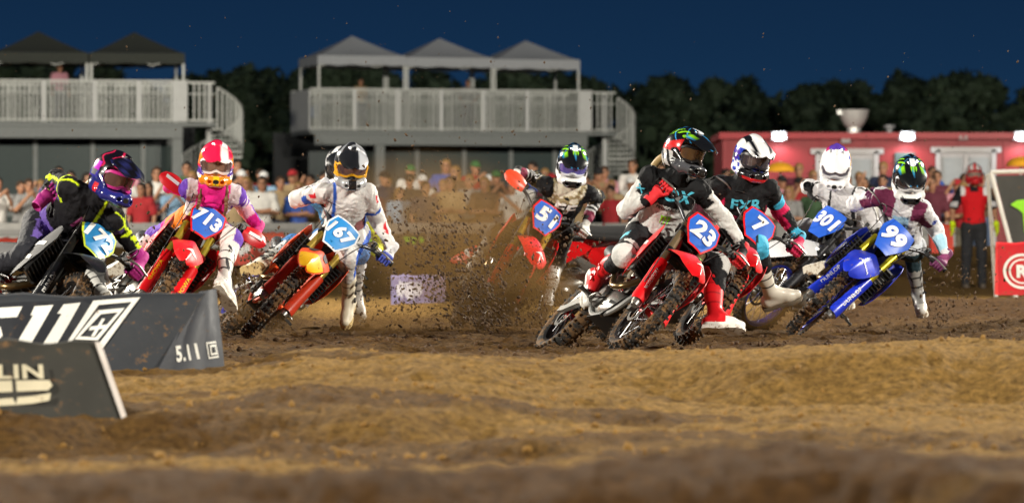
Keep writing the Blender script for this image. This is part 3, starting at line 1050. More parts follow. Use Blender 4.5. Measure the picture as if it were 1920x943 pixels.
def bike_frame(X, Y, yaw, lean, pitch=0.0, z=0.0):
    M = Matrix.Translation((X, Y, .045 * (1 - math.cos(R(lean))) - .01 + z)) @ Matrix.Rotation(R(yaw), 4, 'Z') @ Matrix.Rotation(-R(lean), 4, 'X') @ Matrix.Rotation(-R(pitch), 4, 'Y')
    return M

def steer_mtx(deg):
    return Matrix.Translation(S0) @ Matrix.Rotation(R(deg), 4, Vector(FAX)) @ Matrix.Translation(-S0)

def build_bike(c):
    Mw = bike_frame(*c['pose'])
    root = empty('motocross_bike')
    root.matrix_world = Mw
    tag(root, c['label'], 'motorcycle', 'motocross bikes racing through the corner')
    st = steer_mtx(c['steer'])
    BIKE_INFO[c['n']] = (Mw, st)
    P = lambda nm, key, m, par=root, mtx=None: obj(nm, BM[key], m, par, mtx)
    body = tinted('plastic ' + c['col'], c['col'], rough=.4 if c['col'] != '#17181b' else .62, coat=.12 if c['col'] != '#17181b' else 0, mud=c.get('mud', .22))
    body2 = tinted('plastic ' + c['col2'], c['col2'], rough=.35, coat=.2, mud=c.get('mud', .22))
    forkc = mat('fork ' + c['fork'], S(c['fork']), rough=.3, metal=.6, mud=.2)
    guardm = tinted('plastic ' + c['guard'], c['guard'], rough=.35, mud=c.get('mud', .22) + .12)
    rimm = mat('rim ' + c['rim'], S(c['rim']), rough=.35, metal=.4, mud=.3)
    # wheels
    for key, W, ctr, mx, nm in (('f', WF, FA, st, 'front_wheel'), ('r', WR, np.array([-.74, 0, RR]), Matrix(), 'rear_wheel')):
        w = obj(nm, W['rim'], rimm, root, mx @ Matrix.Translation(ctr) @ Matrix.Rotation(random.random() * 6, 4, 'Y'))
        obj('tyre', W['tyre'], RUBBER(), w)
        obj('hub', W['hub'], mat('hub ' + c['hub'], S(c['hub']), rough=.4, metal=.5, mud=.3), w)
        obj('spokes', W['spokes'], CHROME(), w)
        obj('brake_disc', W['disc'], DARKMET(), w)
        if 'sprocket' in W: obj('sprocket', W['sprocket'], DARKMET(), w)
    for nm in 'LR':
        f = P('fork_leg', 'outer' + nm, forkc, mtx=st)
        obj('fork_cap', BM['cap' + nm], DARKMET(), f)
        obj('slider', BM['slider' + nm], CHROME(), f)
        obj('axle_lug', BM['lug' + nm], SILVER(), f)
        g = obj('fork_guard', BM['guard' + nm], guardm, f)
        P('grip', 'grip' + nm, mat('grip_rubber', S('#1b1b1c'), rough=.8), mtx=st)
        l = P('lever', 'lever' + nm, SILVER(), mtx=st)
        obj('lever_perch', BM['perch' + nm], BLACK(), l)
        if c.get('hguard') and nm in c.get('hgs', 'LR'):
            h = P('hand_guard', 'hguard' + nm, tinted('plastic ' + c['hguard'], c['hguard'], rough=.35, mud=.1), mtx=st)
            if c.get('hgw'):
                s = 1 if nm == 'L' else -1
                g0 = np.array([GRIP[0], s * GRIP[1], GRIP[2]]); d = BM['gripdir' + nm]
                secs = [[g0 + d * (-.06 + .11 * q) * 1 + FN * .0895 + FAX * (.014 * w - .022) for w in (-1, 1)] for q in (0, .5, 1)]
                obj('stripe', strip_mesh('stripe', secs, .002), WHITEP(), h)
        P('shroud', 'shroud' + nm, body)
        P('side_panel', 'side' + nm, body2)
        P('radiator', 'rad' + nm, DARKMET())
        P('radiator_louvre', 'louvre' + nm, BLACK())
        P('footpeg', 'peg' + nm, DARKMET())
        P('frame_spar', 'frame' + nm, mat('frame ' + c['frame'], S(c['frame']), rough=.4, metal=.6 if c['frame'][1] in '89ab' else .1, mud=.25))
        P('swingarm', 'swing' + nm, SILVER())
        # lettering down the fork guard
        if c.get('gtext'):
            s = 1 if nm == 'L' else -1
            y = s * .103
            o_ = fk(.19, y + s * .012, .0445)
            w_dir = np.array([0, -1., 0]) ; u_dir = FAX
            flat_print('lettering', text_2d(c['gtext'], .02), o_, u_dir, w_dir, .030, WHITEP() if c.get('gtextc') is None else tinted('print ' + c['gtextc'], c['gtextc']), g, lift=.003, width=.20,
                       bend=lambda u, v: -np.abs(v + s * -.0) ** 2 * 14)
    P('triple_clamp', 'clamp', mat('clamp ' + c.get('clamp', '#2a2a2c'), S(c.get('clamp', '#2a2a2c')), rough=.35, metal=.7, mud=.15), mtx=st)
    hbm = P('handlebar', 'bar', mat('handlebar_finish', S('#55565a'), rough=.3, metal=.8), mtx=st)
    pad = P('bar_pad', 'pad', tinted('plastic ' + c['pad'], c['pad'], rough=.7), mtx=st)
    flat_print('lettering', text_2d(c.get('padtext', 'MX'), .02), (.363, 0, 1.124), (0, 1, 0), (-.3, 0, .95), .026, WHITEP(), pad, lift=.006, width=.17)
    P('brake_hose', 'hose', BLACK(), mtx=st)
    P('clutch_cable', 'cable', BLACK(), mtx=st)
    P('brake_caliper', 'caliper', DARKMET(), mtx=st)
    pl = P('number_plate', 'plate', tinted('plastic ' + c['plate_edge'], c['plate_edge'], rough=.35), mtx=st)
    obj('plate_background', BM['plate_bg'] if c.get('edge', True) else BM['plate_full'], tinted('plate ' + c['plate'], c['plate'], rough=.4, mud=.06), pl)
    if c.get('num'):
        wd = {1: .10, 2: .185, 3: .215}[len(c['num'])]
        flat_print('number', text_2d(c['num'], .045, .12), PLATE_C + FAX * .012, (0, 1, 0), FAX, .142 if len(c['num']) < 3 else .122, mat('white_number', S('#f2f2f0'), rough=.45), pl, lift=.0085, width=wd, bend=plate_bend)
    ff = P('front_fender', 'ffender', tinted('plastic ' + c.get('fender', c['col']), c.get('fender', c['col']), rough=.36, coat=.15, mud=c.get('mud', .22)), mtx=st)
    fsl = lambda x: nrm((-.1, 0, fender_at(x - .05)[0] - fender_at(x + .05)[0]))     # up the slope of the ridge
    fbv = None
    if c.get('fmark') or c.get('fclaw') or c.get('ftext'):
        fbv = BVHTree.FromPolygons([v.co.copy() for v in BM['ffender'].vertices], [tuple(p.vertices) for p in BM['ffender'].polygons])
    if c.get('fmark') == 'wing':
        wing = [(-.5, .12), (-.1, .5), (.5, .42), (.05, .28), (.35, .18), (.0, .08), (.18, -.05), (-.2, -.1)]
        wrap_print('emblem', (np.array(wing), [tuple(range(len(wing)))[::-1]]), (1.0, .015, fender_at(1.0)[0]), (.2, 1, 0), fsl(1.0) + np.array([0, .1, 0]), .075, WHITEP(), ff, fbv, lift=.004, width=.10)
    if c.get('ftext'):
        wrap_print('lettering', text_2d(c['ftext'], .03, .2), (.92, .03, fender_at(.92)[0]), (0, 1, 0), fsl(.92), .030, WHITEP(), ff, fbv, lift=.004, width=.13)
    if c.get('fclaw'):
        for sz, col, lf in ((.090, '#16181a', .004), (.075, '#8fe01c', .007)):
            wrap_print('emblem', claw(), (.87, .02, fender_at(.87)[0]), (0, 1, 0), fsl(.87), sz, tinted('print ' + col, col), ff, fbv, lift=lf)
    if c.get('fyellow'):
        secs = []
        for x in (.90, .97, 1.05, 1.10, 1.12):
            z, hw, dr = fender_at(x)
            secs.append([(x - .03 * abs(w) ** 2 * (x > .95) + .004, hw * w * .96, z - dr * abs(w * .96) ** 2.0 + .016 * math.exp(-(w / .28) ** 2) + .007) for w in np.linspace(-1, 1, 11)])
        obj('fender_tip', strip_mesh('fender_tip', secs, .003), tinted('plastic #f2b91c', '#f2b91c', rough=.3, mud=.1), ff)
        for s in (1, -1):
            pts = [(.60, s * .03), (.66, s * .085), (.78, s * .080), (.80, s * .04), (.70, s * .022)]
            vv = []
            for x, y in pts:
                z, hw, dr = fender_at(x); vv.append((x, y, z - dr * (abs(y) / hw) ** 2 + .016 * math.exp(-((y / hw) / .28) ** 2) + .006))
            MB().add(vv, [tuple(range(5))]).build('vent', tinted('print #1d2230', '#1d2230'), ff, sharp=0)
    P('fuel_tank', 'tank', BLACK() if not c.get('tank') else tinted('plastic ' + c['tank'], c['tank'], rough=.35))
    P('seat', 'seat', tinted('seat ' + c.get('seat', '#1a1a1b'), c.get('seat', '#1a1a1b'), rough=.75, mud=.15))
    P('rear_fender', 'rfender', tinted('plastic ' + c.get('rfender', c['col']), c.get('rfender', c['col']), rough=.3, coat=.3, mud=c.get('mud', .22)))
    e = P('engine_case', 'engine', SILVER())
    obj('clutch_cover', BM['clutch'], DARKMET(), e)
    obj('ignition_cover', BM['ignition'], SILVER(), e)
    obj('cylinder', BM['cyl'], DARKMET(), e)
    x = P('exhaust_pipe', 'header', mat('heat_tinted_steel', S('#8a7350'), rough=.3, metal=.9, mud=.15))
    obj('muffler', BM['muffler'], mat('muffler_can', S('#77787a'), rough=.35, metal=.8, mud=.25), x)
    P('shock_absorber', 'shock', tinted('spring', '#a83026', rough=.4))
    P('chain', 'chain', DARKMET())
    P('skid_plate', 'skid', BLACK())
    P('shift_lever', 'shift', SILVER())
    P('brake_pedal', 'brakep', SILVER())
    # printed swooshes on shrouds and fork guards
    sw1 = (np.array([(-.5, -.28), (.1, -.1), (.5, .42), (.3, .5), (-.05, .12), (-.5, -.1)]), [(0, 1, 2, 3, 4, 5)])
    sw2 = (np.array([(-.5, -.5), (.0, -.36), (.42, .1), (.5, .5), (.22, .1), (-.1, -.2), (-.5, -.36)]), [(0, 1, 2, 3, 4, 5, 6)])
    for s in (1, -1):
        ob = [o for o in root.children if o.name.startswith('shroud')][0 if s == 1 else 1]
        bvh = BVHTree.FromPolygons([v.co.copy() for v in ob.data.vertices], [tuple(p.vertices) for p in ob.data.polygons])
        for gl, cc, ox, oz, hh, ww in ((sw1, c.get('g1', '#e6e6e4'), .30, .78, .16, .34), (sw2, c.get('g2', '#17181b'), .33, .70, .18, .30)):
            v = gl[0].copy(); v[:, 0] *= s
            wrap_print('graphic', (v, [f[::s] for f in gl[1]]), (ox, s * .2, oz), (-s, 0, 0), (0, 0, 1), hh, tinted('print ' + cc, cc, mud=.2), ob, bvh, lift=.003, width=ww, maxlen=.2)
    if c.get('stext'):
        for s in (1, -1):
            ob = [o for o in root.children if o.name.startswith('shroud')][0 if s == 1 else 1]
            bvh = BVHTree.FromPolygons([v.co.copy() for v in ob.data.vertices], [tuple(p.vertices) for p in ob.data.polygons])
            wrap_print('lettering', text_2d(c['stext'], .02), (.27, s * .2, .80), (-s, 0, s * .3), (.3, 0, 1), .05, WHITEP(), ob, bvh, lift=.002, width=.24)
    return root
# ------------------------------------------------------------------ riding gear shared by the riders
def helmet_parts():
    D = {}
    s = SDF((-.21, -.17, -.21), (.27, .17, .21), .0055)
    s.ell((-.012, 0, .022), (.150, .128, .143), k=.01)
    s.ell((-.03, 0, -.04), (.130, .120, .125), k=.03)
    for q in (1, -1):
        s.cone((-.02, q * .096, -.085), (.10, q * .083, -.105), .036, .034, .03)
        s.cone((.10, q * .083, -.105), (.182, q * .030, -.102), .034, .038, .025)
        s.cone((.02, q * .108, -.01), (.09, q * .098, -.05), .018, .014, .03)
    s.cone((.182, .030, -.102), (.182, -.030, -.102), .038, .038, .02)
    s.ell((.02, 0, .155), (.10, .035, .018), k=.02)                       # spine of the crown
    s.ell((-.012, 0, .015), (.118, .103, .118), k=.006, op='cut')          # room for the head
    s.cone((-.01, 0, -.03), (.0, 0, -.25), .098, .100, .01, op='cut')      # neck opening
    s.boxy((.17, 0, .008), (.13, .104, .060), .03, k=.008, op='cut')       # eye port
    for q in (1, -1):                                                     # chin and cheek vents
        s.ell((.205, q * .045, -.100), (.03, .016, .014), k=.004, op='cut')
        s.ell((.06, q * .125, -.09), (.03, .012, .010), k=.004, op='cut')
        s.ell((.09, q * .055, .135), (.03, .014, .014), k=.004, op='cut')
    s.ell((.225, 0, -.095), (.02, .022, .016), k=.004, op='cut')
    V, F = s.nets()
    V = relax(V, F, 1, .4)
    D['shell'] = (V, F)
    # peak
    secs = []
    for x, z, hw, dr in ((.02, .150, .085, .040), (.09, .146, .112, .052), (.16, .128, .112, .046), (.225, .100, .098, .034), (.265, .076, .080, .026), (.28, .066, .062, .018)):
        secs.append([(x - .035 * abs(w) ** 3 * (x > .2), hw * w, z - dr * abs(w) ** 1.9 + .010 * math.exp(-(w / .25) ** 2)) for w in np.linspace(-1, 1, 17)])
    D['peak'] = strip_mesh('peak', secs, .005)
    # goggles
    fr, le = [], []
    zt = lambda a: .050 - .004 * abs(a)
    zb = lambda a: -.052 + .020 * math.exp(-(a / .22) ** 2)
    secs_o, secs_i = [], []
    for k in range(25):
        a = -1 + 2 * k / 24
        ang = a * 1.08
        cx, cy = .142 * math.cos(ang) - .005, .118 * math.sin(ang)
        n = np.array([math.cos(ang), math.sin(ang), 0])
        sh = 1 - .35 * smoothstep(.8, 1.0, np.float64(abs(a)))
        secs_o.append((np.array([cx, cy, 0]), n, zt(a) * sh, zb(a) * sh))
    f = MB()
    ring = []
    for c, n, t, b in secs_o: ring.append((c + (0, 0, t), n, (0, 0, 1)))
    c, n, t, b = secs_o[-1]
    for c, n, t, b in secs_o[::-1]: ring.append((c + (0, 0, b), n, (0, 0, -1)))
    secs = []
    for c, n, o in ring:
        o = np.array(o) * .011
        secs.append([c + n * .016 - o * 1.0, c + n * .012 + o * .5, c - n * .022 + o * .9, c - n * .022 - o * 1.0])
    m = len(secs)
    vs = [p for q in secs for p in q]
    fs = [(i * 4 + k, i * 4 + (k + 1) % 4, ((i + 1) % m) * 4 + (k + 1) % 4, ((i + 1) % m) * 4 + k) for i in range(m) for k in range(4)]
    D['goggle'] = MB().add(vs, fs).mesh('goggles', 50)
    D['lens'] = MB().loft([[c + n * .009 + np.array([0, 0, b + (t - b) * q]) for q in (0, .25, .5, .75, 1)] for c, n, t, b in secs_o], closed=False, cap=False).mesh('lens', 60)
    # strap round the back of the shell
    secs = []
    for k in range(33):
        a = R(52) + (2 * math.pi - 2 * R(52)) * k / 32
        p = np.array([.150 * math.cos(a) - .012, .129 * math.sin(a), 0]) * 1.012
        secs.append([p + (0, 0, .018), p + (0, 0, .006), p - (0, 0, .006), p - (0, 0, .018)])
    D['strap'] = strip_mesh('strap', secs, .003)
    # mouth vent insert
    D['vent'] = MB().loft([rsec(.212, -.098, .024, .016, 12, 3), rsec(.224, -.098, .020, .013, 12, 3)]).mesh('mouth_vent', 40)
    return D

def glove_parts():
    D = {}
    for side in (1, -1):                    # 1: left hand (bar runs outward along +y), -1: right hand
        s = SDF((-.15, -.09, -.075), (.075, .09, .095), .0042)
        s.boxy((-.026, 0, .026), (.038, .043, .017), .014, rot=np.array([[.86, 0, .5], [0, 1, 0], [-.5, 0, .86]]), k=.012)
        s.cone((-.045, 0, .018), (-.115, 0, .032), .032, .036, .02, flat=(0, 0, 1), ff=1.15)
        for i, (y, e, r) in enumerate(((-.033, -125, .0108), (-.011, -140, .0112), (.0115, -135, .0106), (.033, -118, .0092))):
            y *= side
            an = [104, 52, 2, -60, e]
            rd = [.034, .035, .0335, .031, .030]
            pts = [np.array([math.cos(R(a)) * q, y, math.sin(R(a)) * q]) for a, q in zip(an, rd)]
            for k in range(4):
                s.cone(pts[k], pts[k + 1], r * (1.08 - .05 * k), r * (1.03 - .05 * k), .0035 if k else .006)
            s.ell(pts[0], (.011, .010, .010), k=.005)
        tb = [np.array([-.040, -side * .040, .010]), np.array([-.022, -side * .052, -.018]), np.array([.006, -side * .050, -.031]), np.array([.026, -side * .046, -.026])]
        for k in range(3):
            s.cone(tb[k], tb[k + 1], .0125 - .001 * k, .0118 - .001 * k, .006)
        s.cone((-.105, 0, .031), (-.132, 0, .037), .037, .038, .004, flat=(0, 0, 1), ff=1.1)
        V, F = s.nets()
        D[side] = (relax(V, F, 1, .3), F)
    return D

def boot_parts():
    D = {}
    s = SDF((-.13, -.11, -.14), (.25, .11, .34), .0065)
    s.cone((-.008, 0, .02), (-.012, 0, .31), .052, .066, .02, flat=(0, 1, 0), ff=1.08)
    s.ell((-.035, 0, .20), (.055, .058, .11), k=.03)
    s.cone((-.045, 0, -.062), (.02, 0, -.02), .046, .052, .03, flat=(0, 1, 0), ff=1.05)
    s.cone((-.045, 0, -.072), (.125, 0, -.078), .046, .046, .03)
    s.cone((.11, 0, -.074), (.178, 0, -.082), .044, .034, .02)
    s.cone((.0, 0, .01), (.10, 0, -.055), .050, .040, .03)
    for z in (.05, .13, .21):                                                # strap ridges
        s.cone((-.01, -.02, z), (-.01, .02, z), .061 if z < .2 else .066, .061 if z < .2 else .066, .004) if False else None
    s.boxy((.05, 0, -.20), (.4, .3, .088), .001, k=.004, op='cut')
    for z in (.085, .17):
        s.boxy((.0, 0, z), (.2, .2, .003), .001, k=.004, op='cut') if False else None
    V, F = s.nets()
    D['upper'] = (relax(V, F, 1, .3), F)
    out = [(-.100, 0), (-.092, .034), (-.05, .044), (.02, .036), (.09, .048), (.15, .050), (.195, .034), (.214, 0)]
    out = out + [(x, -y) for x, y in out[-2:0:-1]]
    b = MB().loft([[(x * 1.0, y, -.136) for x, y in out], [(x * 1.01, y * 1.05, -.110) for x, y in out], [(x * .99, y * .98, -.104) for x, y in out]])
    D['sole'] = b.mesh('sole', 40)
    D['tread'] = None
    D['buckle'] = MB().box((0, 0, 0), (.052, .012, .017), taper=.8).box((.018, .008, 0), (.018, .008, .012)).mesh('buckle', 40)
    secs = []
    return D

HP, GP, BP = helmet_parts(), glove_parts(), boot_parts()

def dyed(VF, name, fn):
    V, F = VF
    return np_mesh(name, V, F, fn(V))

def paint(V, base):
    return np.tile(np.array(S(base)), (len(V), 1))

def put(C, mask, col):
    C[mask] = S(col)
    return C

# helmet liveries: functions of the local position (x forward, y left, z up)
def hel_claw(accent='#2f8fd8', shell='#121316', rim='#e4e4e4', green='#93e01f'):
    def f(V):
        x, y, z = V.T
        C = paint(V, shell)
        put(C, (z < -.055) & (x > -.02), rim)
        put(C, (z < -.075) & (x > .17), shell)
        put(C, (np.abs(np.sin(np.arctan2(y, x - .02) * 3 + z * 30)) < .13) & (z > .05), accent)
        put(C, (np.abs(y) > .055) & (np.abs(y) < .10) & (z > .08) & (np.sin(x * 120 + np.abs(y) * 160) > .45), green)
        put(C, (x > .02) & (z > .12) & (np.abs(y) < .02), '#dfe6ee')
        put(C, (np.abs(y) > .10) & (z < .05) & (z > -.06) & (x < -.01), rim)
        return C
    return f
def hel_23(V):
    C = hel_claw(accent='#3a9fe0', rim='#4c4d52')(V); x, y, z = V.T
    put(C, (np.abs(z - .03 - x * .4) < .028) & (x < .06), '#d92a2a')
    put(C, (z < -.02) & (x < .02), '#c9c9c9')
    put(C, (np.sin(x * 90 + z * 60) > .4) & (z < -.02) & (x < .06), '#1a1b1e')
    return C
def hel_7(V):
    x, y, z = V.T
    C = paint(V, '#2340b8')
    put(C, (z > .07), '#e8e8ea'); put(C, (z > .08) & (np.abs(y) > .045) & (np.abs(y) < .085), '#17181b')
    put(C, (z < -.02) & (np.abs(y) > .07) & (np.sin(x * 70) * np.sin(z * 90) > -.1), '#efeff2')
    put(C, (z < -.06) & (x > .10), '#1c1c20'); put(C, (z < -.11) & (x > .14), '#c9232b')
    put(C, (z > -.02) & (z < .05) & (x < .05), '#4a2aa0')
    return C
def hel_white(V):
    x, y, z = V.T
    C = paint(V, '#e9e9ec')
    put(C, (z > .12) & (x < .02) & (np.abs(y) < .09), '#b9286a'); put(C, (z > .145) & (x < .06), '#5a3ca8')
    put(C, (y > .10) & (z > .0) & (np.sin(x * 80 + z * 60) > .3), '#2748c0'); put(C, (y > .10) & (z > .0) & (np.sin(x * 80 + z * 60) < -.6), '#e8b21c')
    put(C, (np.abs(np.abs(y) - .05) < .008) & (z > .05) & (x > .02), '#9a9aa0')
    return C
def hel_713(V):
    x, y, z = V.T
    C = paint(V, '#e5204f')
    put(C, (y > .035) & (z > .05), '#f3ecec')
    put(C, (y > .075) & (z > .09), '#e5204f')
    put(C, (np.abs(y) > .10) & (z > -.0) & (z < .09), '#f08a1c')
    put(C, (z < -.035), '#f3ecec'); put(C, (z < -.06) & (x > .05), '#f08a1c'); put(C, (z < -.06) & (x > .05) & (np.abs(y) < .02), '#e8c31e')
    put(C, (np.abs(y) > .085) & (z < -.02) & (z > -.07), '#5b3aa8')
    return C
def hel_167(V):
    x, y, z = V.T
    C = paint(V, '#26272a')
    put(C, (z > .09) & (y > .02), '#c9ccd0'); put(C, (np.sin(x * 55 + y * 40 + z * 30) > .55), '#8d9096')
    put(C, (np.abs(y) > .095) & (z > -.07) & (z < .03) & (x > .0), '#e6a81a')
    put(C, (z < -.06) & (x > .08), '#9fa2a6'); put(C, (np.abs(y) < .03) & (z < -.06), '#1d1d20')
    return C
def hel_172(V):
    x, y, z = V.T
    C = paint(V, '#141018')
    put(C, (np.sin(x * 60 + np.sin(z * 70) * 1.6 + y * 40) > .82), '#c9204e')
    put(C, (z < .0) & (x > -.04), '#262a78'); put(C, (z < .02) & (z > -.03) & (np.abs(y) > .1) & (x < .02), '#37309a')
    put(C, (np.abs(x + .02) < .03) & (np.abs(z - .045) < .03) & (np.abs(y) > .09), '#c030c8')
    put(C, (np.abs(x - .03) < .018) & (np.abs(z + .085) < .03) & (np.abs(y) > .07), '#d8242c')
    return C
def hel_plain(a, b):
    def f(V):
        x, y, z = V.T
        C = paint(V, a); put(C, (np.sin(x * 45 + z * 55) > .35), b)
        return C
    return f

# ------------------------------------------------------------------ the riders
class Ray:
    pass

def on_sphere(px, py, c, rad, near=True):
    """point along the pixel's ray at the given distance from c (nearest approach when out of reach)"""
    o = np.array([0, 0, CAMH]); d = nrm(at(px, py, 10.0) - o)
    m = c - o; b = d @ m; disc = b * b - (m @ m - rad * rad)
    if disc <= 0:
        p = o + d * b
        return c + nrm(p - c) * rad
    t = b - math.sqrt(disc) if near else b + math.sqrt(disc)
    return o + d * t

def two_bone(a, b, l1, l2, hint, behind=0.0):
    """middle joint whose picture lies nearest to the hinted pixel"""
    d = np.linalg.norm(b - a)
    if d > (l1 + l2) * .998:
        k = d / ((l1 + l2) * .998); l1 *= k; l2 *= k
    e = nrm(b - a); x = (l1 * l1 - l2 * l2 + d * d) / (2 * d); r = math.sqrt(max(l1 * l1 - x * x, 0))
    u = nrm(np.cross(e, (0.3, .2, 1.0))); w = np.cross(e, u)
    best = None
    for k in range(90):
        t = 2 * math.pi * k / 90
        p = a + e * x + (u * math.cos(t) + w * math.sin(t)) * r
        q = np.linalg.norm(proj(p) - np.array(hint)) + behind * max(0, b[1] + .03 - p[1])
        if best is None or q < best[0]: best = (q, p)
    return best[1]

def mtx_from(x, y, z, o):
    return Matrix(((x[0], y[0], z[0], o[0]), (x[1], y[1], z[1], o[1]), (x[2], y[2], z[2], o[2]), (0, 0, 0, 1)))

def head_axes(yaw, pitch, roll):
    yw, p, r = R(yaw), R(pitch), R(roll)
    f = np.array([math.sin(yw) * math.cos(p), -math.cos(yw) * math.cos(p), -math.sin(p)])
    l = nrm(np.cross((0, 0, 1), f)); u = np.cross(f, l)
    # roll clockwise as seen in the picture
    l2 = l * math.cos(r) - u * math.sin(r); u2 = np.cross(f, l2)
    return f, l2, u2

SKIN = lambda: mat('skin', S('#c39274'), rough=.55, var=.05)
LENSES = {}
def lens_mat(col, clear=.35):
    k = (col, clear)
    if k in LENSES: return LENSES[k]
    m, nt, b = base_mat('goggle_lens')
    b.inputs["Base Color"].default_value = (*S(col), 1)
    b.inputs["Roughness"].default_value = .06
    b.inputs["Coat Weight"].default_value = .6
    b.inputs["Alpha"].default_value = 1 - clear
    LENSES[k] = m
    return m

def wrinkle(V, F, amp, seed):
    N = vnormals(V, F)
    p = V * np.array([20, 20, 13.])
    w = 1 - np.abs(fbm(p + 4 * np.stack([noise3(V * 7, seed + 5)] * 3, 1) * .35, 3, seed)) * 2
    b = fbm(V * 9, 2, seed + 9)
    return V + N * ((w - .35) * amp + b * amp * .9)[:, None]

def seg_param(V, segs):
    """nearest limb of every vertex: index, parameter along it"""
    best = np.full(len(V), 9.); idx = np.zeros(len(V), int); tt = np.zeros(len(V))
    for i, (a, b, r) in enumerate(segs):
        ba = b - a; t = np.clip(((V - a) @ ba) / (ba @ ba), 0, 1)
        d = np.linalg.norm(V - a - t[:, None] * ba, axis=1) - r
        m = d < best; best[m] = d[m]; idx[m] = i; tt[m] = t[m]
    return idx, tt

def build_rider(c):
    Mw, st = BIKE_INFO[c['n']]
    B = lambda p, steer=False: np.array(Mw @ ((st @ Vector(p)) if steer else Vector(p)))
    BR = np.array(Mw.to_3x3())
    fwd, lat, upv = BR[:, 0], BR[:, 1], BR[:, 2]
    seat = B((c.get('sx', .02), c.get('sy', -.05), 1.02))
    pel = at(*c['pelvis'], seat[1]) if 'pelvis' in c else seat
    TL = c.get('torso', .49)
    neck = on_sphere(*c['neck'], pel, TL, True)
    up = nrm(neck - pel)
    # shoulder line
    pr, pl = c['shR'], c['shL']
    dpx = np.array(pl, float) - np.array(pr, float)
    sc = neck[1] / FPX
    v = np.array([dpx[0] * sc, 0, -dpx[1] * sc]); SW = .355
    ln = np.linalg.norm(v)
    if ln < SW:
        v[1] = math.sqrt(SW ** 2 - ln ** 2) * c.get('sturn', np.sign(lat[1]) or 1) * .6
    s_ax = nrm(v); s_ax = nrm(s_ax - up * (s_ax @ up) * .5)
    chest_f = nrm(np.cross(s_ax, up))
    shc = neck - up * .055 + chest_f * .01
    shR, shL = shc - s_ax * .165, shc + s_ax * .165
    h_ax = nrm(lat * .6 + s_ax * .6); h_ax = nrm(h_ax - up * (h_ax @ up))
    hpR, hpL = pel - h_ax * .085, pel + h_ax * .085
    # hands on the grips
    W = {}
    for k, s in (('R', -1), ('L', 1)):
        g = np.array([GRIP[0], s * GRIP[1], GRIP[2]])
        W[k] = (B(g, True), np.array((Mw @ st).to_3x3()), s)
    elb, wri = {}, {}
    gl_m = {}
    for k, s in (('R', -1), ('L', 1)):
        g, A, _ = W[k]
        d = A @ BM['gripdir' + k] * 1.0
        sh = shR if k == 'R' else shL
        y_ax = nrm(d * s)                                    # bar axis, local +y of the hand is the rider's left
        e0 = two_bone(sh, g - fwd * .05, .285, .27, c['el' + k], c.get('b' + k, 260.0))
        back = nrm(e0 - g); x_ax = -(back - y_ax * (back @ y_ax)); x_ax = nrm(nrm(x_ax) + A @ np.array([.25, 0, -.1]))
        x_ax = nrm(x_ax - y_ax * (x_ax @ y_ax)); z_ax = np.cross(x_ax, y_ax)
        w = g - x_ax * .105 + z_ax * .032
        wri[k] = w; gl_m[k] = (x_ax, y_ax, z_ax, g)
        elb[k] = two_bone(sh, w, .285, .245, c['el' + k], c.get('b' + k, 260.0))
    # feet
    peg = B((-.085, -.205, .375)); ankR = peg + upv * .125 - fwd * .03
    if 'ftR' in c: ankR = at(*c['ftR'], peg[1])
    ankL = at(*c['anL'], c['dL'] if 'dL' in c else B((.1, .4, .3))[1])
    kneR = two_bone(hpR, ankR, .42, .415, c['knR'])
    kneL = two_bone(hpL, ankL, .42, .415, c['knL'])
    hf, hl, hu = head_axes(*c['look'])
    hs = .96
    head = at(*c['helmet'], neck[1] - .06) - hf * .03 * hs + 0
    O = pel.copy()
    loc = lambda p: np.asarray(p) - O
    seed = sum(ord(q) for q in c['n']) % 97
    root_m = None
    # --- body under the gear -------------------------------------------------
    lo = np.min([pel, neck, head - .16, shR, shL, *elb.values(), *wri.values(), ankR, ankL, kneR, kneL], 0) - .22
    hi = np.max([pel, neck, head + .16, shR, shL, *elb.values(), *wri.values(), ankR, ankL, kneR, kneL], 0) + .22
    mid = pel + up * .2 + chest_f * -.015
    che = pel + up * .335 + chest_f * .015
    rotc = np.stack([s_ax, chest_f, up])
    s = SDF(lo, hi, .017)
    s.ell(pel, (.150, .105, .11), rotc, .04).ell(mid, (.115, .085, .15), rotc, .05).ell(che, (.14, .095, .15), rotc, .05)
    s.cone(shR, shL, .052, .052, .04).cone(neck - up * .05, head, .052, .05, .03).ell(head, (.092, .074, .115), np.stack([hf, hl, hu]), .03)
    s.ell(head + hf * .09 - hu * .02, (.022, .016, .03), np.stack([hf, hl, hu]), .012)
    for k in 'RL':
        sh = shR if k == 'R' else shL
        s.cone(sh, elb[k], .050, .038, .03).cone(elb[k], wri[k], .036, .022, .02)
        s.cone(wri[k], gl_m[k][3] + gl_m[k][2] * .024 - gl_m[k][0] * .035, .020, .014, .005)
    for hp, kn, an in ((hpR, kneR, ankR), (hpL, kneL, ankL)):
        s.cone(hp, kn, .080, .054, .04).cone(kn, an, .052, .036, .03)
    V, F = s.nets()
    person = obj('person', np_mesh('person', V - O, F), SKIN())
    person.location = O
    tag(person, c['label'], 'person', 'riders on the motocross bikes')
    cap = lambda nm, me, m, par=person, mtx=None: obj(nm, me, m, par, mtx)
    # --- jersey ----------------------------------------------------------------
    s = SDF(lo, hi, .0095)
    s.ell(pel + up * .10, (.142, .106, .10), rotc, .05).ell(mid, (.136, .104, .17), rotc, .06).ell(che, (.162, .116, .175), rotc, .06)
    s.cone(shR, shL, .062, .062, .05).cone(neck - up * .06, neck + up * .015, .075, .066, .03)
    segs = [(pel, neck, .13)]
    for k in 'RL':
        sh = shR if k == 'R' else shL
        e, w = elb[k], wri[k]
        s.cone(sh, e, .064, .053, .035)
        s.cone(e, e + (w - e) * .94, .054, .037, .03)
        segs += [(sh, e, .065), (e, w, .05)]
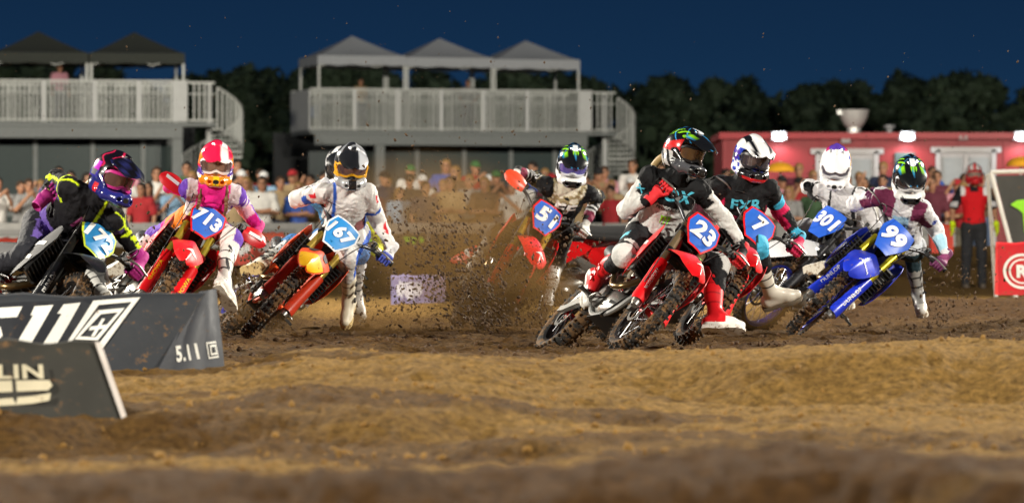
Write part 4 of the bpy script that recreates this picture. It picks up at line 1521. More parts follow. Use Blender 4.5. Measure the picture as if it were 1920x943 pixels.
    V, F = s.nets(); V = relax(V, F, 2, .4)
    N = vnormals(relax(V, F, 4, .5), F)
    idx, tt = seg_param(V, segs)
    V = wrinkle(V, F, .011, seed)
    q = V - pel
    fr = dict(V=V, N=N, idx=idx, t=tt, side=q @ s_ax, front=N @ chest_f, h=q @ up, outer=np.where(idx < 3, -(N @ s_ax), N @ s_ax), upn=N @ up)
    dye = c['jersey'](fr)
    jer = cap('jersey', np_mesh('jersey', V - O, F, dye), dye_mat('jersey_cloth', rough=.8, mud=.05, spec=.25, bump=.35))
    bvh = BVHTree.FromPolygons([Vector(p) for p in V], [tuple(x) for x in F])
    # --- trousers ----------------------------------------------------------------
    s = SDF(lo, hi, .0095)
    s.ell(pel + up * .03, (.162, .122, .105), rotc, .05)
    segs = []
    for hp, kn, an in ((hpR, kneR, ankR), (hpL, kneL, ankL)):
        s.cone(hp, kn, .098, .070, .05).ell(kn, (.077, .077, .082), k=.03).cone(kn, kn + (an - kn) * .45, .073, .056, .03)
        segs += [(hp, kn, .09), (kn, an, .06)]
    V, F = s.nets(); V = relax(V, F, 2, .4); N = vnormals(relax(V, F, 4, .5), F)
    idx, tt = seg_param(V, segs); V = wrinkle(V, F, .006, seed + 3)
    thf = [nrm((kn - hp) + (kn - an)) for hp, kn, an in ((hpR, kneR, ankR), (hpL, kneL, ankL))]
    kfront = np.where(idx < 2, N @ thf[0], N @ thf[1])
    q = V - pel
    fr2 = dict(V=V, N=N, idx=idx, t=tt, side=q @ s_ax, front=kfront, h=q @ up, outer=np.where(idx < 2, -(N @ h_ax), N @ h_ax))
    cap('trousers', np_mesh('trousers', V - O, F, c['pants'](fr2)), dye_mat('trouser_cloth', rough=.75, mud=.1, spec=.3, bump=.35))
    # --- gloves ----------------------------------------------------------------
    for k, sd in (('R', -1), ('L', 1)):
        x, y, z, g = gl_m[k]
        gm = dyed(GP[sd], 'glove', c['glove'])
        cap('glove', gm, dye_mat('glove_cloth', rough=.7, mud=.08), mtx=mtx_from(x, y, z, loc(g)))
    # --- boots ----------------------------------------------------------------
    for an, kn, tp, nm in ((ankR, kneR, c.get('toeR'), 'R'), (ankL, kneL, c['toeL'], 'L')):
        z = nrm(kn - an)
        if nm == 'R' and tp is None:
            x = fwd
        else:
            x = None; bq = None
            u = nrm(np.cross(z, (0.2, 1, .1))); w = np.cross(z, u)
            for k in range(72):
                a = 2 * math.pi * k / 72; d = u * math.cos(a) + w * math.sin(a)
                p = an + d * .20 - z * .07
                e = np.linalg.norm(proj(p) - np.array(tp)) + (3 if d[1] > 0 else 0)
                if bq is None or e < bq: bq, x = e, d
        x = nrm(x - z * (x @ z)); y = np.cross(z, x)
        b = cap('boot', dyed(BP['upper'], 'boot', c['boot']), dye_mat('boot_shell', rough=.42, mud=c.get('bootmud', .22), coat=.1), mtx=mtx_from(x, y, z, loc(an)) @ Matrix.Scale(.93, 4))
        obj('sole', BP['sole'], tinted('sole ' + c.get('sole', '#d8d2c4'), c.get('sole', '#d8d2c4'), rough=.7, mud=.5), b)
        os_ = -1 if nm == 'R' else 1
        for zz, xx in ((.035, .035), (.115, .03), (.20, .025)):
            o = obj('buckle', BP['buckle'], tinted('buckle ' + c.get('buckle', '#2a2a2c'), c.get('buckle', '#2a2a2c'), rough=.4), b, Matrix.Translation((xx, os_ * (.053 + .018 * zz / .2), zz)) @ Matrix.Rotation(0 if os_ > 0 else math.pi, 4, 'Z'))
    # --- helmet ----------------------------------------------------------------
    hm = mtx_from(hf, hl, hu, loc(head)) @ Matrix.Scale(hs, 4)
    h = cap('helmet', dyed(HP['shell'], 'helmet', c['hel']), dye_mat('helmet_gloss', rough=.22, coat=.8, mud=-.1), mtx=hm)
    pk = HP['peak'].copy()
    V = np.array([tuple(v.co) for v in pk.vertices])
    C = np.ones((len(V), 4), np.float32); C[:, :3] = c['peak'](V)
    pk.color_attributes.new("dye", 'FLOAT_COLOR', 'POINT').data.foreach_set("color", C.ravel())
    obj('peak', pk, dye_mat('helmet_gloss'), h)
    g = obj('goggles', HP['goggle'], tinted('goggle ' + c['gog'], c['gog'], rough=.4), h)
    obj('lens', HP['lens'], lens_mat(c['lens'], c.get('clear', .3)), h)
    obj('strap', HP['strap'], tinted('strap ' + c['strap'], c['strap'], rough=.8), h)
    obj('mouth_vent', HP['vent'], BLACK(), h)
    if c.get('hclaw'):
        flat_print('emblem', claw(), (.165, 0, .146), (0, 1, 0), (-.9, 0, .3), .06, tinted('print #8fe01c', '#8fe01c'), h, lift=.010)
    if c.get('braids'):
        for sd in (1, -1):
            p0 = head - hu * .12 + hl * sd * .085 + hf * .01
            p1 = shc + s_ax * sd * .10 + chest_f * .10 - up * .02; p2 = p1 - up * .15 + chest_f * .03
            pts = curve_pts([loc(p0), loc(p0 * .4 + p1 * .6 + chest_f * .04), loc(p1 + chest_f * .02), loc(p2)], 30)
            rr = [.016 + .004 * math.sin(i * 1.6) - .006 * i / len(pts) for i in range(len(pts))]
            MB().tube(pts, rr, 8).build('hair_braid', mat('brown_hair', S('#6e4a2c'), rough=.6), person, sharp=60)
    if c.get('ponytail'):
        p0 = head - hf * .13 - hu * .06
        pts = curve_pts([loc(p0), loc(p0 - hf * .06 - hu * .03), loc(p0 - hf * .10 - hu * .12), loc(p0 - hf * .08 - hu * .22)], 16)
        MB().tube(pts, [.02 + .008 * math.sin(3.1 * i / len(pts)) for i in range(len(pts))], 8).build('hair', mat('fair_hair', S(c['ponytail']), rough=.6), person, sharp=60)
    # --- printed marks on the jersey --------------------------------------------
    for kind, side, hgt, size, width, col, nm in c.get('prints', []):
        o = pel + up * hgt + s_ax * side
        gl = claw() if kind == 'CLAW' else text_2d(kind, .03, .1)
        wrap_print(nm, gl, o, s_ax, up, size, tinted('print ' + col, col, rough=.6), jer, bvh, width=width, off=O, reach=.6, lift=.005)
    for kind, k, t, size, width, col in c.get('arm_prints', []):
        sh = shR if k == 'R' else shL
        e = elb[k]; o = sh + (e - sh) * t
        n = nrm(np.array([0, -1, .25]) - nrm(e - sh) * (np.array([0, -1, .25]) @ nrm(e - sh)))
        u = nrm(e - sh) if k == 'L' else -nrm(e - sh)
        wrap_print('lettering', text_2d(kind, .03, .1), o, u, np.cross(n, u), size, tinted('print ' + col, col, rough=.6), jer, bvh, width=width, off=O, reach=.5, lift=.005)
    return person
# ------------------------------------------------------------------ bikes and riders of this race
RED = '#e0141c'
def J(fn): return fn

def j23(f):
    C = paint(f['V'], '#d2d2d0'); i, t, h = f['idx'], f['t'], f['h']
    put(C, (i == 0) & (h > .315), '#131417')
    put(C, (i == 0) & (np.abs(f['side']) > .14) & (h < .20), '#2a2b30')
    put(C, ((i == 1) | (i == 3)) & (t < .42), '#131417')
    put(C, ((i == 1) | (i == 3)) & (t > .2) & (t < .42) & (f['outer'] > .55), '#d2d2d0')
    put(C, ((i == 2) | (i == 4)) & (f['outer'] < -.35), '#15161a'); put(C, ((i == 2) | (i == 4)) & (t > .75), '#15161a')
    return C
def p23(f):
    C = paint(f['V'], '#17181c')
    put(C, (f['h'] > .0) & ((f['t'] < .14) & (f['idx'] % 2 == 0)), '#d2d2d0')
    put(C, ((f['idx'] % 2 == 0) & (f['t'] > .72) | (f['idx'] % 2 == 1) & (f['t'] < .16)) & (f['front'] > .30), '#d2d2d0')
    put(C, (f['idx'] % 2 == 0) & (f['t'] > .45) & (f['t'] < .6) & (f['outer'] > .5), '#6fc3d8')
    return C
def j7(f):
    C = paint(f['V'], '#17181b'); i, t, h = f['idx'], f['t'], f['h']
    put(C, (i == 0) & (h > .20) & (h < .27) & (np.abs(f['side']) > .05), '#7c1838')
    put(C, (i == 0) & (np.abs(f['side']) > .145), '#c2194e')
    put(C, ((i == 1) | (i == 3)) & (t > .45) & (t < .78) & (f['outer'] > .0), '#3fa9cf')
    put(C, ((i == 1) | (i == 3)) & (t > .7), '#d41f58')
    put(C, ((i == 2) | (i == 4)) & (f['outer'] < .0) & (t < .6), '#d41f58')
    put(C, ((i == 2) | (i == 4)) & (t > .72) & (t < .9), '#3fa9cf')
    put(C, (i == 0) & (h > .16) & (h < .22) & (f['side'] < -.04) & (f['side'] > -.12), '#2a50c8')
    return C
def p7(f):
    C = paint(f['V'], '#191a1e')
    put(C, (f['idx'] % 2 == 0) & (f['t'] > .75) & (f['outer'] > .1), '#3fa9cf'); put(C, (f['idx'] % 2 == 1) & (f['t'] < .08), '#3a3b40')
    return C
def j99(f):
    C = paint(f['V'], '#d2d2d6'); i, t, h = f['idx'], f['t'], f['h']
    put(C, ((i == 1) | (i == 3)) & (t < .62) & (f['front'] > .05) & (f['outer'] < .6), '#6e2a4a')
    put(C, (i == 0) & (h > .36) & (np.abs(f['side']) > .07), '#6e2a4a')
    put(C, (i == 0) & (h > .22) & (h < .40) & (np.abs(f['side']) < .06), '#9fc6de'); put(C, (i == 0) & (h < .12), '#d9dbe2')
    put(C, ((i == 2) | (i == 4)) & (t > .3) & (t < .85), '#a9d3e6')
    put(C, (i == 0) & (h > .12) & (h < .2) & (np.abs(f['side']) < .1), '#3a4a78')
    return C
def p99(f):
    C = paint(f['V'], '#20343c')
    put(C, (f['h'] > .03), '#d7dde4'); put(C, (f['idx'] % 2 == 0) & (f['t'] > .5) & (f['t'] < .7), '#6fb2c4')
    put(C, (f['idx'] % 2 == 0) & (f['t'] > .88) & (f['front'] > .2), '#7a2f4c')
    return C
def j301(f):
    C = paint(f['V'], '#c9c7ca'); i, t, h = f['idx'], f['t'], f['h']
    put(C, (i == 0) & (np.abs(np.abs(f['side']) - .095) < .014), '#1c1c20')
    put(C, ((i == 1) | (i == 3)) & (np.abs(f['front']) < .14), '#1c1c20')
    put(C, ((i == 2) | (i == 4)) & (t > .8), '#1c1c20'); put(C, (i == 0) & (h > .42) & (np.abs(f['side']) > .10), '#e3e3e6')
    return C
def p301(f):
    C = paint(f['V'], '#c4c2c6'); put(C, (f['outer'] > .8), '#26262b'); return C
def j51(f):
    C = paint(f['V'], '#15161a'); i, t, h = f['idx'], f['t'], f['h']
    n = fbm(f['V'] * 16, 3, 5)
    put(C, (i == 0) & (h > .36) & (n > -.15), '#9c8d6a'); put(C, (i == 0) & (h > .36) & (n > .15), '#d8d2bf')
    put(C, ((i == 1) | (i == 3)) & (t > .35) & (n > .05), '#6d6348')
    put(C, ((i == 2) | (i == 4)) & (np.sin(t * 40) > .2), '#d7d7d8'); put(C, ((i == 2) | (i == 4)) & (t > .7), '#7c3048')
    return C
def p51(f):
    C = paint(f['V'], '#17171a'); n = fbm(f['V'] * 14, 3, 8); put(C, (f['idx'] % 2 == 0) & (n > .22), '#57503c'); put(C, (f['idx'] % 2 == 1), '#8d8a84'); return C
def j167(f):
    C = paint(f['V'], '#d6d5d4'); i, t, h = f['idx'], f['t'], f['h']
    n = fbm(f['V'] * 9, 2, 3)
    put(C, (i == 0) & (h > .12) & (h < .30) & (n > .12), '#8d5a5c')
    put(C, (i == 0) & (np.abs(np.abs(f['side']) - .13) < .012), '#2c58b8')
    put(C, (i == 0) & (h < .10) & (np.abs(np.abs(f['side']) - .05) < .016), '#c22430')
    put(C, ((i == 1) | (i == 3)) & (t > .05) & (t < .3) & (np.abs(f['front'] - .55) < .16), '#c9222e')
    put(C, ((i == 1) | (i == 3)) & (t > .38) & (t < .6) & (f['front'] > .45) & (n > -.1), '#2c58b8')
    put(C, ((i == 2) | (i == 4)) & (np.abs(f['front'] - .3) < .1) & (t < .6), '#c9222e')
    return C
def p167(f):
    C = paint(f['V'], '#d0cecb'); put(C, (np.abs(f['outer']) < .12), '#8a8a90'); put(C, f['outer'] > .9, '#2c58b8'); return C
def j713(f):
    C = paint(f['V'], '#dccfd6'); i, t, h = f['idx'], f['t'], f['h']
    put(C, (i == 0) & (np.abs(f['side']) < .115) & (h > .15), '#e0218a')
    put(C, (i == 0) & (h < .15), '#efb07c')
    put(C, ((i == 1) | (i == 3)) & (f['outer'] > .35) & (np.sin(t * 16) > -.3), '#6a3fb0')
    put(C, ((i == 2) | (i == 4)) & (t > .3), '#f0b9c8'); put(C, ((i == 2) | (i == 4)) & (t > .62), '#e0218a'); put(C, ((i == 2) | (i == 4)) & (t > .3) & (f['outer'] > .5), '#6a3fb0')
    return C
def p713(f):
    C = paint(f['V'], '#f07f1c')
    put(C, (f['idx'] % 2 == 0) & (f['t'] > .55), '#6a3fb0'); put(C, (f['idx'] % 2 == 0) & (f['t'] > .55) & (f['outer'] < .1), '#e8dcd6'); put(C, (f['idx'] % 2 == 0) & (f['t'] > .45) & (f['t'] < .56), '#e0218a')
    put(C, (f['idx'] % 2 == 1), '#e4d9d6'); put(C, (f['idx'] % 2 == 1) & (f['t'] < .1), '#5a3aa0')
    return C
def j172(f):
    C = paint(f['V'], '#17161b'); i, t, h = f['idx'], f['t'], f['h']
    put(C, (i == 0) & (np.abs(np.abs(f['side']) - .14 + (h - .3) * .12) < .010) & (h > .2), '#d4ee1c')
    put(C, (i == 0) & (h > .0) & (h < .16) & (f['side'] < -.02), '#6d57a8')
    put(C, (i == 0) & (h < .04), '#3a3a46')
    put(C, ((i == 1) | (i == 3)) & (f['front'] > .25) & (t > .12) & (t < .75), '#564a86')
    put(C, ((i == 1) | (i == 3)) & (np.abs(f['front'] - .05) < .10), '#d4ee1c'); put(C, ((i == 1) | (i == 3)) & (np.abs(t - .06) < .045), '#d4ee1c')
    put(C, ((i == 2) | (i == 4)) & (np.abs(f['outer'] - .2) < .17) & (np.sin(t * 30) > -.6), '#d4ee1c'); put(C, ((i == 2) | (i == 4)) & (t > .74), '#b0308c')
    return C
def p172(f):
    C = paint(f['V'], '#23242c'); put(C, (f['idx'] % 2 == 0) & (f['t'] > .25) & (f['t'] < .7) & (f['front'] > .45), '#6d57a8'); return C
def jblue(f):
    C = paint(f['V'], '#2f7fb4'); i, t = f['idx'], f['t']
    put(C, ((i == 2) | (i == 4)) & (t > .1), '#d8e61c'); put(C, (i == 0) & (f['h'] > .3), '#e6e8ea'); return C
def pblue(f):
    C = paint(f['V'], '#2f6fb0'); put(C, (f['idx'] % 2 == 1), '#d9dadc'); return C
def jdark(f): return paint(f['V'], '#1b1b20')

def boot_plain(a, b='#1c1c1f', toe=None, patt=0):
    def f(V):
        x, y, z = V.T; C = paint(V, a)
        put(C, (np.abs(z - .085) < .007) | (np.abs(z - .165) < .007) | (np.abs(z - .25) < .006), b)
        if patt: put(C, (np.sin(x * 55 + z * 38) > .72) & (np.abs(y) > .03) & (z > -.04), b)
        
        if toe: put(C, (x > .07) & (z < -.03), toe); put(C, (z < -.085), toe) if toe else None
        return C
    return f
def glove_c(a, b, cuff=None):
    def f(V):
        x, y, z = V.T; C = paint(V, a); put(C, (x < -.03) & (z > .03), b); put(C, (x < -.09), cuff or b); return C
    return f
def flat_c(a, b=None, fn=None):
    def f(V):
        C = paint(V, a)
        if b: put(C, fn(*V.T), b)
        return C
    return f
peak_claw = flat_c('#131417', '#3a9fe0', lambda x, y, z: np.abs(np.sin(np.abs(y) * 60 + x * 40)) < .14)
peak_claw2 = lambda V: put(peak_claw(V), (V[:, 0] < .12) & (np.abs(V[:, 1]) > .05) & (np.sin(V[:, 0] * 190 + np.abs(V[:, 1]) * 120) > .2), '#93e01f')

HON = dict(col=RED, col2=RED, guard=RED, fork='#8b7a5c', rim='#18181a', hub='#a8201f', frame='#9a9a98', plate='#2a66cc', plate_edge=RED, pad='#17181b', padtext='RENTHAL', fmark='wing')
YAM = dict(col='#1b35c4', col2='#1b35c4', guard='#1b35c4', fork='#c2b52a', rim='#1a2c9a', hub='#2a2a2c', frame='#8f9094', plate='#2a60d0', plate_edge='#2a60d0', edge=False, pad='#17181b', padtext='YAMAHA', stext='YAMAHA', ftext='YAMAHA', g1='#e8c31e', g2='#e6e6e4')
BIKES = [
    dict(HON, n='23', num='23', pose=(.4286, 28.21, -74.0, 43.0, 3.0, -.055), steer=1.0, fclaw=True, gtext='MOTOSPORT', mud=.12,
         label='red motocross bike number 23 with black wheel rims, nearest of the right-hand pack'),
    dict(HON, n='7', num='7', pose=(.876, 29.583, -69.8, 42.3), steer=-5.9,
         label='red motocross bike number 7 half hidden behind bike number 23'),
    dict(YAM, n='99', num='99', pose=(2.112, 32.236, -96.0, 48.2), steer=-4.6, gtext='DUNLOP',
         label='blue motocross bike number 99 leaning hard over at the right'),
    dict(YAM, n='301', num='301', pose=(2.084, 34.265, -112.0, 38.2), steer=-20.8, col='#e6e7ea', col2='#e6e7ea', fender='#e6e7ea', rfender='#e6e7ea', guard='#2b2c30', fork='#3a3a3c', mud=.2,
         label='white motocross bike number 301 with blue number plate between bikes 7 and 99'),
    dict(HON, n='51', num='51', pose=(-.364, 34.08, -82.0, 32.3), steer=7.9, hguard='#d84a2c', hgs='R', mud=.25, fork='#b89a3a',
         label='red motocross bike number 51 behind the cloud of thrown dirt'),
    dict(n='167', num='167', pose=(-2.073, 31.634, -81.0, 46.4), steer=-8.4, col='#e8501c', col2='#e8501c', guard='#b8351a', fork='#b9a24a', rim='#1a1a1c', hub='#e8501c', frame='#e8501c', plate='#2f8ed6', plate_edge='#e9ebee', edge=True,
         pad='#1b1c22', padtext='KTM', fyellow=True, mud=.16, rfender='#e9e6e2', label='orange motocross bike number 167 with yellow fender tip sliding through loose dirt'),
    dict(HON, n='713', num='713', pose=(-2.90, 30.305, -73.0, 38.5), steer=-9.0, hguard='#cf1c26', hgw=True, fork='#b0a53a', gtext='SHOWA', gtextc='#e8c31e', padtext='CTi MX', clamp='#8a1a1a',
         label='red motocross bike number 713 with red hand guards behind the long grey banner'),
    dict(n='172', num='172', pose=(-3.412, 25.632, -52.0, 50.2), steer=-11.6, col='#17181b', col2='#17181b', guard='#1a1b1e', fork='#2c2b2a', rim='#1a1a1c', hub='#3a3a3c', frame='#2a2b2e', plate='#2b86c4', plate_edge='#cfe23a', fender='#1b1c20',
         pad='#17181b', padtext='RENTHAL', gtext='DUNLOP', mud=.06, label='black motocross bike number 172 with blue plate at the left edge'),
    dict(YAM, n='hid', num=None, pose=(-2.20, 34.6, -72.0, 43.0), steer=-4.0, col='#e4e6ea', col2='#2f7fb4', guard='#8b8d90', fork='#9c9c9c', rfender='#e4e6ea', fender='#e4e6ea', seat='#2b5f96', label='white and blue motocross bike mostly hidden behind orange bike number 167'),
    dict(HON, n='tail', num=None, pose=(.50, 36.6, -168.0, 34.0), steer=0, mud=.3, rfender='#e08a86', label='muddy red motocross bike showing only its tail behind rider number 51'),
]
for b in BIKES:
    build_bike(b)

RIDERS = [
    dict(n='23', bR=70.0, label='rider in black and white jersey with red boots and red gloves on bike number 23',
         pelvis=(1222, 446), neck=(1270, 330), shR=(1222, 308), shL=(1328, 328), elR=(1186, 368), elL=(1350, 392), helmet=(1289, 287), look=(42, 14, 12), knR=(1180, 470), knL=(1330, 500),
         anL=(1342, 592), toeL=(1380, 612), dL=28.0, jersey=j23, pants=p23, glove=glove_c('#d6202a', '#1b1b1e', '#d6202a'), boot=boot_plain('#d81a22', '#a51218', '#e8e6e2', 0), bootmud=.05, sole='#e6e2da',
         hel=hel_23, peak=peak_claw2, gog='#1b1b1e', lens='#6e5238', clear=.25, strap='#c9222a', buckle='#d81a22', ponytail='#a58a5a',
         prints=[('FOX', .02, .40, .085, .24, '#49b4d0', 'chest_lettering'), ('PROGRESSIVE', .02, .30, .026, .18, '#17181b', 'lettering'), ('CLAW', .02, .20, .08, None, '#8fe01c', 'emblem')],
         arm_prints=[('X', 'R', .30, .055, .05, '#49b4d0')]),
    dict(n='7', label='rider in black and pink jersey with blue and white helmet on bike number 7',
         pelvis=(1392, 448), neck=(1396, 337), shR=(1342, 326), shL=(1444, 332), elR=(1312, 352), elL=(1464, 400), helmet=(1412, 298), look=(16, 14, 8), knR=(1340, 470), knL=(1430, 488),
         anL=(1446, 548), toeL=(1486, 548), dL=29.6, jersey=j7, pants=p7, glove=glove_c('#d6265a', '#d6265a', '#3fa9cf'), boot=boot_plain('#dcd6c8', '#3a3a3c'), sole='#6b6152',
         hel=hel_7, peak=flat_c('#ececee', '#17181b', lambda x, y, z: (np.abs(y) > .045) & (np.abs(y) < .075)), gog='#2a2a30', lens='#4a4750', clear=.35, strap='#2a2a30',
         prints=[('FXR', .01, .365, .075, .21, '#49b4d0', 'chest_lettering'), ('HONDA', .02, .20, .035, .20, '#e6e6e6', 'lettering')],
         arm_prints=[('FXR', 'R', .75, .04, .10, '#e6e6e6')]),
    dict(n='99', label='rider in white and maroon jersey with dark green-marked helmet on bike number 99',
         pelvis=(1692, 462), neck=(1690, 368), shR=(1655, 352), shL=(1732, 384), elR=(1622, 368), elL=(1756, 430), helmet=(1706, 335), look=(2, 30, 2), knR=(1640, 480), knL=(1710, 486),
         anL=(1722, 556), toeL=(1728, 582), dL=32.6, jersey=j99, pants=p99, glove=glove_c('#6a2a58', '#8a3a6a', '#6a2a58'), boot=boot_plain('#8f8d8a', '#1c1c1f', '#d8d4cc', 1), sole='#c8c2b4',
         hel=hel_claw(), peak=peak_claw2, gog='#e6e6e8', lens='#3a3436', clear=.3, strap='#1d1d20', hclaw=True,
         prints=[('YAMAHA', .0, .17, .035, .19, '#28386a', 'lettering')], arm_prints=[('6', 'L', .5, .05, None, '#2748b0')]),
    dict(n='301', label='rider in light grey jersey with black stripes and white helmet on bike number 301',
         pelvis=(1588, 448), neck=(1578, 350), shR=(1542, 336), shL=(1612, 352), elR=(1500, 346), elL=(1626, 402), helmet=(1567, 312), look=(-6, 28, 5), knR=(1540, 480), knL=(1578, 490),
         anL=(1588, 548), toeL=(1590, 580), dL=34.4, jersey=j301, pants=p301, glove=glove_c('#1d1d20', '#2a2a2e'), boot=boot_plain('#9a968e', '#2a2a2c'), 
         hel=hel_white, peak=flat_c('#ececef'), gog='#d8d8dc', lens='#4a4658', clear=.3, strap='#d8d8dc'),
    dict(n='51', label='rider in black jersey with tan camouflage shoulders and white gloves on bike number 51',
         pelvis=(1035, 428), neck=(1068, 345), shR=(1024, 338), shL=(1102, 352), elR=(988, 326), elL=(1112, 398), helmet=(1074, 310), look=(2, 22, 6), knR=(930, 440), knL=(1040, 490),
         anL=(1026, 562), toeL=(1012, 592), dL=34.2, jersey=j51, pants=p51, glove=glove_c('#e2e0dc', '#c8c6c2', '#2a2a2c'), boot=boot_plain('#c8c6c0', '#5a564e'), bootmud=.5,
         hel=hel_claw(accent='#3a8fd0'), peak=peak_claw2, gog='#e2e4ee', lens='#5a55a8', clear=.25, strap='#e2e4ee', hclaw=True,
         prints=[('FF', .0, .335, .10, .19, '#e6e6e4', 'chest_emblem'), ('HONDA', .0, .22, .03, .17, '#c9c9c6', 'lettering')], arm_prints=[('FLY', 'R', .5, .05, .11, '#e6e6e6'), ('FLY', 'L', .6, .04, .09, '#e6e6e6')]),
    dict(n='167', label='rider in white jersey with black and yellow helmet on orange bike number 167',
         pelvis=(648, 440), neck=(648, 350), shR=(606, 352), shL=(690, 358), elR=(572, 362), elL=(708, 414), helmet=(659, 312), look=(8, 20, 3), knR=(590, 470), knL=(652, 486),
         anL=(654, 562), toeL=(648, 606), dL=31.6, jersey=j167, pants=p167, glove=glove_c('#3a4aa8', '#d2d2d6', '#d2d2d6'), boot=boot_plain('#d8cfb8', '#8a8272'), sole='#c9b078',
         hel=hel_167, peak=flat_c('#1d1e21', '#b9bcc2', lambda x, y, z: (y > .03)), gog='#e2a81c', lens='#5a4648', clear=.3, strap='#1d1d20'),
    dict(n='713', label='rider in pink and white jersey with pink helmet and braids on bike 713',
         pelvis=(376, 418), neck=(402, 350), shR=(350, 338), shL=(438, 348), elR=(306, 352), elL=(460, 392), helmet=(405, 308), look=(6, 12, 4), knR=(288, 448), knL=(424, 462),
         anL=(420, 528), toeL=(438, 560), dL=29.8, jersey=j713, pants=p713, glove=glove_c('#d83a8c', '#d83a8c'), boot=boot_plain('#dcd8d2', '#2c2c30', None, 1), 
         hel=hel_713, peak=flat_c('#e5204f', '#f3ecec', lambda x, y, z: (y > .02) & (y < .08)), gog='#e8e6ea', lens='#7a6058', clear=.45, strap='#3a2a6a', braids=True,
         prints=[('I', .0, .33, .17, .035, '#f4eef0', 'chest_panel')][:0]),
    dict(n='172', label='rider in black jersey with yellow piping and magenta gloves on bike number 172',
         pelvis=(92, 436), neck=(182, 372), shR=(124, 346), shL=(214, 400), elR=(66, 366), elL=(236, 450), helmet=(216, 335), look=(38, 16, 14), knR=(28, 492), knL=(190, 520), torso=.50,
         anL=(196, 560), toeL=(205, 580), dL=25.4, jersey=j172, pants=p172, glove=glove_c('#a8207c', '#b8308c'), boot=boot_plain('#d9d8d4', '#1c1c1f', None, 1),
         hel=hel_172, peak=flat_c('#131116', '#26295a', lambda x, y, z: np.sin(y * 60 + x * 30) > .5), gog='#e23a9a', lens='#7a5a52', clear=.3, strap='#5a5a60', ponytail='#9a7a4a',
         prints=[('M', .04, .37, .09, .12, '#7a2a5c', 'chest_emblem')]),
    dict(n='hid', label='rider in blue and yellow jersey almost hidden behind the rider of bike 167',
         pelvis=(640, 446), neck=(632, 360), shR=(600, 352), shL=(672, 362), elR=(612, 392), elL=(692, 424), helmet=(638, 314), look=(0, 14, 0), knR=(552, 456), knL=(672, 500),
         anL=(668, 556), toeL=(680, 580), dL=34.6, jersey=jblue, pants=pblue, glove=glove_c('#d8e61c', '#d8e61c'), boot=boot_plain('#d8d4cc', '#3a3a3c'),
         hel=hel_plain('#e4e4e6', '#1a1b1e'), peak=flat_c('#1a1b1e'), gog='#1a1b1e', lens='#3a3a40', strap='#1a1b1e'),
]
for r in RIDERS:
    build_rider(r)
# ------------------------------------------------------------------ padded track blocks and banners
def vinyl(name, col, mud=.28):
    return mat(name, S(col), rough=.55, mud=mud, bump=.25, bscale=7, var=.18, vscale=4)

def track_block(name, label, A, B, h, wt, wb, col, skew=0.0, grow=0.0, zoff=0.0, group='padded track marker blocks'):
    """long foam block under a fitted cover, from ground point A to B (left to right along its front), trapezoid in section"""
    A = np.array(A, float); B = np.array(B, float); d = nrm(B - A); bk = nrm(np.array([-d[1], d[0], 0]))
    if bk[1] < 0: bk = -bk
    root = empty(name, tuple(A)); tag(root, label, 'track block', group)
    m = 9; L_ = np.linalg.norm(B - A)
    secs = []
    for i in range(m):
        p = d * L_ * i / (m - 1); sag = .012 * math.sin(i * 2.3) * (0 < i < m - 1)
        o = (wb - wt) / 2
        poly = [(0, 0), (0, .015)]
        for t in np.linspace(.12, .94, 6): poly.append((o * t + sag * math.sin(t * 3), h * t))
        poly += [(o * .97 + .012, h * .985 - sag), (o + .03, h - sag), (o + wt * .5, h - sag * 1.5), (o + wt - .03, h - sag), (o + wt, h * .98)]
        poly += [(wb, .015), (wb, 0)]
        secs.append([p + bk * a + d * (skew * b / h * (i / (m - 1)) ** 6) + np.array([0, 0, b * (1 + grow * i / (m - 1)) + zoff]) for a, b in poly])
    MB().loft(secs).build('cover', vinyl('vinyl ' + col, col), root, sharp=50)
    face_o = (wb - wt) / 2
    up = nrm(bk * face_o + np.array([0, 0, h]))
    return root, d, up, bk, face_o

# the long dark grey block at the left
g21 = 21.0
A = at(-420, 700, g21); Bp = at(287, 700, 20.9); A[2] = 0; Bp[2] = 0
zb = .03
root, d, up, bk, fo = track_block('track_block', 'long dark grey banner block lettered 511 in front of the black bike', (A[0], A[1], 0), (Bp[0], Bp[1], 0), .385, .10, .56, '#303338', skew=.22, grow=.085, zoff=zb - .03)
root.location.z = 0
cov = [o for o in root.children][0]
def L2(p): return np.array(p) - np.array(root.location)
def on_face(px, py):
    """photo pixel -> point on the front face of the long block (world)"""
    o = np.array([0, 0, CAMH]); r_ = nrm(at(px, py, 10.) - o)
    n_ = nrm(np.cross(d, up)); p0 = np.array([A[0], A[1], zb - .03])
    return o + r_ * (((p0 - o) @ n_) / (r_ @ n_)), n_
cbv = BVHTree.FromPolygons([v.co.copy() for v in cov.data.vertices], [tuple(p.vertices) for p in cov.data.polygons])
def face_print(nm, px, faces, m, lift):
    """outline given in photo pixels, printed on the front face of the long block"""
    pts = np.array([L2(on_face(*q)[0]) for q in px]); c0 = pts.mean(0)
    du, dw = nrm(d), nrm(up - d * (up @ d))
    v2 = np.stack([(pts - c0) @ du, (pts - c0) @ dw], 1)
    return wrap_print(nm, (v2, faces), c0, du, dw, 1.0, m, root, cbv, lift=lift, reach=.5, maxlen=.09)
def face_poly(nm, px, m, parent=root, lift=.006):
    return face_print(nm, px, [tuple(range(len(px)))], m, lift)
wv = vinyl('white_vinyl_print', '#e2e2dc', mud=.15)
dkp = vinyl('dark_vinyl_print', '#1c1f26', mud=.2)
face_poly('dark_panel', [(-60, 574), (220, 560), (112, 655), (-60, 660)], dkp, lift=.004)
face_poly('digit', [(-40, 582), (43, 578), (33, 598), (-20, 600), (-26, 612), (2, 616), (6, 632), (-16, 652), (-60, 652), (-50, 640), (-24, 638), (-10, 628), (-14, 622), (-54, 622)], wv)
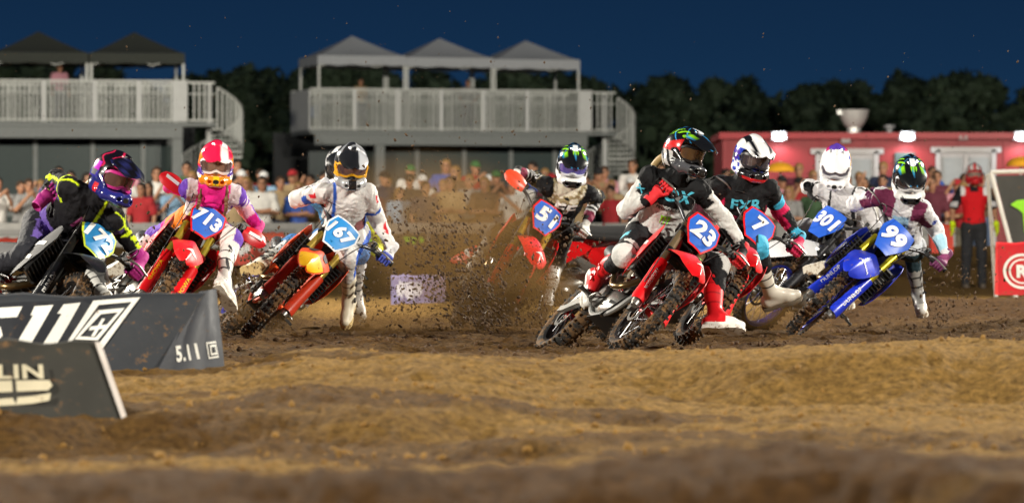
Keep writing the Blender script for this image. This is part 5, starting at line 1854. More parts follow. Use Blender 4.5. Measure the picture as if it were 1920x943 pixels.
face_poly('digit', [(66, 577), (101, 574), (57, 650), (30, 650), (63, 594), (58, 594)], wv)
face_poly('digit', [(120, 573), (152, 570), (104, 650), (79, 650), (116, 590), (108, 590)], wv)
def ring(nm, outer, inner):
    n = len(outer)
    return face_print(nm, outer + inner, [(i, (i + 1) % n, n + (i + 1) % n, n + i) for i in range(n)], wv, .007)
ring('emblem', [(176, 567), (264, 561), (194, 654), (122, 648)], [(186, 575), (248, 570), (186, 646), (134, 642)])
ring('emblem', [(184, 585), (235, 581), (184, 640), (140, 637)], [(190, 592), (222, 589), (180, 634), (150, 632)])
face_poly('emblem', [(192, 600), (198, 600), (178, 632), (171, 632)], wv)
face_poly('emblem', [(170, 614), (200, 611), (197, 618), (167, 621)], wv)
# its end panel, set at an angle, with the small mark
E0 = np.array(Bp); E0[2] = zb - .03
foo = [at(286, 712, 20.86), at(421, 694, 21.22), at(405, 541, 21.30), at(374, 547, 21.16)]
e_dir = nrm((foo[1] - foo[0]) * np.array([1, 1, 0]))
wrk = []
for i in range(9):
    s_ = i / 8
    row = []
    for k in range(7):
        t = k / 6
        p = (foo[0] * (1 - s_) + foo[1] * s_) * (1 - t) + (foo[3] * (1 - s_) + foo[2] * s_) * t
        p = p + np.array([.6, -.8, 0]) * (.016 * math.sin(s_ * 9 + t * 3) * (t * (1 - t) * 4) * (s_ * (1 - s_) * 4) + .004)
        row.append(L2(p))
    wrk.append(row)
en_ = obj('end_panel', strip_mesh('end_panel', wrk, .006), vinyl('vinyl #3c4048', '#3c4048', mud=.12), root)
en = nrm(np.cross(e_dir, (0, 0, 1)))
pn = nrm(np.cross(foo[1] - foo[0], foo[3] - foo[0])); pn = pn if pn[1] < 0 else -pn
def on_end(px, py, lift=.03):
    o = np.array([0, 0, CAMH]); r_ = nrm(at(px, py, 10.) - o)
    return L2(o + r_ * (((foo[0] - o) @ pn) / (r_ @ pn)) + pn * lift)
eu = nrm(on_end(380, 660) - on_end(330, 667)); ew = nrm(np.cross(pn, eu))
ebv = BVHTree.FromPolygons([v.co.copy() for v in en_.data.vertices], [tuple(p.vertices) for p in en_.data.polygons])
wrap_print('lettering', text_2d('5.11', .035), on_end(350, 661, 0), eu, ew, .080, wv, en_, ebv, lift=.004, width=.165, reach=.2)
sq = np.array([(-.5, -.5), (.5, -.5), (.5, .5), (-.5, .5)])
for hs_, cc, lf in ((.072, wv, .004), (.056, dkp, .007), (.044, wv, .010), (.026, dkp, .013)):
    wrap_print('emblem', (sq, [(0, 1, 2, 3)]), on_end(397, 656, 0), eu, ew, hs_ * 1.15, cc, en_, ebv, lift=lf, width=hs_, reach=.2, maxlen=.3)

# the nearer block lower left
A2 = at(-330, 790, 17.0); B2 = at(252, 770, 17.28)
zb2 = -.14
root2, d2, up2, bk2, fo2 = track_block('track_block', 'dark block lettered LIN in the lower left corner, half sunk in dirt', (A2[0], A2[1], 0), (B2[0], B2[1], 0), .40, .12, .60, '#35342f', skew=-.11, zoff=zb2)
n2 = nrm(np.cross(d2, up2)); n2 = n2 if n2[1] < 0 else -n2
def f2(px, py, lift=.008):
    o = np.array([0, 0, CAMH]); r_ = nrm(at(px, py, 10.) - o); p0 = np.array([A2[0], A2[1], zb2])
    return o + r_ * (((p0 - o) @ n2) / (r_ @ n2)) + n2 * lift - np.array(root2.location)
cr2 = vinyl('cream_print', '#cfc6aa', mud=.3)
flat_print('lettering', text_2d('LIN', .03), f2(38, 699), d2, up2, .066, cr2, root2, lift=.004, width=.185)
for pts in ([(-80, 716), (92, 714), (98, 724), (90, 733), (-80, 740)], [(-80, 756), (60, 744), (95, 738), (92, 752), (60, 758), (-80, 768)]):
    MB().add([f2(*q) for q in pts], [tuple(range(len(pts)))]).build('emblem', cr2, root2, sharp=0)
e0_ = np.array([B2[0], B2[1], zb2]); e1_ = e0_ + d2 * -.11 + bk2 * fo2 * .96 + np.array([0, 0, .40 * .985])
tpe = [q + n2 * .010 - np.array(root2.location) for q in (e0_ - d2 * .022, e0_ + d2 * .002, e1_ + d2 * .002, e1_ - d2 * .022)]
MB().add(tpe, [(0, 1, 2, 3)]).build('edge_tape', vinyl('edge_tape', '#d8cfc8', .1), root2, sharp=0)

# red block at the right edge with the round mark
A3 = at(1872, 548, 45.0); zb3 = A3[2]
root3, d3, up3, bk3, fo3 = track_block('track_block', 'red block with white round R emblem at the right edge', (A3[0], A3[1], 0), (A3[0] + 1.6, A3[1] - .1, 0), .56, .30, .80, '#c11a22', zoff=zb3 - .03)
n3 = nrm(np.cross(d3, up3)); n3 = n3 if n3[1] < 0 else -n3
c3 = d3 * .26 + up3 * .27 + np.array([0, 0, zb3 - .03])
rr_ = []
for r0, r1 in ((.175, .205), (.125, .145)):
    vs = [c3 + n3 * .012 + (d3 * math.cos(a) + up3 * math.sin(a)) * rad for rad in (r0, r1) for a in np.linspace(0, 2 * math.pi, 41)[:-1]]
    MB().add(vs, [(i, (i + 1) % 40, 40 + (i + 1) % 40, 40 + i) for i in range(40)]).build('emblem', wv, root3, sharp=0)
flat_print('lettering', text_2d('R', .05), c3, d3, up3, .15, wv, root3, lift=.012)

def patch():
    """ragged white print, worn past reading"""
    v, f = [], []
    for (cx, cy, w, h) in ((-.32, .1, .18, .42), (.02, -.05, .2, .45), (.33, .08, .16, .38), (.0, .42, .4, .06)):
        o = len(v)
        for k in range(14):
            a = 2 * math.pi * k / 14; q = 1 + .28 * math.sin(k * 2.7 + cx * 9)
            v.append((cx + w * q * math.cos(a), cy + h * q * math.sin(a)))
        f.append(tuple(range(o, o + 14)))
    v = np.array(v); v[:, 1] /= (v[:, 1].max() - v[:, 1].min())
    return v, f

def small_block(label, px0, px1, ptop, pbot, dd, col, prints=None, pcol='#e8e6e2', kindn='track_block', group='padded blocks along the far bank'):
    a = at(px0, pbot, dd); b = at(px1, pbot, dd); h = (pbot - ptop) / FPX * dd
    r0, d_, u_, k_, f_ = track_block(kindn, label, (a[0], a[1], 0), (b[0], b[1], 0), h + .04, .22, .42, col, zoff=a[2] - .04, group=group)
    n_ = nrm(np.cross(d_, u_)); n_ = n_ if n_[1] < 0 else -n_
    L_ = np.linalg.norm(b - a)
    for (t, hh, sz_, w_, col_) in (prints or []):
        gl = claw() if t == 'CLAW' else patch() if t == 'PATCH' else text_2d(t, .04)
        flat_print('emblem' if t in ('CLAW', 'PATCH') else 'lettering', gl, d_ * L_ * hh + u_ * (h * .55) + np.array([0, 0, a[2] - .04]), d_, u_, sz_, vinyl('print ' + (col_ or pcol), col_ or pcol, .1), r0, lift=.012, width=w_)
    return r0
small_block('lavender block with a white mark on the tan dirt right of the orange bike', 733, 834, 516, 566, 48.0, '#8d87b4', [('PATCH', .34, .27, .30, '#dcdbe8')])
small_block('red block with white lettering beside the pink rider', 418, 474, 440, 492, 67.0, '#d84a34', [('PATCH',  .6, .26, .3, None)])
small_block('red and white block left of the white-clad rider', 476, 532, 436, 490, 67.6, '#c8563c', [('PATCH',  .45, .26, .3, None)])
small_block('red block at the left edge behind the black bike', -40, 40, 446, 486, 67.0, '#c8402c', [('PATCH',  .7, .26, .3, None)])
small_block('red and white block behind the black bike rider\'s right elbow', 42, 96, 444, 482, 67.6, '#c85040', [('PATCH',  .5, .26, .3, None)])
small_block('orange red block left of the marshal', 1745, 1788, 420, 470, 66.0, '#d8402a')
for k, (p0, p1, lab, g) in enumerate(((596, 700, 'black block on the far bank behind the white-clad rider', .8), (704, 800, 'black block with a green claw mark right of the white-clad rider', .75), (806, 904, 'plain black block on the far bank left of the camouflaged rider', None), (1112, 1180, 'black block with green claw mark left of the rider in red boots', .7), (1182, 1290, 'black block on the far bank behind the rider in red boots', None), (1292, 1400, 'black block on the far bank behind the black and pink rider', None))):
    small_block(lab, p0, p1, 438, 458, 71.6, '#232422', [('CLAW', g, .14, .36, '#8fe01c')] if g else None)

# big framed banner at the right edge
d5 = 54.0
root5 = empty('framed_banner', tuple(at(1897, 470, d5))); tag(root5, 'grey banner on a white tube frame with a green mark behind the red block', 'banner')
def r5(px, py, dd=d5): return at(px, py, dd) - np.array(root5.location)
zg = ground_z(at(1900, 470, d5)[0], d5)
foot = at(1905, 500, d5); foot[2] = zg - .05
top0 = r5(1858, 323); 
MB().tube([foot - np.array(root5.location), r5(1897, 466), top0], .028, 10).build('frame_post', mat('white_tube', S('#dcdcd6'), rough=.4, mud=.1), root5)
MB().tube([top0, r5(2030, 318)], .028, 10).build('top_rail', mat('white_tube', (0, 0, 0)), root5)
bt = foot + np.array([1.0, 0, 0]); MB().tube([bt - np.array(root5.location), r5(2030, 318)], .028, 10).build('frame_post', mat('white_tube', (0, 0, 0)), root5)
bp2 = at(1846, 330, d5 + .5); bf = bp2.copy(); bf[0] += .15; bf[2] = zg - .05
MB().tube([bf - np.array(root5.location), top0 + np.array([-.03, .1, -.02])], .024, 10).build('brace', mat('white_tube', (0, 0, 0)), root5)
sh_ = []
for i in range(9):
    s_ = i / 8
    a_ = r5(1866, 330) * (1 - s_) + r5(2028, 324) * s_; b_ = r5(1900, 462) * (1 - s_) + r5(2040, 466) * s_
    sh_.append([a_ + (b_ - a_) * t + np.array([0, .02 * math.sin(s_ * 8 + t * 4), 0]) for t in np.linspace(0, 1, 9)])
bn = obj('sheet', strip_mesh('sheet', sh_, .004), vinyl('vinyl #3a3b38', '#3a3b38', .15), root5)
gp = [(1894, 384), (1906, 376), (1940, 372), (1945, 450), (1921, 440), (1917, 400), (1908, 392)]
MB().add([r5(*q) + np.array([0, -.035, 0]) for q in gp], [tuple(range(len(gp)))]).build('emblem', tinted('print #8fe01c', '#8fe01c'), bn, sharp=0)

# ------------------------------------------------------------------ people standing: marshal and crowd
def stand_person(pose, h=.017, hgt=1.74):
    """meshes of a standing figure facing -y, feet at the origin"""
    k = hgt / 1.74
    J = dict(pel=(0, 0, .93), mid=(0, .0, 1.12), che=(0, .005, 1.28), neck=(0, .01, 1.47), head=(0, -.015, 1.62), sR=(-.18, .01, 1.405), sL=(.18, .01, 1.405),
             hR=(-.09, 0, .90), hL=(.09, 0, .90), kR=(-.11, -.03, .49), kL=(.11, -.03, .49), aR=(-.12, .02, .08), aL=(.12, .02, .08))
    A = dict(down=((-.25, .03, 1.14), (-.25, -.06, .90), (.25, .03, 1.14), (.25, -.06, .90)),
             ready=((-.30, .05, 1.15), (-.315, -.07, .92), (.30, .05, 1.15), (.315, -.07, .92)),
             crossed=((-.25, -.03, 1.14), (.06, -.20, 1.17), (.25, -.03, 1.14), (-.05, -.22, 1.14)),
             phone=((-.25, -.14, 1.20), (-.06, -.32, 1.44), (.25, -.14, 1.20), (.06, -.32, 1.42)),
             raised=((-.30, -.05, 1.62), (-.22, -.10, 1.86), (.25, .03, 1.14), (.24, -.08, .91)),
             hips=((-.36, .08, 1.20), (-.19, -.03, 1.00), (.36, .08, 1.20), (.19, -.03, 1.00)),
             brow=((-.27, -.14, 1.34), (-.10, -.17, 1.60), (.25, .03, 1.14), (.25, -.06, .90)))[pose]
    J = {q: np.array(v) * k for q, v in J.items()}
    eR, wR, eL, wL = [np.array(v) * k for v in A]
    lo, hi = np.array([-.52, -.45, -.03]), np.array([.52, .30, 2.1]) * k
    D = {}
    s = SDF(lo, hi, h)
    s.ell(J['pel'], (.15, .105, .12), k=.04).ell(J['mid'], (.125, .09, .17), k=.05).ell(J['che'], (.16, .11, .17), k=.05).cone(J['sR'], J['sL'], .055, .055, .04)
    s.cone(J['neck'] - (0, 0, .05), J['head'] - (0, 0, .04), .055, .052, .02)
    hd = J['head']
    s.ell(hd + (0, 0, .02), (.076, .096, .105), k=.02).ell(hd + (0, -.03, -.06), (.055, .062, .062), k=.03)
    s.ell(hd + (0, -.103, -.005), (.014, .022, .024), k=.012).cone(hd + (-.078, .01, -.01), hd + (-.078, .01, .015), .014, .016, .008).cone(hd + (.078, .01, -.01), hd + (.078, .01, .015), .014, .016, .008)
    for q in (-1, 1): s.ell(hd + (q * .032, -.098, .022), (.016, .014, .010), k=.006, op='cut')
    for sh, e, w in ((J['sR'], eR, wR), (J['sL'], eL, wL)):
        s.cone(sh, e, .052, .040, .03).cone(e, w, .042, .028, .02)
        d_ = nrm(w - e); side = nrm(np.cross(d_, (0, 1, .2)))
        s.cone(w, w + d_ * .07, .030, .034, .012, flat=np.cross(d_, side), ff=1.5)
        for f_ in (-1.5, -.5, .5, 1.5):
            b_ = w + d_ * .085 + side * f_ * .018
            s.cone(b_, b_ + d_ * (.07 - .008 * abs(f_)) - np.cross(side, d_) * .02, .0098, .0085, .004)
        s.cone(w + d_ * .03 - side * .03, w + d_ * .085 - side * .055, .012, .010, .006)
    for hp, kn, an in ((J['hR'], J['kR'], J['aR']), (J['hL'], J['kL'], J['aL'])):
        s.cone(hp, kn, .078, .055, .04).cone(kn, an, .053, .036, .03)
    V, F = s.nets()
    C = paint(V, '#a97a5c'); q = V - hd
    for sd in (-1, 1): put(C, (np.abs(q[:, 0] - sd * .032) < .018) & (np.abs(q[:, 2] - .022) < .010) & (q[:, 1] < -.07), '#3a2a22')
    put(C, (np.abs(q[:, 0]) < .024) & (np.abs(q[:, 2] + .062) < .008) & (q[:, 1] < -.07), '#8c4a40')
    D['body'] = np_mesh('person', V, F, C)
    s = SDF(lo, hi, h)
    s.ell(J['pel'] + (0, 0, .05), (.165, .125, .10), k=.05).ell(J['mid'], (.158, .118, .17), k=.06).ell(J['che'], (.182, .132, .175), k=.06).cone(J['sR'], J['sL'], .070, .070, .05).cone(J['neck'] - (0, 0, .05), J['neck'], .075, .062, .02)
    for sh, e in ((J['sR'], eR), (J['sL'], eL)):
        s.cone(sh, sh + (e - sh) * .78, .070, .066, .03)
    V, F = s.nets(); V = relax(V, F, 1, .4); D['shirt'] = np_mesh('shirt', wrinkle(V, F, .008, 7), F)
    s = SDF(lo, hi, h)
    s.ell(J['pel'] - (0, 0, .02), (.165, .122, .10), k=.05)
    for hp, kn, an in ((J['hR'], J['kR'], J['aR']), (J['hL'], J['kL'], J['aL'])):
        s.cone(hp, kn, .098, .074, .05).cone(kn, an, .072, .058, .03)
    V, F = s.nets(); V = relax(V, F, 1, .4); D['trousers'] = np_mesh('trousers', wrinkle(V, F, .008, 9), F)
    D['J'] = J; D['w'] = (eR, wR, eL, wL)
    return D

def shoe_mesh():
    s = SDF((-.08, -.25, -.01), (.08, .12, .14), .012)
    s.cone((0, .03, .055), (0, -.13, .045), .048, .044, .03).cone((0, .02, .06), (0, .02, .10), .048, .05, .02).boxy((0, -.05, -.05), (.2, .3, .05), .005, k=.005, op='cut')
    V, F = s.nets(); return np_mesh('shoe', relax(V, F, 1, .4), F)
SHOE = shoe_mesh()

def hair_mesh(kind):
    s = SDF((-.16, -.24, -.26), (.16, .18, .19), .011)
    if kind == 'short':
        s.ell((0, .012, .045), (.084, .100, .090), k=.01).boxy((0, -.115, -.02), (.07, .05, .07), .02, k=.02, op='cut').boxy((0, .0, -.16), (.2, .2, .13), .01, k=.01, op='cut')
    elif kind == 'long':
        s.ell((0, .012, .042), (.088, .104, .094), k=.01).cone((0, .05, .0), (0, .07, -.19), .085, .075, .04, flat=(0, 1, 0), ff=1.5).boxy((0, -.135, -.06), (.068, .09, .125), .03, k=.02, op='cut')
    else:  # cap
        s.ell((0, .005, .050), (.088, .106, .085), k=.01).boxy((0, 0, -.10), (.2, .2, .115), .01, k=.01, op='cut')
        s.ell((0, -.115, .022), (.068, .085, .012), k=.012)
    V, F = s.nets(); return np_mesh({'cap': 'cap'}.get(kind, 'hair'), relax(V, F, 1, .4), F)
HAIR = {k: hair_mesh(k) for k in ('short', 'long', 'cap')}

POSES = {p: stand_person(p, .019) for p in ('down', 'crossed', 'phone', 'raised', 'hips', 'brow')}
skin_d = dye_mat('crowd_skin', rough=.6)
def cloth(c): return mat('cloth ' + c, S(c), rough=.85, var=.1)

SHIRT = {'white': '#d6d3cc', 'grey': '#8b8a88', 'black': '#1d1d20', 'red': '#a02328', 'blue': '#2c4f9a', 'light blue': '#86a8c4', 'brown': '#5d4634', 'navy': '#1f2742', 'maroon': '#5a2230', 'green': '#3f5a3c', 'tan': '#a58d68', 'pink': '#c48a96'}
POSEW = {'down': 'arms hanging', 'crossed': 'arms crossed', 'phone': 'both hands raised to the face', 'raised': 'one arm up', 'hips': 'hands on hips', 'brow': 'hand at the brow'}
HATW = {'short': 'short hair', 'long': 'long hair', 'cap': 'a cap'}
def landmark(px):
    for lim, w in ((60, 'near the left edge'), (170, 'above the black bike'), (270, 'right of the blue-black helmet'), (350, 'left of the pink rider'), (470, 'right of the pink rider'), (570, 'left of the white-clad rider'), (690, 'behind the white-clad rider'), (800, 'right of the white-clad rider'), (900, 'above the flying dirt'),
                   (1000, 'left of the camouflaged rider'), (1110, 'behind the camouflaged rider'), (1200, 'left of the rider in red boots'), (1330, 'behind the rider in red boots'), (1420, 'behind the black and pink rider'), (1510, 'left of the light grey rider'), (1620, 'behind the light grey rider'), (1740, 'behind the maroon-sleeved rider'), (1830, 'behind the marshal')):
        if px < lim: return w
    return 'near the right edge'
ROWW = ('front row', 'second row', 'third row', 'back row')
seen = set()
prng = random.Random(42)
crowd_n = 0
for row, (dd, dens) in enumerate(((76.4, .50), (77.5, .48), (78.7, .50), (80.0, .52))):
    x = -9.8 + row * .22
    while x < 9.0:
        x += dens * prng.uniform(.82, 1.35)
        px = PCX + FPX * x / dd
        if px > 1850 or px < -40: continue
        if row == 3 and prng.random() < .12: continue
        for _ in range(60):
            shirt = prng.choice(list(SHIRT) + ['white', 'grey', 'black', 'tan', 'white', 'grey', 'white']); pose = prng.choice((['raised'] if prng.random() < .02 else ['down', 'down', 'crossed', 'phone', 'hips', 'brow', 'crossed', 'down'])); hat = prng.choice(['short', 'short', 'long', 'cap'])
            hatc = prng.choice(['white', 'black', 'red', 'green']) if hat == 'cap' else prng.choice(['dark', 'fair', 'brown'])
            lab = 'spectator in %s shirt, %s %s, %s, %s' % (shirt.replace('light blue', 'pale-blue'), hatc, hat if hat == 'cap' else hat + ' hair', ROWW[row], landmark(px))
            if lab not in seen: break
        seen.add(lab)
        D = POSES[pose]; k = prng.uniform(.93, 1.07)
        y = dd + prng.uniform(-.2, .2)
        p = obj('person', D['body'], skin_d)
        p.location = (x, y, ground_z(x, y) - .02)
        p.rotation_euler = (0, 0, R(prng.uniform(-38, 38))); p.scale = (k, k, k)
        tag(p, lab, 'person', 'spectators behind the barrier')
        obj('shirt', D['shirt'], cloth(SHIRT[shirt]), p)
        obj('trousers', D['trousers'], cloth(prng.choice(['#23283a', '#3a3f4c', '#5c5546', '#1b1b1d', '#4a5a74'])), p)
        hc = {'white': '#d8d8d6', 'black': '#1b1b1d', 'red': '#a3252a', 'green': '#3a6a3a', 'dark': '#1e1712', 'fair': '#8c6c40', 'brown': '#3f2a1a'}[hatc]
        obj('cap' if hat == 'cap' else 'hair', HAIR[hat], cloth(hc), p, Matrix.Translation(D['J']['head']))
        crowd_n += 1

# the marshal
def build_marshal():
    D = stand_person('ready', .012, 1.76)
    pos = at(1826, 545, 64.0); gz = ground_z(pos[0], pos[1])
    p = obj('person', D['body'], skin_d); p.location = (pos[0], pos[1], gz - .02); p.scale = (1.03,) * 3
    tag(p, 'marshal in red vest, white and red helmet and yellow gloves standing beside the framed banner', 'person')
    J = D['J']
    sh = D['shirt']
    V = np.array([tuple(v.co) for v in sh.vertices]); x, y, z = V.T
    C = paint(V, '#d81a22'); put(C, (np.abs(x) > .185), '#1b1c20'); put(C, (np.abs(x) > .13) & (np.abs(x) < .20) & (z > 1.36), '#dedede'); put(C, (np.abs(x) < .06) & (z > 1.42), '#1b1c20'); put(C, (np.abs(x) > .235) & (z > 1.2) & (z < 1.28), '#c9c9cc')
    at2 = sh.color_attributes.new("dye", 'FLOAT_COLOR', 'POINT'); c4 = np.ones((len(V), 4), np.float32); c4[:, :3] = C; at2.data.foreach_set("color", c4.ravel())
    obj('vest', sh, dye_mat('jersey_cloth'), p)
    obj('trousers', D['trousers'], cloth('#26272b'), p)
    MB().lathe([(.158, .0), (.162, .01), (.160, .045), (.155, .05)], 24, 'z', c=(0, 0, .985)).build('belt', cloth('#1b1b1d'), p).scale = (1, .78, 1)
    for a in ('aR', 'aL'):
        obj('boot', SHOE, cloth('#5a5148'), p, Matrix.Translation((J[a][0], J[a][1], 0)))
    eR, wR, eL, wL = D['w']
    for e, w, sd in ((eR, wR, -1), (eL, wL, 1)):
        d_ = nrm(w - e); s = SDF(w - .16, w + np.array([.16, .16, .14]) - np.array([0, 0, .0]), .006)
        side = nrm(np.cross(d_, (1, 0, 0.0))); flat = np.cross(d_, side)
        s.cone(w - d_ * .03, w + d_ * .02, .044, .040, .01).cone(w + d_ * .02, w + d_ * .085, .042, .046, .015, flat=flat, ff=1.5)
        for f_, L_ in ((-1.5, .065), (-.5, .075), (.5, .072), (1.5, .058)):
            b_ = w + d_ * .09 + side * f_ * .023
            m_ = b_ + d_ * L_ * .55; s.cone(b_, m_, .0135, .0125, .005).cone(m_, m_ + d_ * L_ * .4 - flat * sd * .018 * np.sign(flat[0] * sd or 1), .0125, .011, .005)
        s.cone(w + d_ * .03 + side * .04, w + d_ * .075 + side * .066, .015, .014, .008).cone(w + d_ * .075 + side * .066, w + d_ * .11 + side * .062, .014, .012, .006)
        V, F = s.nets(); obj('glove', np_mesh('glove', V, F), mat('safety_yellow', S('#d3ee12'), rough=.6), p)
    f, l, u_ = np.array([0, -1., 0]), np.array([1., 0, 0]), np.array([0, 0, 1.])
    def hc(V):
        x, y, z = V.T; C = paint(V, '#dcd8d6'); put(C, (z < .0), '#c8262c'); put(C, (np.abs(y) < .02) & (z > .05), '#c8262c'); put(C, (np.abs(y) > .07) & (np.abs(y) < .09) & (z > .06), '#c8262c'); return C
    h = obj('helmet', dyed(HP['shell'], 'helmet', hc), dye_mat('helmet_gloss'), p, mtx_from(f, l, u_, J['head'] + np.array([0, 0, .03])))
    obj('goggles', HP['goggle'], tinted('goggle #c8262c', '#c8262c'), h); obj('lens', HP['lens'], lens_mat('#b09a90', .55), h); obj('strap', HP['strap'], tinted('strap #1d1d20', '#1d1d20'), h)
build_marshal()

# barrier in front of the crowd
for k, (p0, p1, lab) in enumerate(((-60, 150, 'pale grey barrier section at the left end'), (154, 300, 'pale grey barrier section below the pink rider'), (304, 440, 'pale grey barrier section left of the red blocks'), (444, 590, 'pale grey barrier section right of the pink rider'), (594, 712, 'pale grey barrier section hidden behind the white-clad rider'), (716, 850, 'pale grey barrier section right of the white-clad rider'), (854, 990, 'pale grey barrier section left of the camouflaged rider'), (994, 1130, 'pale grey barrier section right of the camouflaged rider'), (1134, 1290, 'pale grey barrier section behind the rider in red boots'), (1294, 1450, 'pale grey barrier section behind the black and pink rider'), (1454, 1620, 'pale grey barrier section behind the light grey rider'), (1624, 1790, 'pale grey barrier section behind the maroon-sleeved rider'))):
    a = at(p0, 436, 74.2); b = at(p1, 436, 74.2)
    r0 = empty('barrier', (a[0], a[1], 0)); tag(r0, lab, 'barrier', 'barrier sections in front of the crowd')
    gz = ground_z((a[0] + b[0]) / 2, a[1]); top = at(0, 418, 74.2)[2]
    prof = [(-.28, gz - .05), (-.28, gz + .12), (-.12, gz + .35), (-.09, top), (.09, top), (.12, gz + .35), (.28, gz + .12), (.28, gz - .05)]
    MB().loft([[(x_, y_, z_) for y_, z_ in prof] for x_ in (0, b[0] - a[0])]).build('barrier_body', mat('pale_barrier', S('#8f8e8a'), rough=.7, var=.12, mud=.15), r0)
    MB().box(((b[0] - a[0]) / 2, -.13, (gz + .35 + top) / 2), ((b[0] - a[0]) * .5, .012, .10)).build('recess_panel', mat('barrier_panel', S('#7b7a78'), rough=.7), r0)
# ------------------------------------------------------------------ viewing decks
GALV = mat('galvanised_rail', S('#d2d5cf'), rough=.5, metal=.1, var=.1)
PANELW = mat('white_panel', S('#dcdedb'), rough=.6, var=.06)
BEAM = mat('painted_beam', S('#8d9290'), rough=.6, var=.1)
DARKW = mat('dark_cladding', S('#1d2226'), rough=.6)
GLASS = mat('dark_glass', S('#46524f'), rough=.2, coat=.3)
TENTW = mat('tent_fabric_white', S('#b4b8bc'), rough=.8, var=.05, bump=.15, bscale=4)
TENT_DARK = mat('tent_fabric_dark', S('#3c403a'), rough=.85, var=.1)  # one dark tone for the left canopies
BALU = MB().box((0, 0, .5), (.045, .03, 1.0)).mesh('baluster', 0)
RPOST = MB().box((0, 0, .5), (.14, .06, 1.0)).mesh('rail_post', 0)

def rail(root, p0, p1, z, h, gap=.125, posts=(), name='railing'):
    """a railing from p0 to p1 (local xy): top and bottom rails with separate balusters"""
    p0 = np.array(p0, float); p1 = np.array(p1, float); L_ = np.linalg.norm(p1 - p0); d = (p1 - p0) / L_
    r = MB().bar((*p0, z + h), (*p1, z + h), .07, .06).build(name, GALV, root, sharp=0)
    MB().bar((*p0, z + .07), (*p1, z + .07), .05, .05).build('bottom_rail', GALV, r, sharp=0)
    MB().bar((*p0, z + h * .72), (*p1, z + h * .72), .03, .03).build('middle_rail', GALV, r, sharp=0)
    n = int(L_ / gap)
    ang = math.atan2(d[1], d[0])
    for i in range(1, n):
        q = p0 + d * L_ * i / n
        obj('baluster', BALU, GALV, r, Matrix.Translation((q[0], q[1], z + .09)) @ Matrix.Rotation(ang, 4, 'Z') @ Matrix.Diagonal((1, 1, h - .12, 1)))
    for t in posts:
        q = p0 + d * L_ * t
        obj('rail_post', RPOST, PANELW, r, Matrix.Translation((q[0], q[1] - .045, z + .02)) @ Matrix.Rotation(ang, 4, 'Z') @ Matrix.Diagonal((1, 1, h + .0, 1)))
    return r

def deck(label, px, dist, W, yaw, zf, hr, left_panel, posts, cols, mull, D_=2.9, gx=0):
    o = at(px, 462, dist); gz = .60
    root = empty('viewing_deck', (o[0], o[1], 0), R(yaw)); tag(root, label, 'viewing deck', 'raised viewing decks')
    MB().box((W / 2, D_ / 2, zf - .05), (W, D_, .12)).build('deck_floor', BEAM, root)
    MB().box((W / 2, .06, zf - .29), (W - .3, .10, .34)).build('fascia_beam', BEAM, root)
    for c_ in cols:
        MB().box((c_, .25, (gz + zf) / 2 - .25), (.30, .22, zf - gz - .35)).build('column', BEAM, root)
        MB().box((c_, D_ - .2, (gz + zf) / 2 - .25), (.22, .22, zf - gz - .35)).build('column', BEAM, root)
    rail(root, (0, 0), (W, 0), zf, hr, .125, posts)
    rail(root, (0, D_), (W, D_), zf, hr, .16)
    rail(root, (W, 0.05), (W, D_ * .5), zf, hr, .16)
    # solid corner panels
    MB().box((W - .24, -.03, zf + hr / 2 + .02), (.44, .04, hr - .02)).build('corner_panel', PANELW, root, sharp=0)
    if left_panel:
        MB().box((-.02, D_ / 2, zf + hr / 2), (.04, D_, hr - .02)).build('side_panel', PANELW, root, sharp=0)
    # glazed room below
    zt = zf - .5
    MB().box((W / 2, D_ + .6, (gz + zf) / 2), (W + 1, .1, zf - gz)).build('back_wall', DARKW, root)
    xs = [.2] + list(mull) + [W - .3]
    for a, b in zip(xs[:-1], xs[1:]):
        MB().box(((a + b) / 2, 1.5, gz + (zt - gz) * .5), (b - a - .12, .03, zt - gz - .3)).build('window_pane', GLASS, root)
    for m_ in mull:
        MB().box((m_, 1.47, gz + (zt - gz) * .5), (.13, .14, zt - gz)).build('mullion', BEAM, root)
    MB().box((W / 2, 1.45, gz + 1.0), (W - .3, .1, .12)).build('transom', BEAM, root)
    # landing and winding stair at the right end
    MB().box((W + .42, .55, zf - .05), (.82, 1.1, .10)).build('landing', BEAM, root)
    rail(root, (W + .03, 0), (W + .80, 0), zf, hr * .97, .13)
    st = empty('stair'); st.parent = root
    return root, st

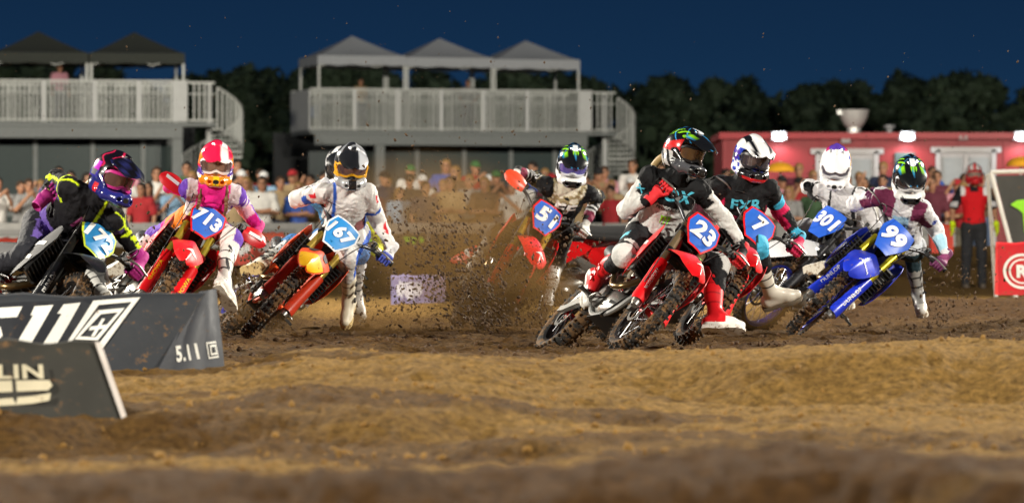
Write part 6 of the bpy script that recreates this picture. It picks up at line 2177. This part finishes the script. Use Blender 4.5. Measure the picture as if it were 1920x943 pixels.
def stair(root, W, zf, hr, gz=.6):
    cx, cy, r0, r1 = W + .72, .95, .12, .98
    n = 22; turn = R(400)
    pts_top, pts_bot = [], []
    tm = MB()
    a0 = R(-90)
    steps = []
    for i in range(n):
        a, b = a0 + turn * i / n, a0 + turn * (i + 1) / n
        z = zf - (zf - gz) * (i + 1) / (n + 1)
        poly = [(cx + r0 * math.cos(a), cy + r0 * math.sin(a), z), (cx + r1 * math.cos(a), cy + r1 * math.sin(a), z), (cx + r1 * math.cos(b), cy + r1 * math.sin(b), z), (cx + r0 * math.cos(b), cy + r0 * math.sin(b), z)]
        MB().prism(poly, (0, 0, -.05), (0, 0, 0)).build('stair_tread', GALV, root, sharp=0)
        m_ = (a + b) / 2
        pts_top.append((cx + r1 * math.cos(m_), cy + r1 * math.sin(m_), z + hr)); pts_bot.append((cx + r1 * math.cos(m_), cy + r1 * math.sin(m_), z + .02))
    r = MB().tube(pts_top, .04, 6).build('stair_rail', GALV, root)
    MB().tube(pts_bot, .035, 6).build('bottom_rail', GALV, r)
    for i in range(n - 1):
        for t in (0, .5):
            p = np.array(pts_bot[i]) * (1 - t) + np.array(pts_bot[i + 1]) * t
            obj('baluster', BALU, GALV, r, Matrix.Translation(p) @ Matrix.Diagonal((1, 1, hr, 1)))
    MB().tube([(cx, cy, gz - .1), (cx, cy, zf + hr)], .09, 10).build('stair_post', PANELW, root)

def tent(label, root_xy, yaw, lx, ly, z0, w, dep, eave, peak, fab, leg_h, group):
    """pop-up canopy on the deck: pyramid roof with valance on four legs"""
    c, s = math.cos(R(yaw)), math.sin(R(yaw))
    ox, oy = root_xy[0] + lx * c - ly * s, root_xy[1] + lx * s + ly * c
    root = empty('canopy_tent', (ox, oy, z0), R(yaw)); tag(root, label, 'canopy', group)
    e, p = eave - z0, peak - z0
    secs = []
    for q in np.linspace(0, 1, 7):
        k = 1 - q; zz = e + (p - e) * (q ** 1.12)
        row = []
        for t in np.linspace(0, 4, 33)[:-1]:
            i = int(t); f = t - i
            co = [(-1, -1), (1, -1), (1, 1), (-1, 1), (-1, -1)]
            x = co[i][0] * (1 - f) + co[i + 1][0] * f; y = co[i][1] * (1 - f) + co[i + 1][1] * f
            sag = .035 * math.sin(math.pi * f) * k * (1 - k) * 4
            row.append((w / 2 + x * w / 2 * k, dep / 2 + y * dep / 2 * k, zz - sag))
        secs.append(row)
    rf = MB().loft(secs, cap=False).build('roof', fab, root, sharp=25)
    v = []
    secs = []
    for t in np.linspace(0, 4, 65)[:-1]:
        i = int(t); f = t - i
        co = [(-1, -1), (1, -1), (1, 1), (-1, 1), (-1, -1)]
        x = co[i][0] * (1 - f) + co[i + 1][0] * f; y = co[i][1] * (1 - f) + co[i + 1][1] * f
        secs.append([(w / 2 + x * w / 2 * 1.003, dep / 2 + y * dep / 2 * 1.003, e + .01), (w / 2 + x * w / 2 * 1.006, dep / 2 + y * dep / 2 * 1.006, e - .30 + .02 * math.sin(f * 20))])
    MB().loft(secs + [secs[0]], closed=False, cap=False).build('valance', fab, root, sharp=30)
    for x, y in ((.04, .04), (w - .04, .04), (w - .04, dep - .04), (.04, dep - .04)):
        MB().box((x, y, e / 2), (.07, .07, e)).build('leg', GALV, root, sharp=0)
    for y in (.06, dep - .06):
        for k in range(3):
            xa, xb = .04 + (w - .08) * k / 3, .04 + (w - .08) * (k + 1) / 3
            MB().bar((xa, y, e - .35 + .25 * (k % 2)), (xb, y, e - .10 - .25 * (k % 2)), .025).build('truss_bar', GALV, root, sharp=0)

W1 = 9.48
r1, st1 = deck('grey two-storey viewing deck with white railing in the middle of the picture', 582, 138.0, W1, 15, 4.40, 1.34, True, (.155, .305, .46, .61, .765), (2.35, W1 - .30), (3.9, 5.5, 7.1, 8.6))
bpy.data.objects.remove(st1); stair(r1, W1, 4.40, 1.30)
o1 = at(582, 462, 138.0)
for k, lab in enumerate(('leftmost of the three white peaked canopies on the middle deck', 'middle one of the three white peaked canopies', 'rightmost of the three white peaked canopies')):
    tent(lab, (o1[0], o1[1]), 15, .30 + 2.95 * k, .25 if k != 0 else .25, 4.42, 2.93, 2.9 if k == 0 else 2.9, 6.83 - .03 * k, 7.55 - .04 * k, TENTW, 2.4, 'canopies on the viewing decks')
W2 = 10.62
o2 = at(-330, 462, 124.5)
r2, st2 = deck('grey two-storey viewing deck at the left with dark canopies', -330, 124.5, W2, 9, 4.30, 1.22, False, (.30, .46, .60, .74, .865), (3.2, W2 - .30), (4.6, 6.2, 7.9, 9.4))
bpy.data.objects.remove(st2); stair(r2, W2, 4.30, 1.20)
for k, lab in enumerate(('dark canopy on the left deck cut by the left edge', 'dark canopy on the left deck farther from the left edge')):
    tent(lab, (o2[0], o2[1]), 9, 4.9 + 2.85 * k, .25, 4.32, 2.80, 2.8, 6.35, 7.05, TENT_DARK, 2.2, 'canopies on the viewing decks')

# a few people and tables up on the decks
def deck_person(px, dd, z, shirt, pose, lab, face=0):
    p = obj('person', POSES[pose]['body'], skin_d); q = at(px, 200, dd); p.location = (q[0], dd, z); p.rotation_euler = (0, 0, R(face))
    tag(p, lab, 'person', 'people up on the decks')
    obj('shirt', POSES[pose]['shirt'], cloth(SHIRT[shirt]), p); obj('trousers', POSES[pose]['trousers'], cloth('#23283a'), p); obj('hair', HAIR['short'], cloth('#1e1712'), p, Matrix.Translation(POSES[pose]['J']['head']))
deck_person(676, 140.2, 4.42, 'tan', 'down', 'person in a tan shirt standing on the middle deck', 30)
deck_person(878, 141.0, 4.42, 'grey', 'hips', 'person in a grey shirt at the centre of the middle deck', -20)
deck_person(112, 126.6, 4.32, 'pink', 'down', 'person in a pink shirt on the left deck', 20)

# ------------------------------------------------------------------ red building at the right
db = 95.0
xl, xr = at(1355, 0, db)[0], 13.2
ztop = at(0, 250, db)[2]
rb = empty('red_building', (xl, db, 0)); tag(rb, 'long low red building lit by wall lamps behind the right-hand crowd', 'building')
REDW = mat('red_wall', S('#7a0d16'), rough=.5, var=.08, vscale=2)
Wb = xr - xl
def lx(px): return at(px, 0, db)[0] - xl
def lz(py): return at(0, py, db)[2]
MB().box((Wb / 2, 2.0, (ztop + .3) / 2), (Wb, 4.0, ztop - .3)).build('wall', REDW, rb)
MB().box((Wb / 2, 1.95, ztop - .12 + .06), (Wb + .16, 4.15, .14)).build('roof_edge', mat('red_trim', S('#8d101a'), rough=.4), rb)
WFR = mat('white_frame', S('#a5a2a2'), rough=.5)
for k in range(9):
    MB().box((.15 + k * 1.02, -.012, (ztop + .3) / 2), (.05, .03, ztop - .32)).build('wall_batten', REDW, rb, sharp=0)
for a, b, t in ((1530, 1646, 284), (1755, 1866, 281)):
    d_ = empty('x') if False else None
    x0, x1, z1, z0 = lx(a), lx(b), lz(t), .62
    door = MB().box(((x0 + x1) / 2, -.02, (z0 + z1) / 2), (x1 - x0 - .1, .05, z1 - z0)).build('door', mat('grey_door', S('#a5a2a4'), rough=.5), rb)
    for (cx, cz, w_, h_) in ((x0 + .04, (z0 + z1) / 2, .10, z1 - z0), (x1 - .04, (z0 + z1) / 2, .10, z1 - z0), ((x0 + x1) / 2, z1 + .0, x1 - x0 + .24, .12), ((x0 + x1) / 2, (z0 + z1) / 2 - .03, .08, z1 - z0 - .1)):
        MB().box((cx, -.06, cz), (w_, .09, h_)).build('door_frame', WFR, door, sharp=0)
    for q in (.27, .73):
        MB().box((x0 + (x1 - x0) * q, -.055, z1 - .48), ((x1 - x0) * .34, .03, .62)).build('door_window', mat('frosted_glass', S('#8e9294'), rough=.25), door, sharp=0)
MB().box((lx(1696), -.03, lz(312)), (.44, .06, .62)).build('window', GLASS, rb, sharp=0)
for (pxx, pyy) in ((1585, 264), (1805, 258)):
    MB().box((lx(pxx), -.06, lz(pyy)), (.20, .10, .11)).box((lx(pxx) - .06, -.13, lz(pyy) + .01), (.05, .06, .06)).box((lx(pxx) + .06, -.13, lz(pyy) + .01), (.05, .06, .06)).build('emergency_light', mat('grey_fitting', S('#9a9494'), rough=.5), rb, sharp=0)
LAMPE = emit_mat('lamp_glow', (.86, .92, 1.0), 60.0)
for pxx, lab in ((1460, 'lit wall lamp right of the blue and white helmet'), (1700, 'lit wall lamp above the green-marked helmet'), (1914, 'lit wall lamp at the right edge')):
    x_, z_ = xl + lx(pxx), lz(257)
    lr = empty('wall_lamp', (x_, db - .02, z_)); tag(lr, lab, 'lamp', 'lamps on the red building')
    MB().box((0, -.08, .02), (.34, .16, .18), taper=.9).build('lamp_housing', mat('lamp_grey', S('#c9cbd0'), rough=.4), lr)
    lb = MB().loft([[(.125 * k_ * math.cos(a_), -.15 - y_, -.01 + .07 * k_ * math.sin(a_)) for a_ in np.linspace(0, 2 * math.pi, 21)[:-1]] for y_, k_ in ((0, 1), (.03, .96), (.055, .8), (.07, .5), (.075, .1))])
    lb.build('lamp_lens', LAMPE, lr, sharp=60)
    ld = bpy.data.lights.new('wall_lamp_light', 'SPOT'); ld.energy = 75; ld.color = (.90, .95, 1.0); ld.spot_size = R(165); ld.spot_blend = .5; ld.shadow_soft_size = .12
    lo_ = bpy.data.objects.new('wall_lamp_light', ld); COL.objects.link(lo_); lo_.parent = lr; lo_.location = (0, -.30, -.05); lo_.rotation_euler = (R(-8), 0, 0)
# rooftop fan
q = at(1601, 246, 96.4)
fr_ = empty('roof_fan', tuple(q)); tag(fr_, 'bright metal exhaust fan standing on the red building roof', 'roof fan')
FANM = mat('fan_metal', S('#cfd0cc'), rough=.4, metal=.5)
MB().lathe([(.0, -.12), (.15, -.12), (.15, .08), (.18, .10), (.22, .14), (.30, .30), (.335, .44), (.345, .47), (.33, .48), (0, .46)], 28, 'z').build('fan_cowl', FANM, fr_)
MB().box((-.33, -.1, .42), (.12, .12, .10)).build('fan_motor_box', FANM, fr_)
MB().lathe([(.19, -.22), (.19, -.12), (.16, -.10)], 20, 'z').build('fan_curb', FANM, fr_)
q = at(1668, 240, 96.4); fr2_ = empty('roof_vent', tuple(q)); tag(fr2_, 'small squat vent on the red building roof right of the fan', 'vent')
MB().lathe([(.0, .08), (.12, .06), (.13, .0), (.07, -.01), (.07, -.15)], 16, 'z').build('vent_cap', mat('vent_metal', S('#77787a'), rough=.5), fr2_)
# two yellow sunshades in the crowd
for pxx, pyy, lab in ((1463, 322, 'yellow sunshade left of the light grey rider'), (1914, 312, 'yellow sunshade at the right edge behind the banner')):
    dd = 84.0; q = at(pxx, pyy, dd); gz = ground_z(q[0], dd)
    r0 = empty('sunshade', (q[0], dd, gz)); tag(r0, lab, 'sunshade', 'yellow sunshades')
    hh = q[2] - gz
    secs = [[(rr * math.cos(a), rr * math.sin(a), hh + zz + .02 * math.sin(a * 4) * rr) for a in np.linspace(0, 2 * math.pi, 17)[:-1]] for rr, zz in ((.30, .0), (.26, .09), (.16, .16), (.03, .19))]
    MB().loft(secs, cap=False).build('canopy', tinted('yellow_cloth', '#e2a11c', rough=.8), r0, sharp=25)
    MB().tube([(0, 0, -.1), (0, 0, hh + .2)], .02, 8).build('pole', GALV, r0)

# ------------------------------------------------------------------ tree line
leafm = mat('night_foliage', S('#4a5c44'), rough=.7, var=.3, vscale=3)
barkm = mat('bark', S('#3a3028'), rough=.9)
def crown_mesh(seed, Rr, H):
    rg = np.random.default_rng(seed)
    cl = []
    for k in range(26):
        a = rg.uniform(0, 2 * math.pi); z = rg.uniform(.15, 1.0); rad = Rr * math.sqrt(max(.05, 1 - ((z - .5) / .62) ** 2)) * rg.uniform(.35, .95)
        cl.append((rad * math.cos(a), rad * math.sin(a), H * z, rg.uniform(.16, .30) * H * .55))
    n = 4200
    cid = rg.integers(0, len(cl), n); c_ = np.array(cl)[cid]
    v = rg.normal(size=(n, 3)); v /= np.linalg.norm(v, axis=1, keepdims=True)
    P_ = c_[:, :3] + v * (c_[:, 3] * rg.uniform(.5, 1.05, n))[:, None]
    u_ = rg.normal(size=(n, 3)); u_ /= np.linalg.norm(u_, axis=1, keepdims=True)
    w_ = np.cross(u_, v); w_ /= np.linalg.norm(w_, axis=1, keepdims=True) + 1e-9
    sz_ = rg.uniform(.18, .42, n)[:, None]
    V = np.stack([P_ - u_ * sz_, P_ - w_ * sz_ * .6, P_ + u_ * sz_, P_ + w_ * sz_ * .6], 1).reshape(-1, 3)
    F = np.arange(4 * n).reshape(n, 4)
    return np_mesh('crown', V, F, smooth=False)
def trunk_mesh(seed, H):
    rg = np.random.default_rng(seed); b = MB()
    b.tube(curve_pts([(0, 0, -.3), (.1, 0, H * .3), (-.1, .1, H * .6), (0, 0, H * .95)], 10), [.32 - .026 * i for i in range(11)] if False else .2, 8)
    for k in range(6):
        a = rg.uniform(0, 6.28); z = H * rg.uniform(.3, .7)
        b.tube([(0, 0, z), (math.cos(a) * 1.6, math.sin(a) * 1.6, z + 1.6)], [.11, .04], 6)
    return b.mesh('trunk', 60)
CR = [crown_mesh(100 + k, 2.9, 7.0) for k in range(4)]; TRK = [trunk_mesh(k, 7.5) for k in range(2)]
profile = [(0, 118), (60, 104), (140, 110), (200, 150), (250, 155), (310, 150), (370, 142), (420, 136), (470, 138), (530, 128), (560, 122), (620, 130), (700, 135), (800, 140), (900, 140), (980, 140), (1040, 146), (1100, 158), (1150, 160), (1200, 154), (1260, 158), (1320, 158), (1380, 162), (1440, 165), (1500, 168), (1550, 162), (1590, 152), (1640, 160), (1690, 146), (1720, 140), (1770, 144), (1830, 152), (1880, 160), (1930, 166)]
ordw = ['first', 'second', 'third', 'fourth', 'fifth', 'sixth', 'seventh', 'eighth', 'ninth', 'tenth', 'eleventh', 'twelfth', 'thirteenth', 'fourteenth', 'fifteenth', 'sixteenth', 'seventeenth', 'eighteenth']
tr = random.Random(3)
px = -150; i = 0
xs = []
while px < 2080:
    xs.append(px); px += tr.uniform(62, 84)
half_n = len(xs) // 2
for i, px in enumerate(xs):
    top = np.interp(px, [a for a, b in profile], [b for a, b in profile]) + tr.uniform(-6, 8)
    dd = 205 + tr.uniform(-14, 22)
    zt = at(px, top, dd)[2]; x_ = at(px, 0, dd)[0]
    hgt = zt - .5
    sc = hgt / 9.4
    r0 = empty('tree', (x_, dd, .45), tr.uniform(0, 6.28)); r0.scale = (sc * 1.15, sc * 1.15, sc)
    w_ = ('%s dark tree of the tree line counting from the left edge' % ordw[i]) if i < half_n else ('%s dark tree of the tree line counting from the right edge' % ordw[len(xs) - 1 - i])
    tag(r0, w_, 'tree', 'trees in the dark tree line')
    obj('crown', CR[i % 4], leafm, r0, Matrix.Translation((0, 0, 2.0)))
    obj('trunk', TRK[i % 2], barkm, r0)
# undergrowth below the crowns
n = 9000
P_ = np.stack([RNG.uniform(-45, 45, n), RNG.uniform(190, 226, n), .5 + RNG.random(n) ** 1.2 * 5.2], 1)
u_ = RNG.normal(size=(n, 3)); u_ /= np.linalg.norm(u_, axis=1, keepdims=True); w_ = np.cross(u_, RNG.normal(size=(n, 3))); w_ /= np.linalg.norm(w_, axis=1, keepdims=True)
V = np.stack([P_ - u_ * .55, P_ - w_ * .4, P_ + u_ * .55, P_ + w_ * .4], 1).reshape(-1, 3)
un = obj('undergrowth', np_mesh('undergrowth', V, np.arange(4 * n).reshape(n, 4), smooth=False), leafm)
tag(un, 'dark undergrowth filling the tree line', 'undergrowth', kind='stuff')

# ------------------------------------------------------------------ floodlight towers that carry the lamps set at the top
for k, (fx, fy, fz, tx, ty, w) in enumerate(FLOODS[:4]):
    r0 = empty('floodlight_tower', (fx, fy, 0)); tag(r0, ('floodlight tower left of the camera', 'floodlight tower right of the camera', 'floodlight tower beyond the left end of the corner', 'floodlight tower beyond the right end of the corner')[k], 'floodlight', 'floodlight towers')
    MB().tube([(0, 0, -.1), (0, 0, fz - .2)], [.22, .12], 12).build('mast', GALV, r0)
    yaw_ = math.atan2(ty - fy, tx - fx)
    back = np.array([math.cos(yaw_), math.sin(yaw_), 0]); sd = np.array([-back[1], back[0], 0])
    MB().bar(np.array([0, 0, fz + .75]) - sd * 1.4 - back * 1.2, np.array([0, 0, fz + .75]) + sd * 1.4 - back * 1.2, .12).bar((0, 0, fz - .25), np.array([0, 0, fz + .75]) - back * 1.2, .14).build('crossarm', GALV, r0)
    for q in (-1.1, -.37, .37, 1.1):
        MB().box(np.array([0, 0, fz + .55]) + sd * q - back * 1.15, (.5, .5, .35)).build('lamp_head', mat('lamp_grey', (0, 0, 0)), r0)

# ------------------------------------------------------------------ thrown dirt
def roost(seed, n, px0, py0, dx, dy, spread, d0, dd, smin, smax, power=1.0):
    rg = np.random.default_rng(seed)
    t = rg.random(n) ** power
    jx, jy = rg.normal(size=n), rg.normal(size=n)
    px_ = px0 + dx * t + jx * spread * (.25 + t); py_ = py0 + dy * t + jy * spread * (.25 + t) * .8
    dist = d0 + rg.normal(size=n) * dd
    P_ = np.stack([(px_ - PCX) / FPX * dist, dist, CAMH + (PCY - py_) / FPX * dist], 1)
    gz = terrain(P_[:, 0], P_[:, 1]); ok = P_[:, 2] > gz + .01
    sz_ = smin + (smax - smin) * rg.random(n) ** 3.5
    dirv = np.stack([np.full(n, dx), np.zeros(n), np.full(n, -dy)], 1) + rg.normal(size=(n, 3)) * 40
    dirv /= np.linalg.norm(dirv, axis=1, keepdims=True)
    return P_[ok], sz_[ok], dirv[ok]
parts = [roost(1, 2100, 930, 612, -110, -170, 60, 32.6, .8, .0018, .012, .8), roost(2, 1400, 990, 612, -260, -90, 50, 33.0, .8, .0018, .011, .8), roost(3, 1500, 1010, 600, -40, -140, 50, 33.2, .6, .002, .010),
         roost(11, 1000, 960, 610, -210, -230, 45, 32.8, .8, .0018, .010, .7), roost(12, 400, 900, 560, -190, -200, 90, 33.4, 1.2, .002, .012),
         roost(4, 1300, 520, 610, -80, -130, 45, 32.6, .8, .0022, .012), roost(5, 380, 700, 590, 90, -110, 90, 33.0, 1.2, .002, .010), roost(6, 420, 1740, 605, 60, -110, 50, 33.6, .8, .0025, .012),
         roost(7, 420, 820, 470, -20, -240, 170, 33, 1.5, .002, .007), roost(8, 260, 1100, 590, -40, -150, 40, 31.5, .8, .002, .009), roost(9, 500, 430, 580, 40, -120, 60, 31.6, 1.0, .002, .011), roost(10, 200, 270, 500, -20, -90, 50, 29.6, 1, .002, .010)]
rg = np.random.default_rng(77)
n = 380
dist = rg.uniform(26, 36, n); px_ = rg.uniform(-20, 1940, n); py_ = 30 + 480 * rg.random(n) ** .8
amb = np.stack([(px_ - PCX) / FPX * dist, dist, CAMH + (PCY - py_) / FPX * dist], 1)
P_ = np.concatenate([p[0] for p in parts] + [amb]); Z_ = np.concatenate([p[1] for p in parts] + [.0016 + .005 * rg.random(n) ** 3]); D_ = np.concatenate([p[2] for p in parts] + [np.tile(np.array([[.3, 0, .95]]), (n, 1))])
fd = obj('flying_dirt', clod_mesh('flying_dirt', P_, Z_, 9, D_), mat('flying_soil', S('#4e3a24'), rough=.9, var=.3, vscale=3, bump=.4))
tag(fd, 'clods and grains of dirt thrown up by the rear wheels', 'dirt', kind='stuff')

def dust(label, c, rad, dens, col='#a07c4c', yaw=0.0, tilt=0.0):
    """cloud of thrown soil: closed ellipsoid with an uneven Principled Volume"""
    bm = bmesh.new(); bmesh.ops.create_icosphere(bm, subdivisions=3, radius=1.0)
    me = bpy.data.meshes.new('dust_cloud'); bm.to_mesh(me); bm.free()
    m = bpy.data.materials.new('dust'); m.use_nodes = True; nt = m.node_tree; nt.nodes.clear(); L = nt.links.new
    out = nt.nodes.new("ShaderNodeOutputMaterial"); pv = nt.nodes.new("ShaderNodeVolumePrincipled")
    pv.inputs["Color"].default_value = (*S(col), 1); pv.inputs["Anisotropy"].default_value = .0
    tc = nt.nodes.new("ShaderNodeTexCoord"); ln = nt.nodes.new("ShaderNodeVectorMath"); ln.operation = 'LENGTH'
    L(tc.outputs["Object"], ln.inputs[0])
    fall = nt.nodes.new("ShaderNodeMapRange"); fall.interpolation_type = 'SMOOTHSTEP'
    fall.inputs["From Min"].default_value = 1.0; fall.inputs["From Max"].default_value = .0; fall.inputs["To Min"].default_value = 0; fall.inputs["To Max"].default_value = 1
    L(ln.outputs["Value"], fall.inputs["Value"])
    nz = nt.nodes.new("ShaderNodeTexNoise"); nz.inputs["Scale"].default_value = 2.6; nz.inputs["Detail"].default_value = 6; nz.inputs["Roughness"].default_value = .65; nz.inputs["Distortion"].default_value = .8
    L(tc.outputs["Object"], nz.inputs["Vector"])
    nm = nt.nodes.new("ShaderNodeMapRange"); nm.inputs["From Min"].default_value = .30; nm.inputs["From Max"].default_value = .80; nm.inputs["To Max"].default_value = 1.9
    L(nz.outputs["Fac"], nm.inputs["Value"])
    mu = nt.nodes.new("ShaderNodeMath"); mu.operation = 'MULTIPLY'; L(fall.outputs[0], mu.inputs[0]); L(nm.outputs[0], mu.inputs[1])
    m2 = nt.nodes.new("ShaderNodeMath"); m2.operation = 'MULTIPLY'; m2.inputs[1].default_value = dens; L(mu.outputs[0], m2.inputs[0])
    L(m2.outputs[0], pv.inputs["Density"]); L(pv.outputs[0], out.inputs["Volume"])
    o = obj('dust_cloud', me, m); o.location = c; o.scale = rad; o.rotation_euler = (0, R(tilt), R(yaw))
    tag(o, label, 'dust', kind='stuff')
dust('dense brown cloud of dirt low down left of the camouflaged rider', tuple(at(925, 560, 32.9)), (.80, .6, .36), 3.6, tilt=-6)
dust('brown dirt spray around the wheel below the camouflaged rider', tuple(at(995, 555, 33.0)), (.50, .45, .40), 4.0)
dust('brown plume of dirt rising behind the wheels', tuple(at(868, 490, 33.0)), (.85, .7, .55), 2.2, tilt=-25)
dust('thin dust hanging above the main spray', tuple(at(800, 410, 33.6)), (1.15, .9, .62), 1.0, '#b08d5e')
dust('dirt spray around the wheel of the orange bike', tuple(at(505, 570, 32.2)), (.5, .6, .30), 4.0)
dust('dirt spray behind the foot of the white-clad rider', tuple(at(720, 600, 32.6)), (.55, .6, .18), 2.2)
dust('dirt spray left of the blue bike', tuple(at(1440, 590, 33.2)), (.55, .6, .16), 1.2)
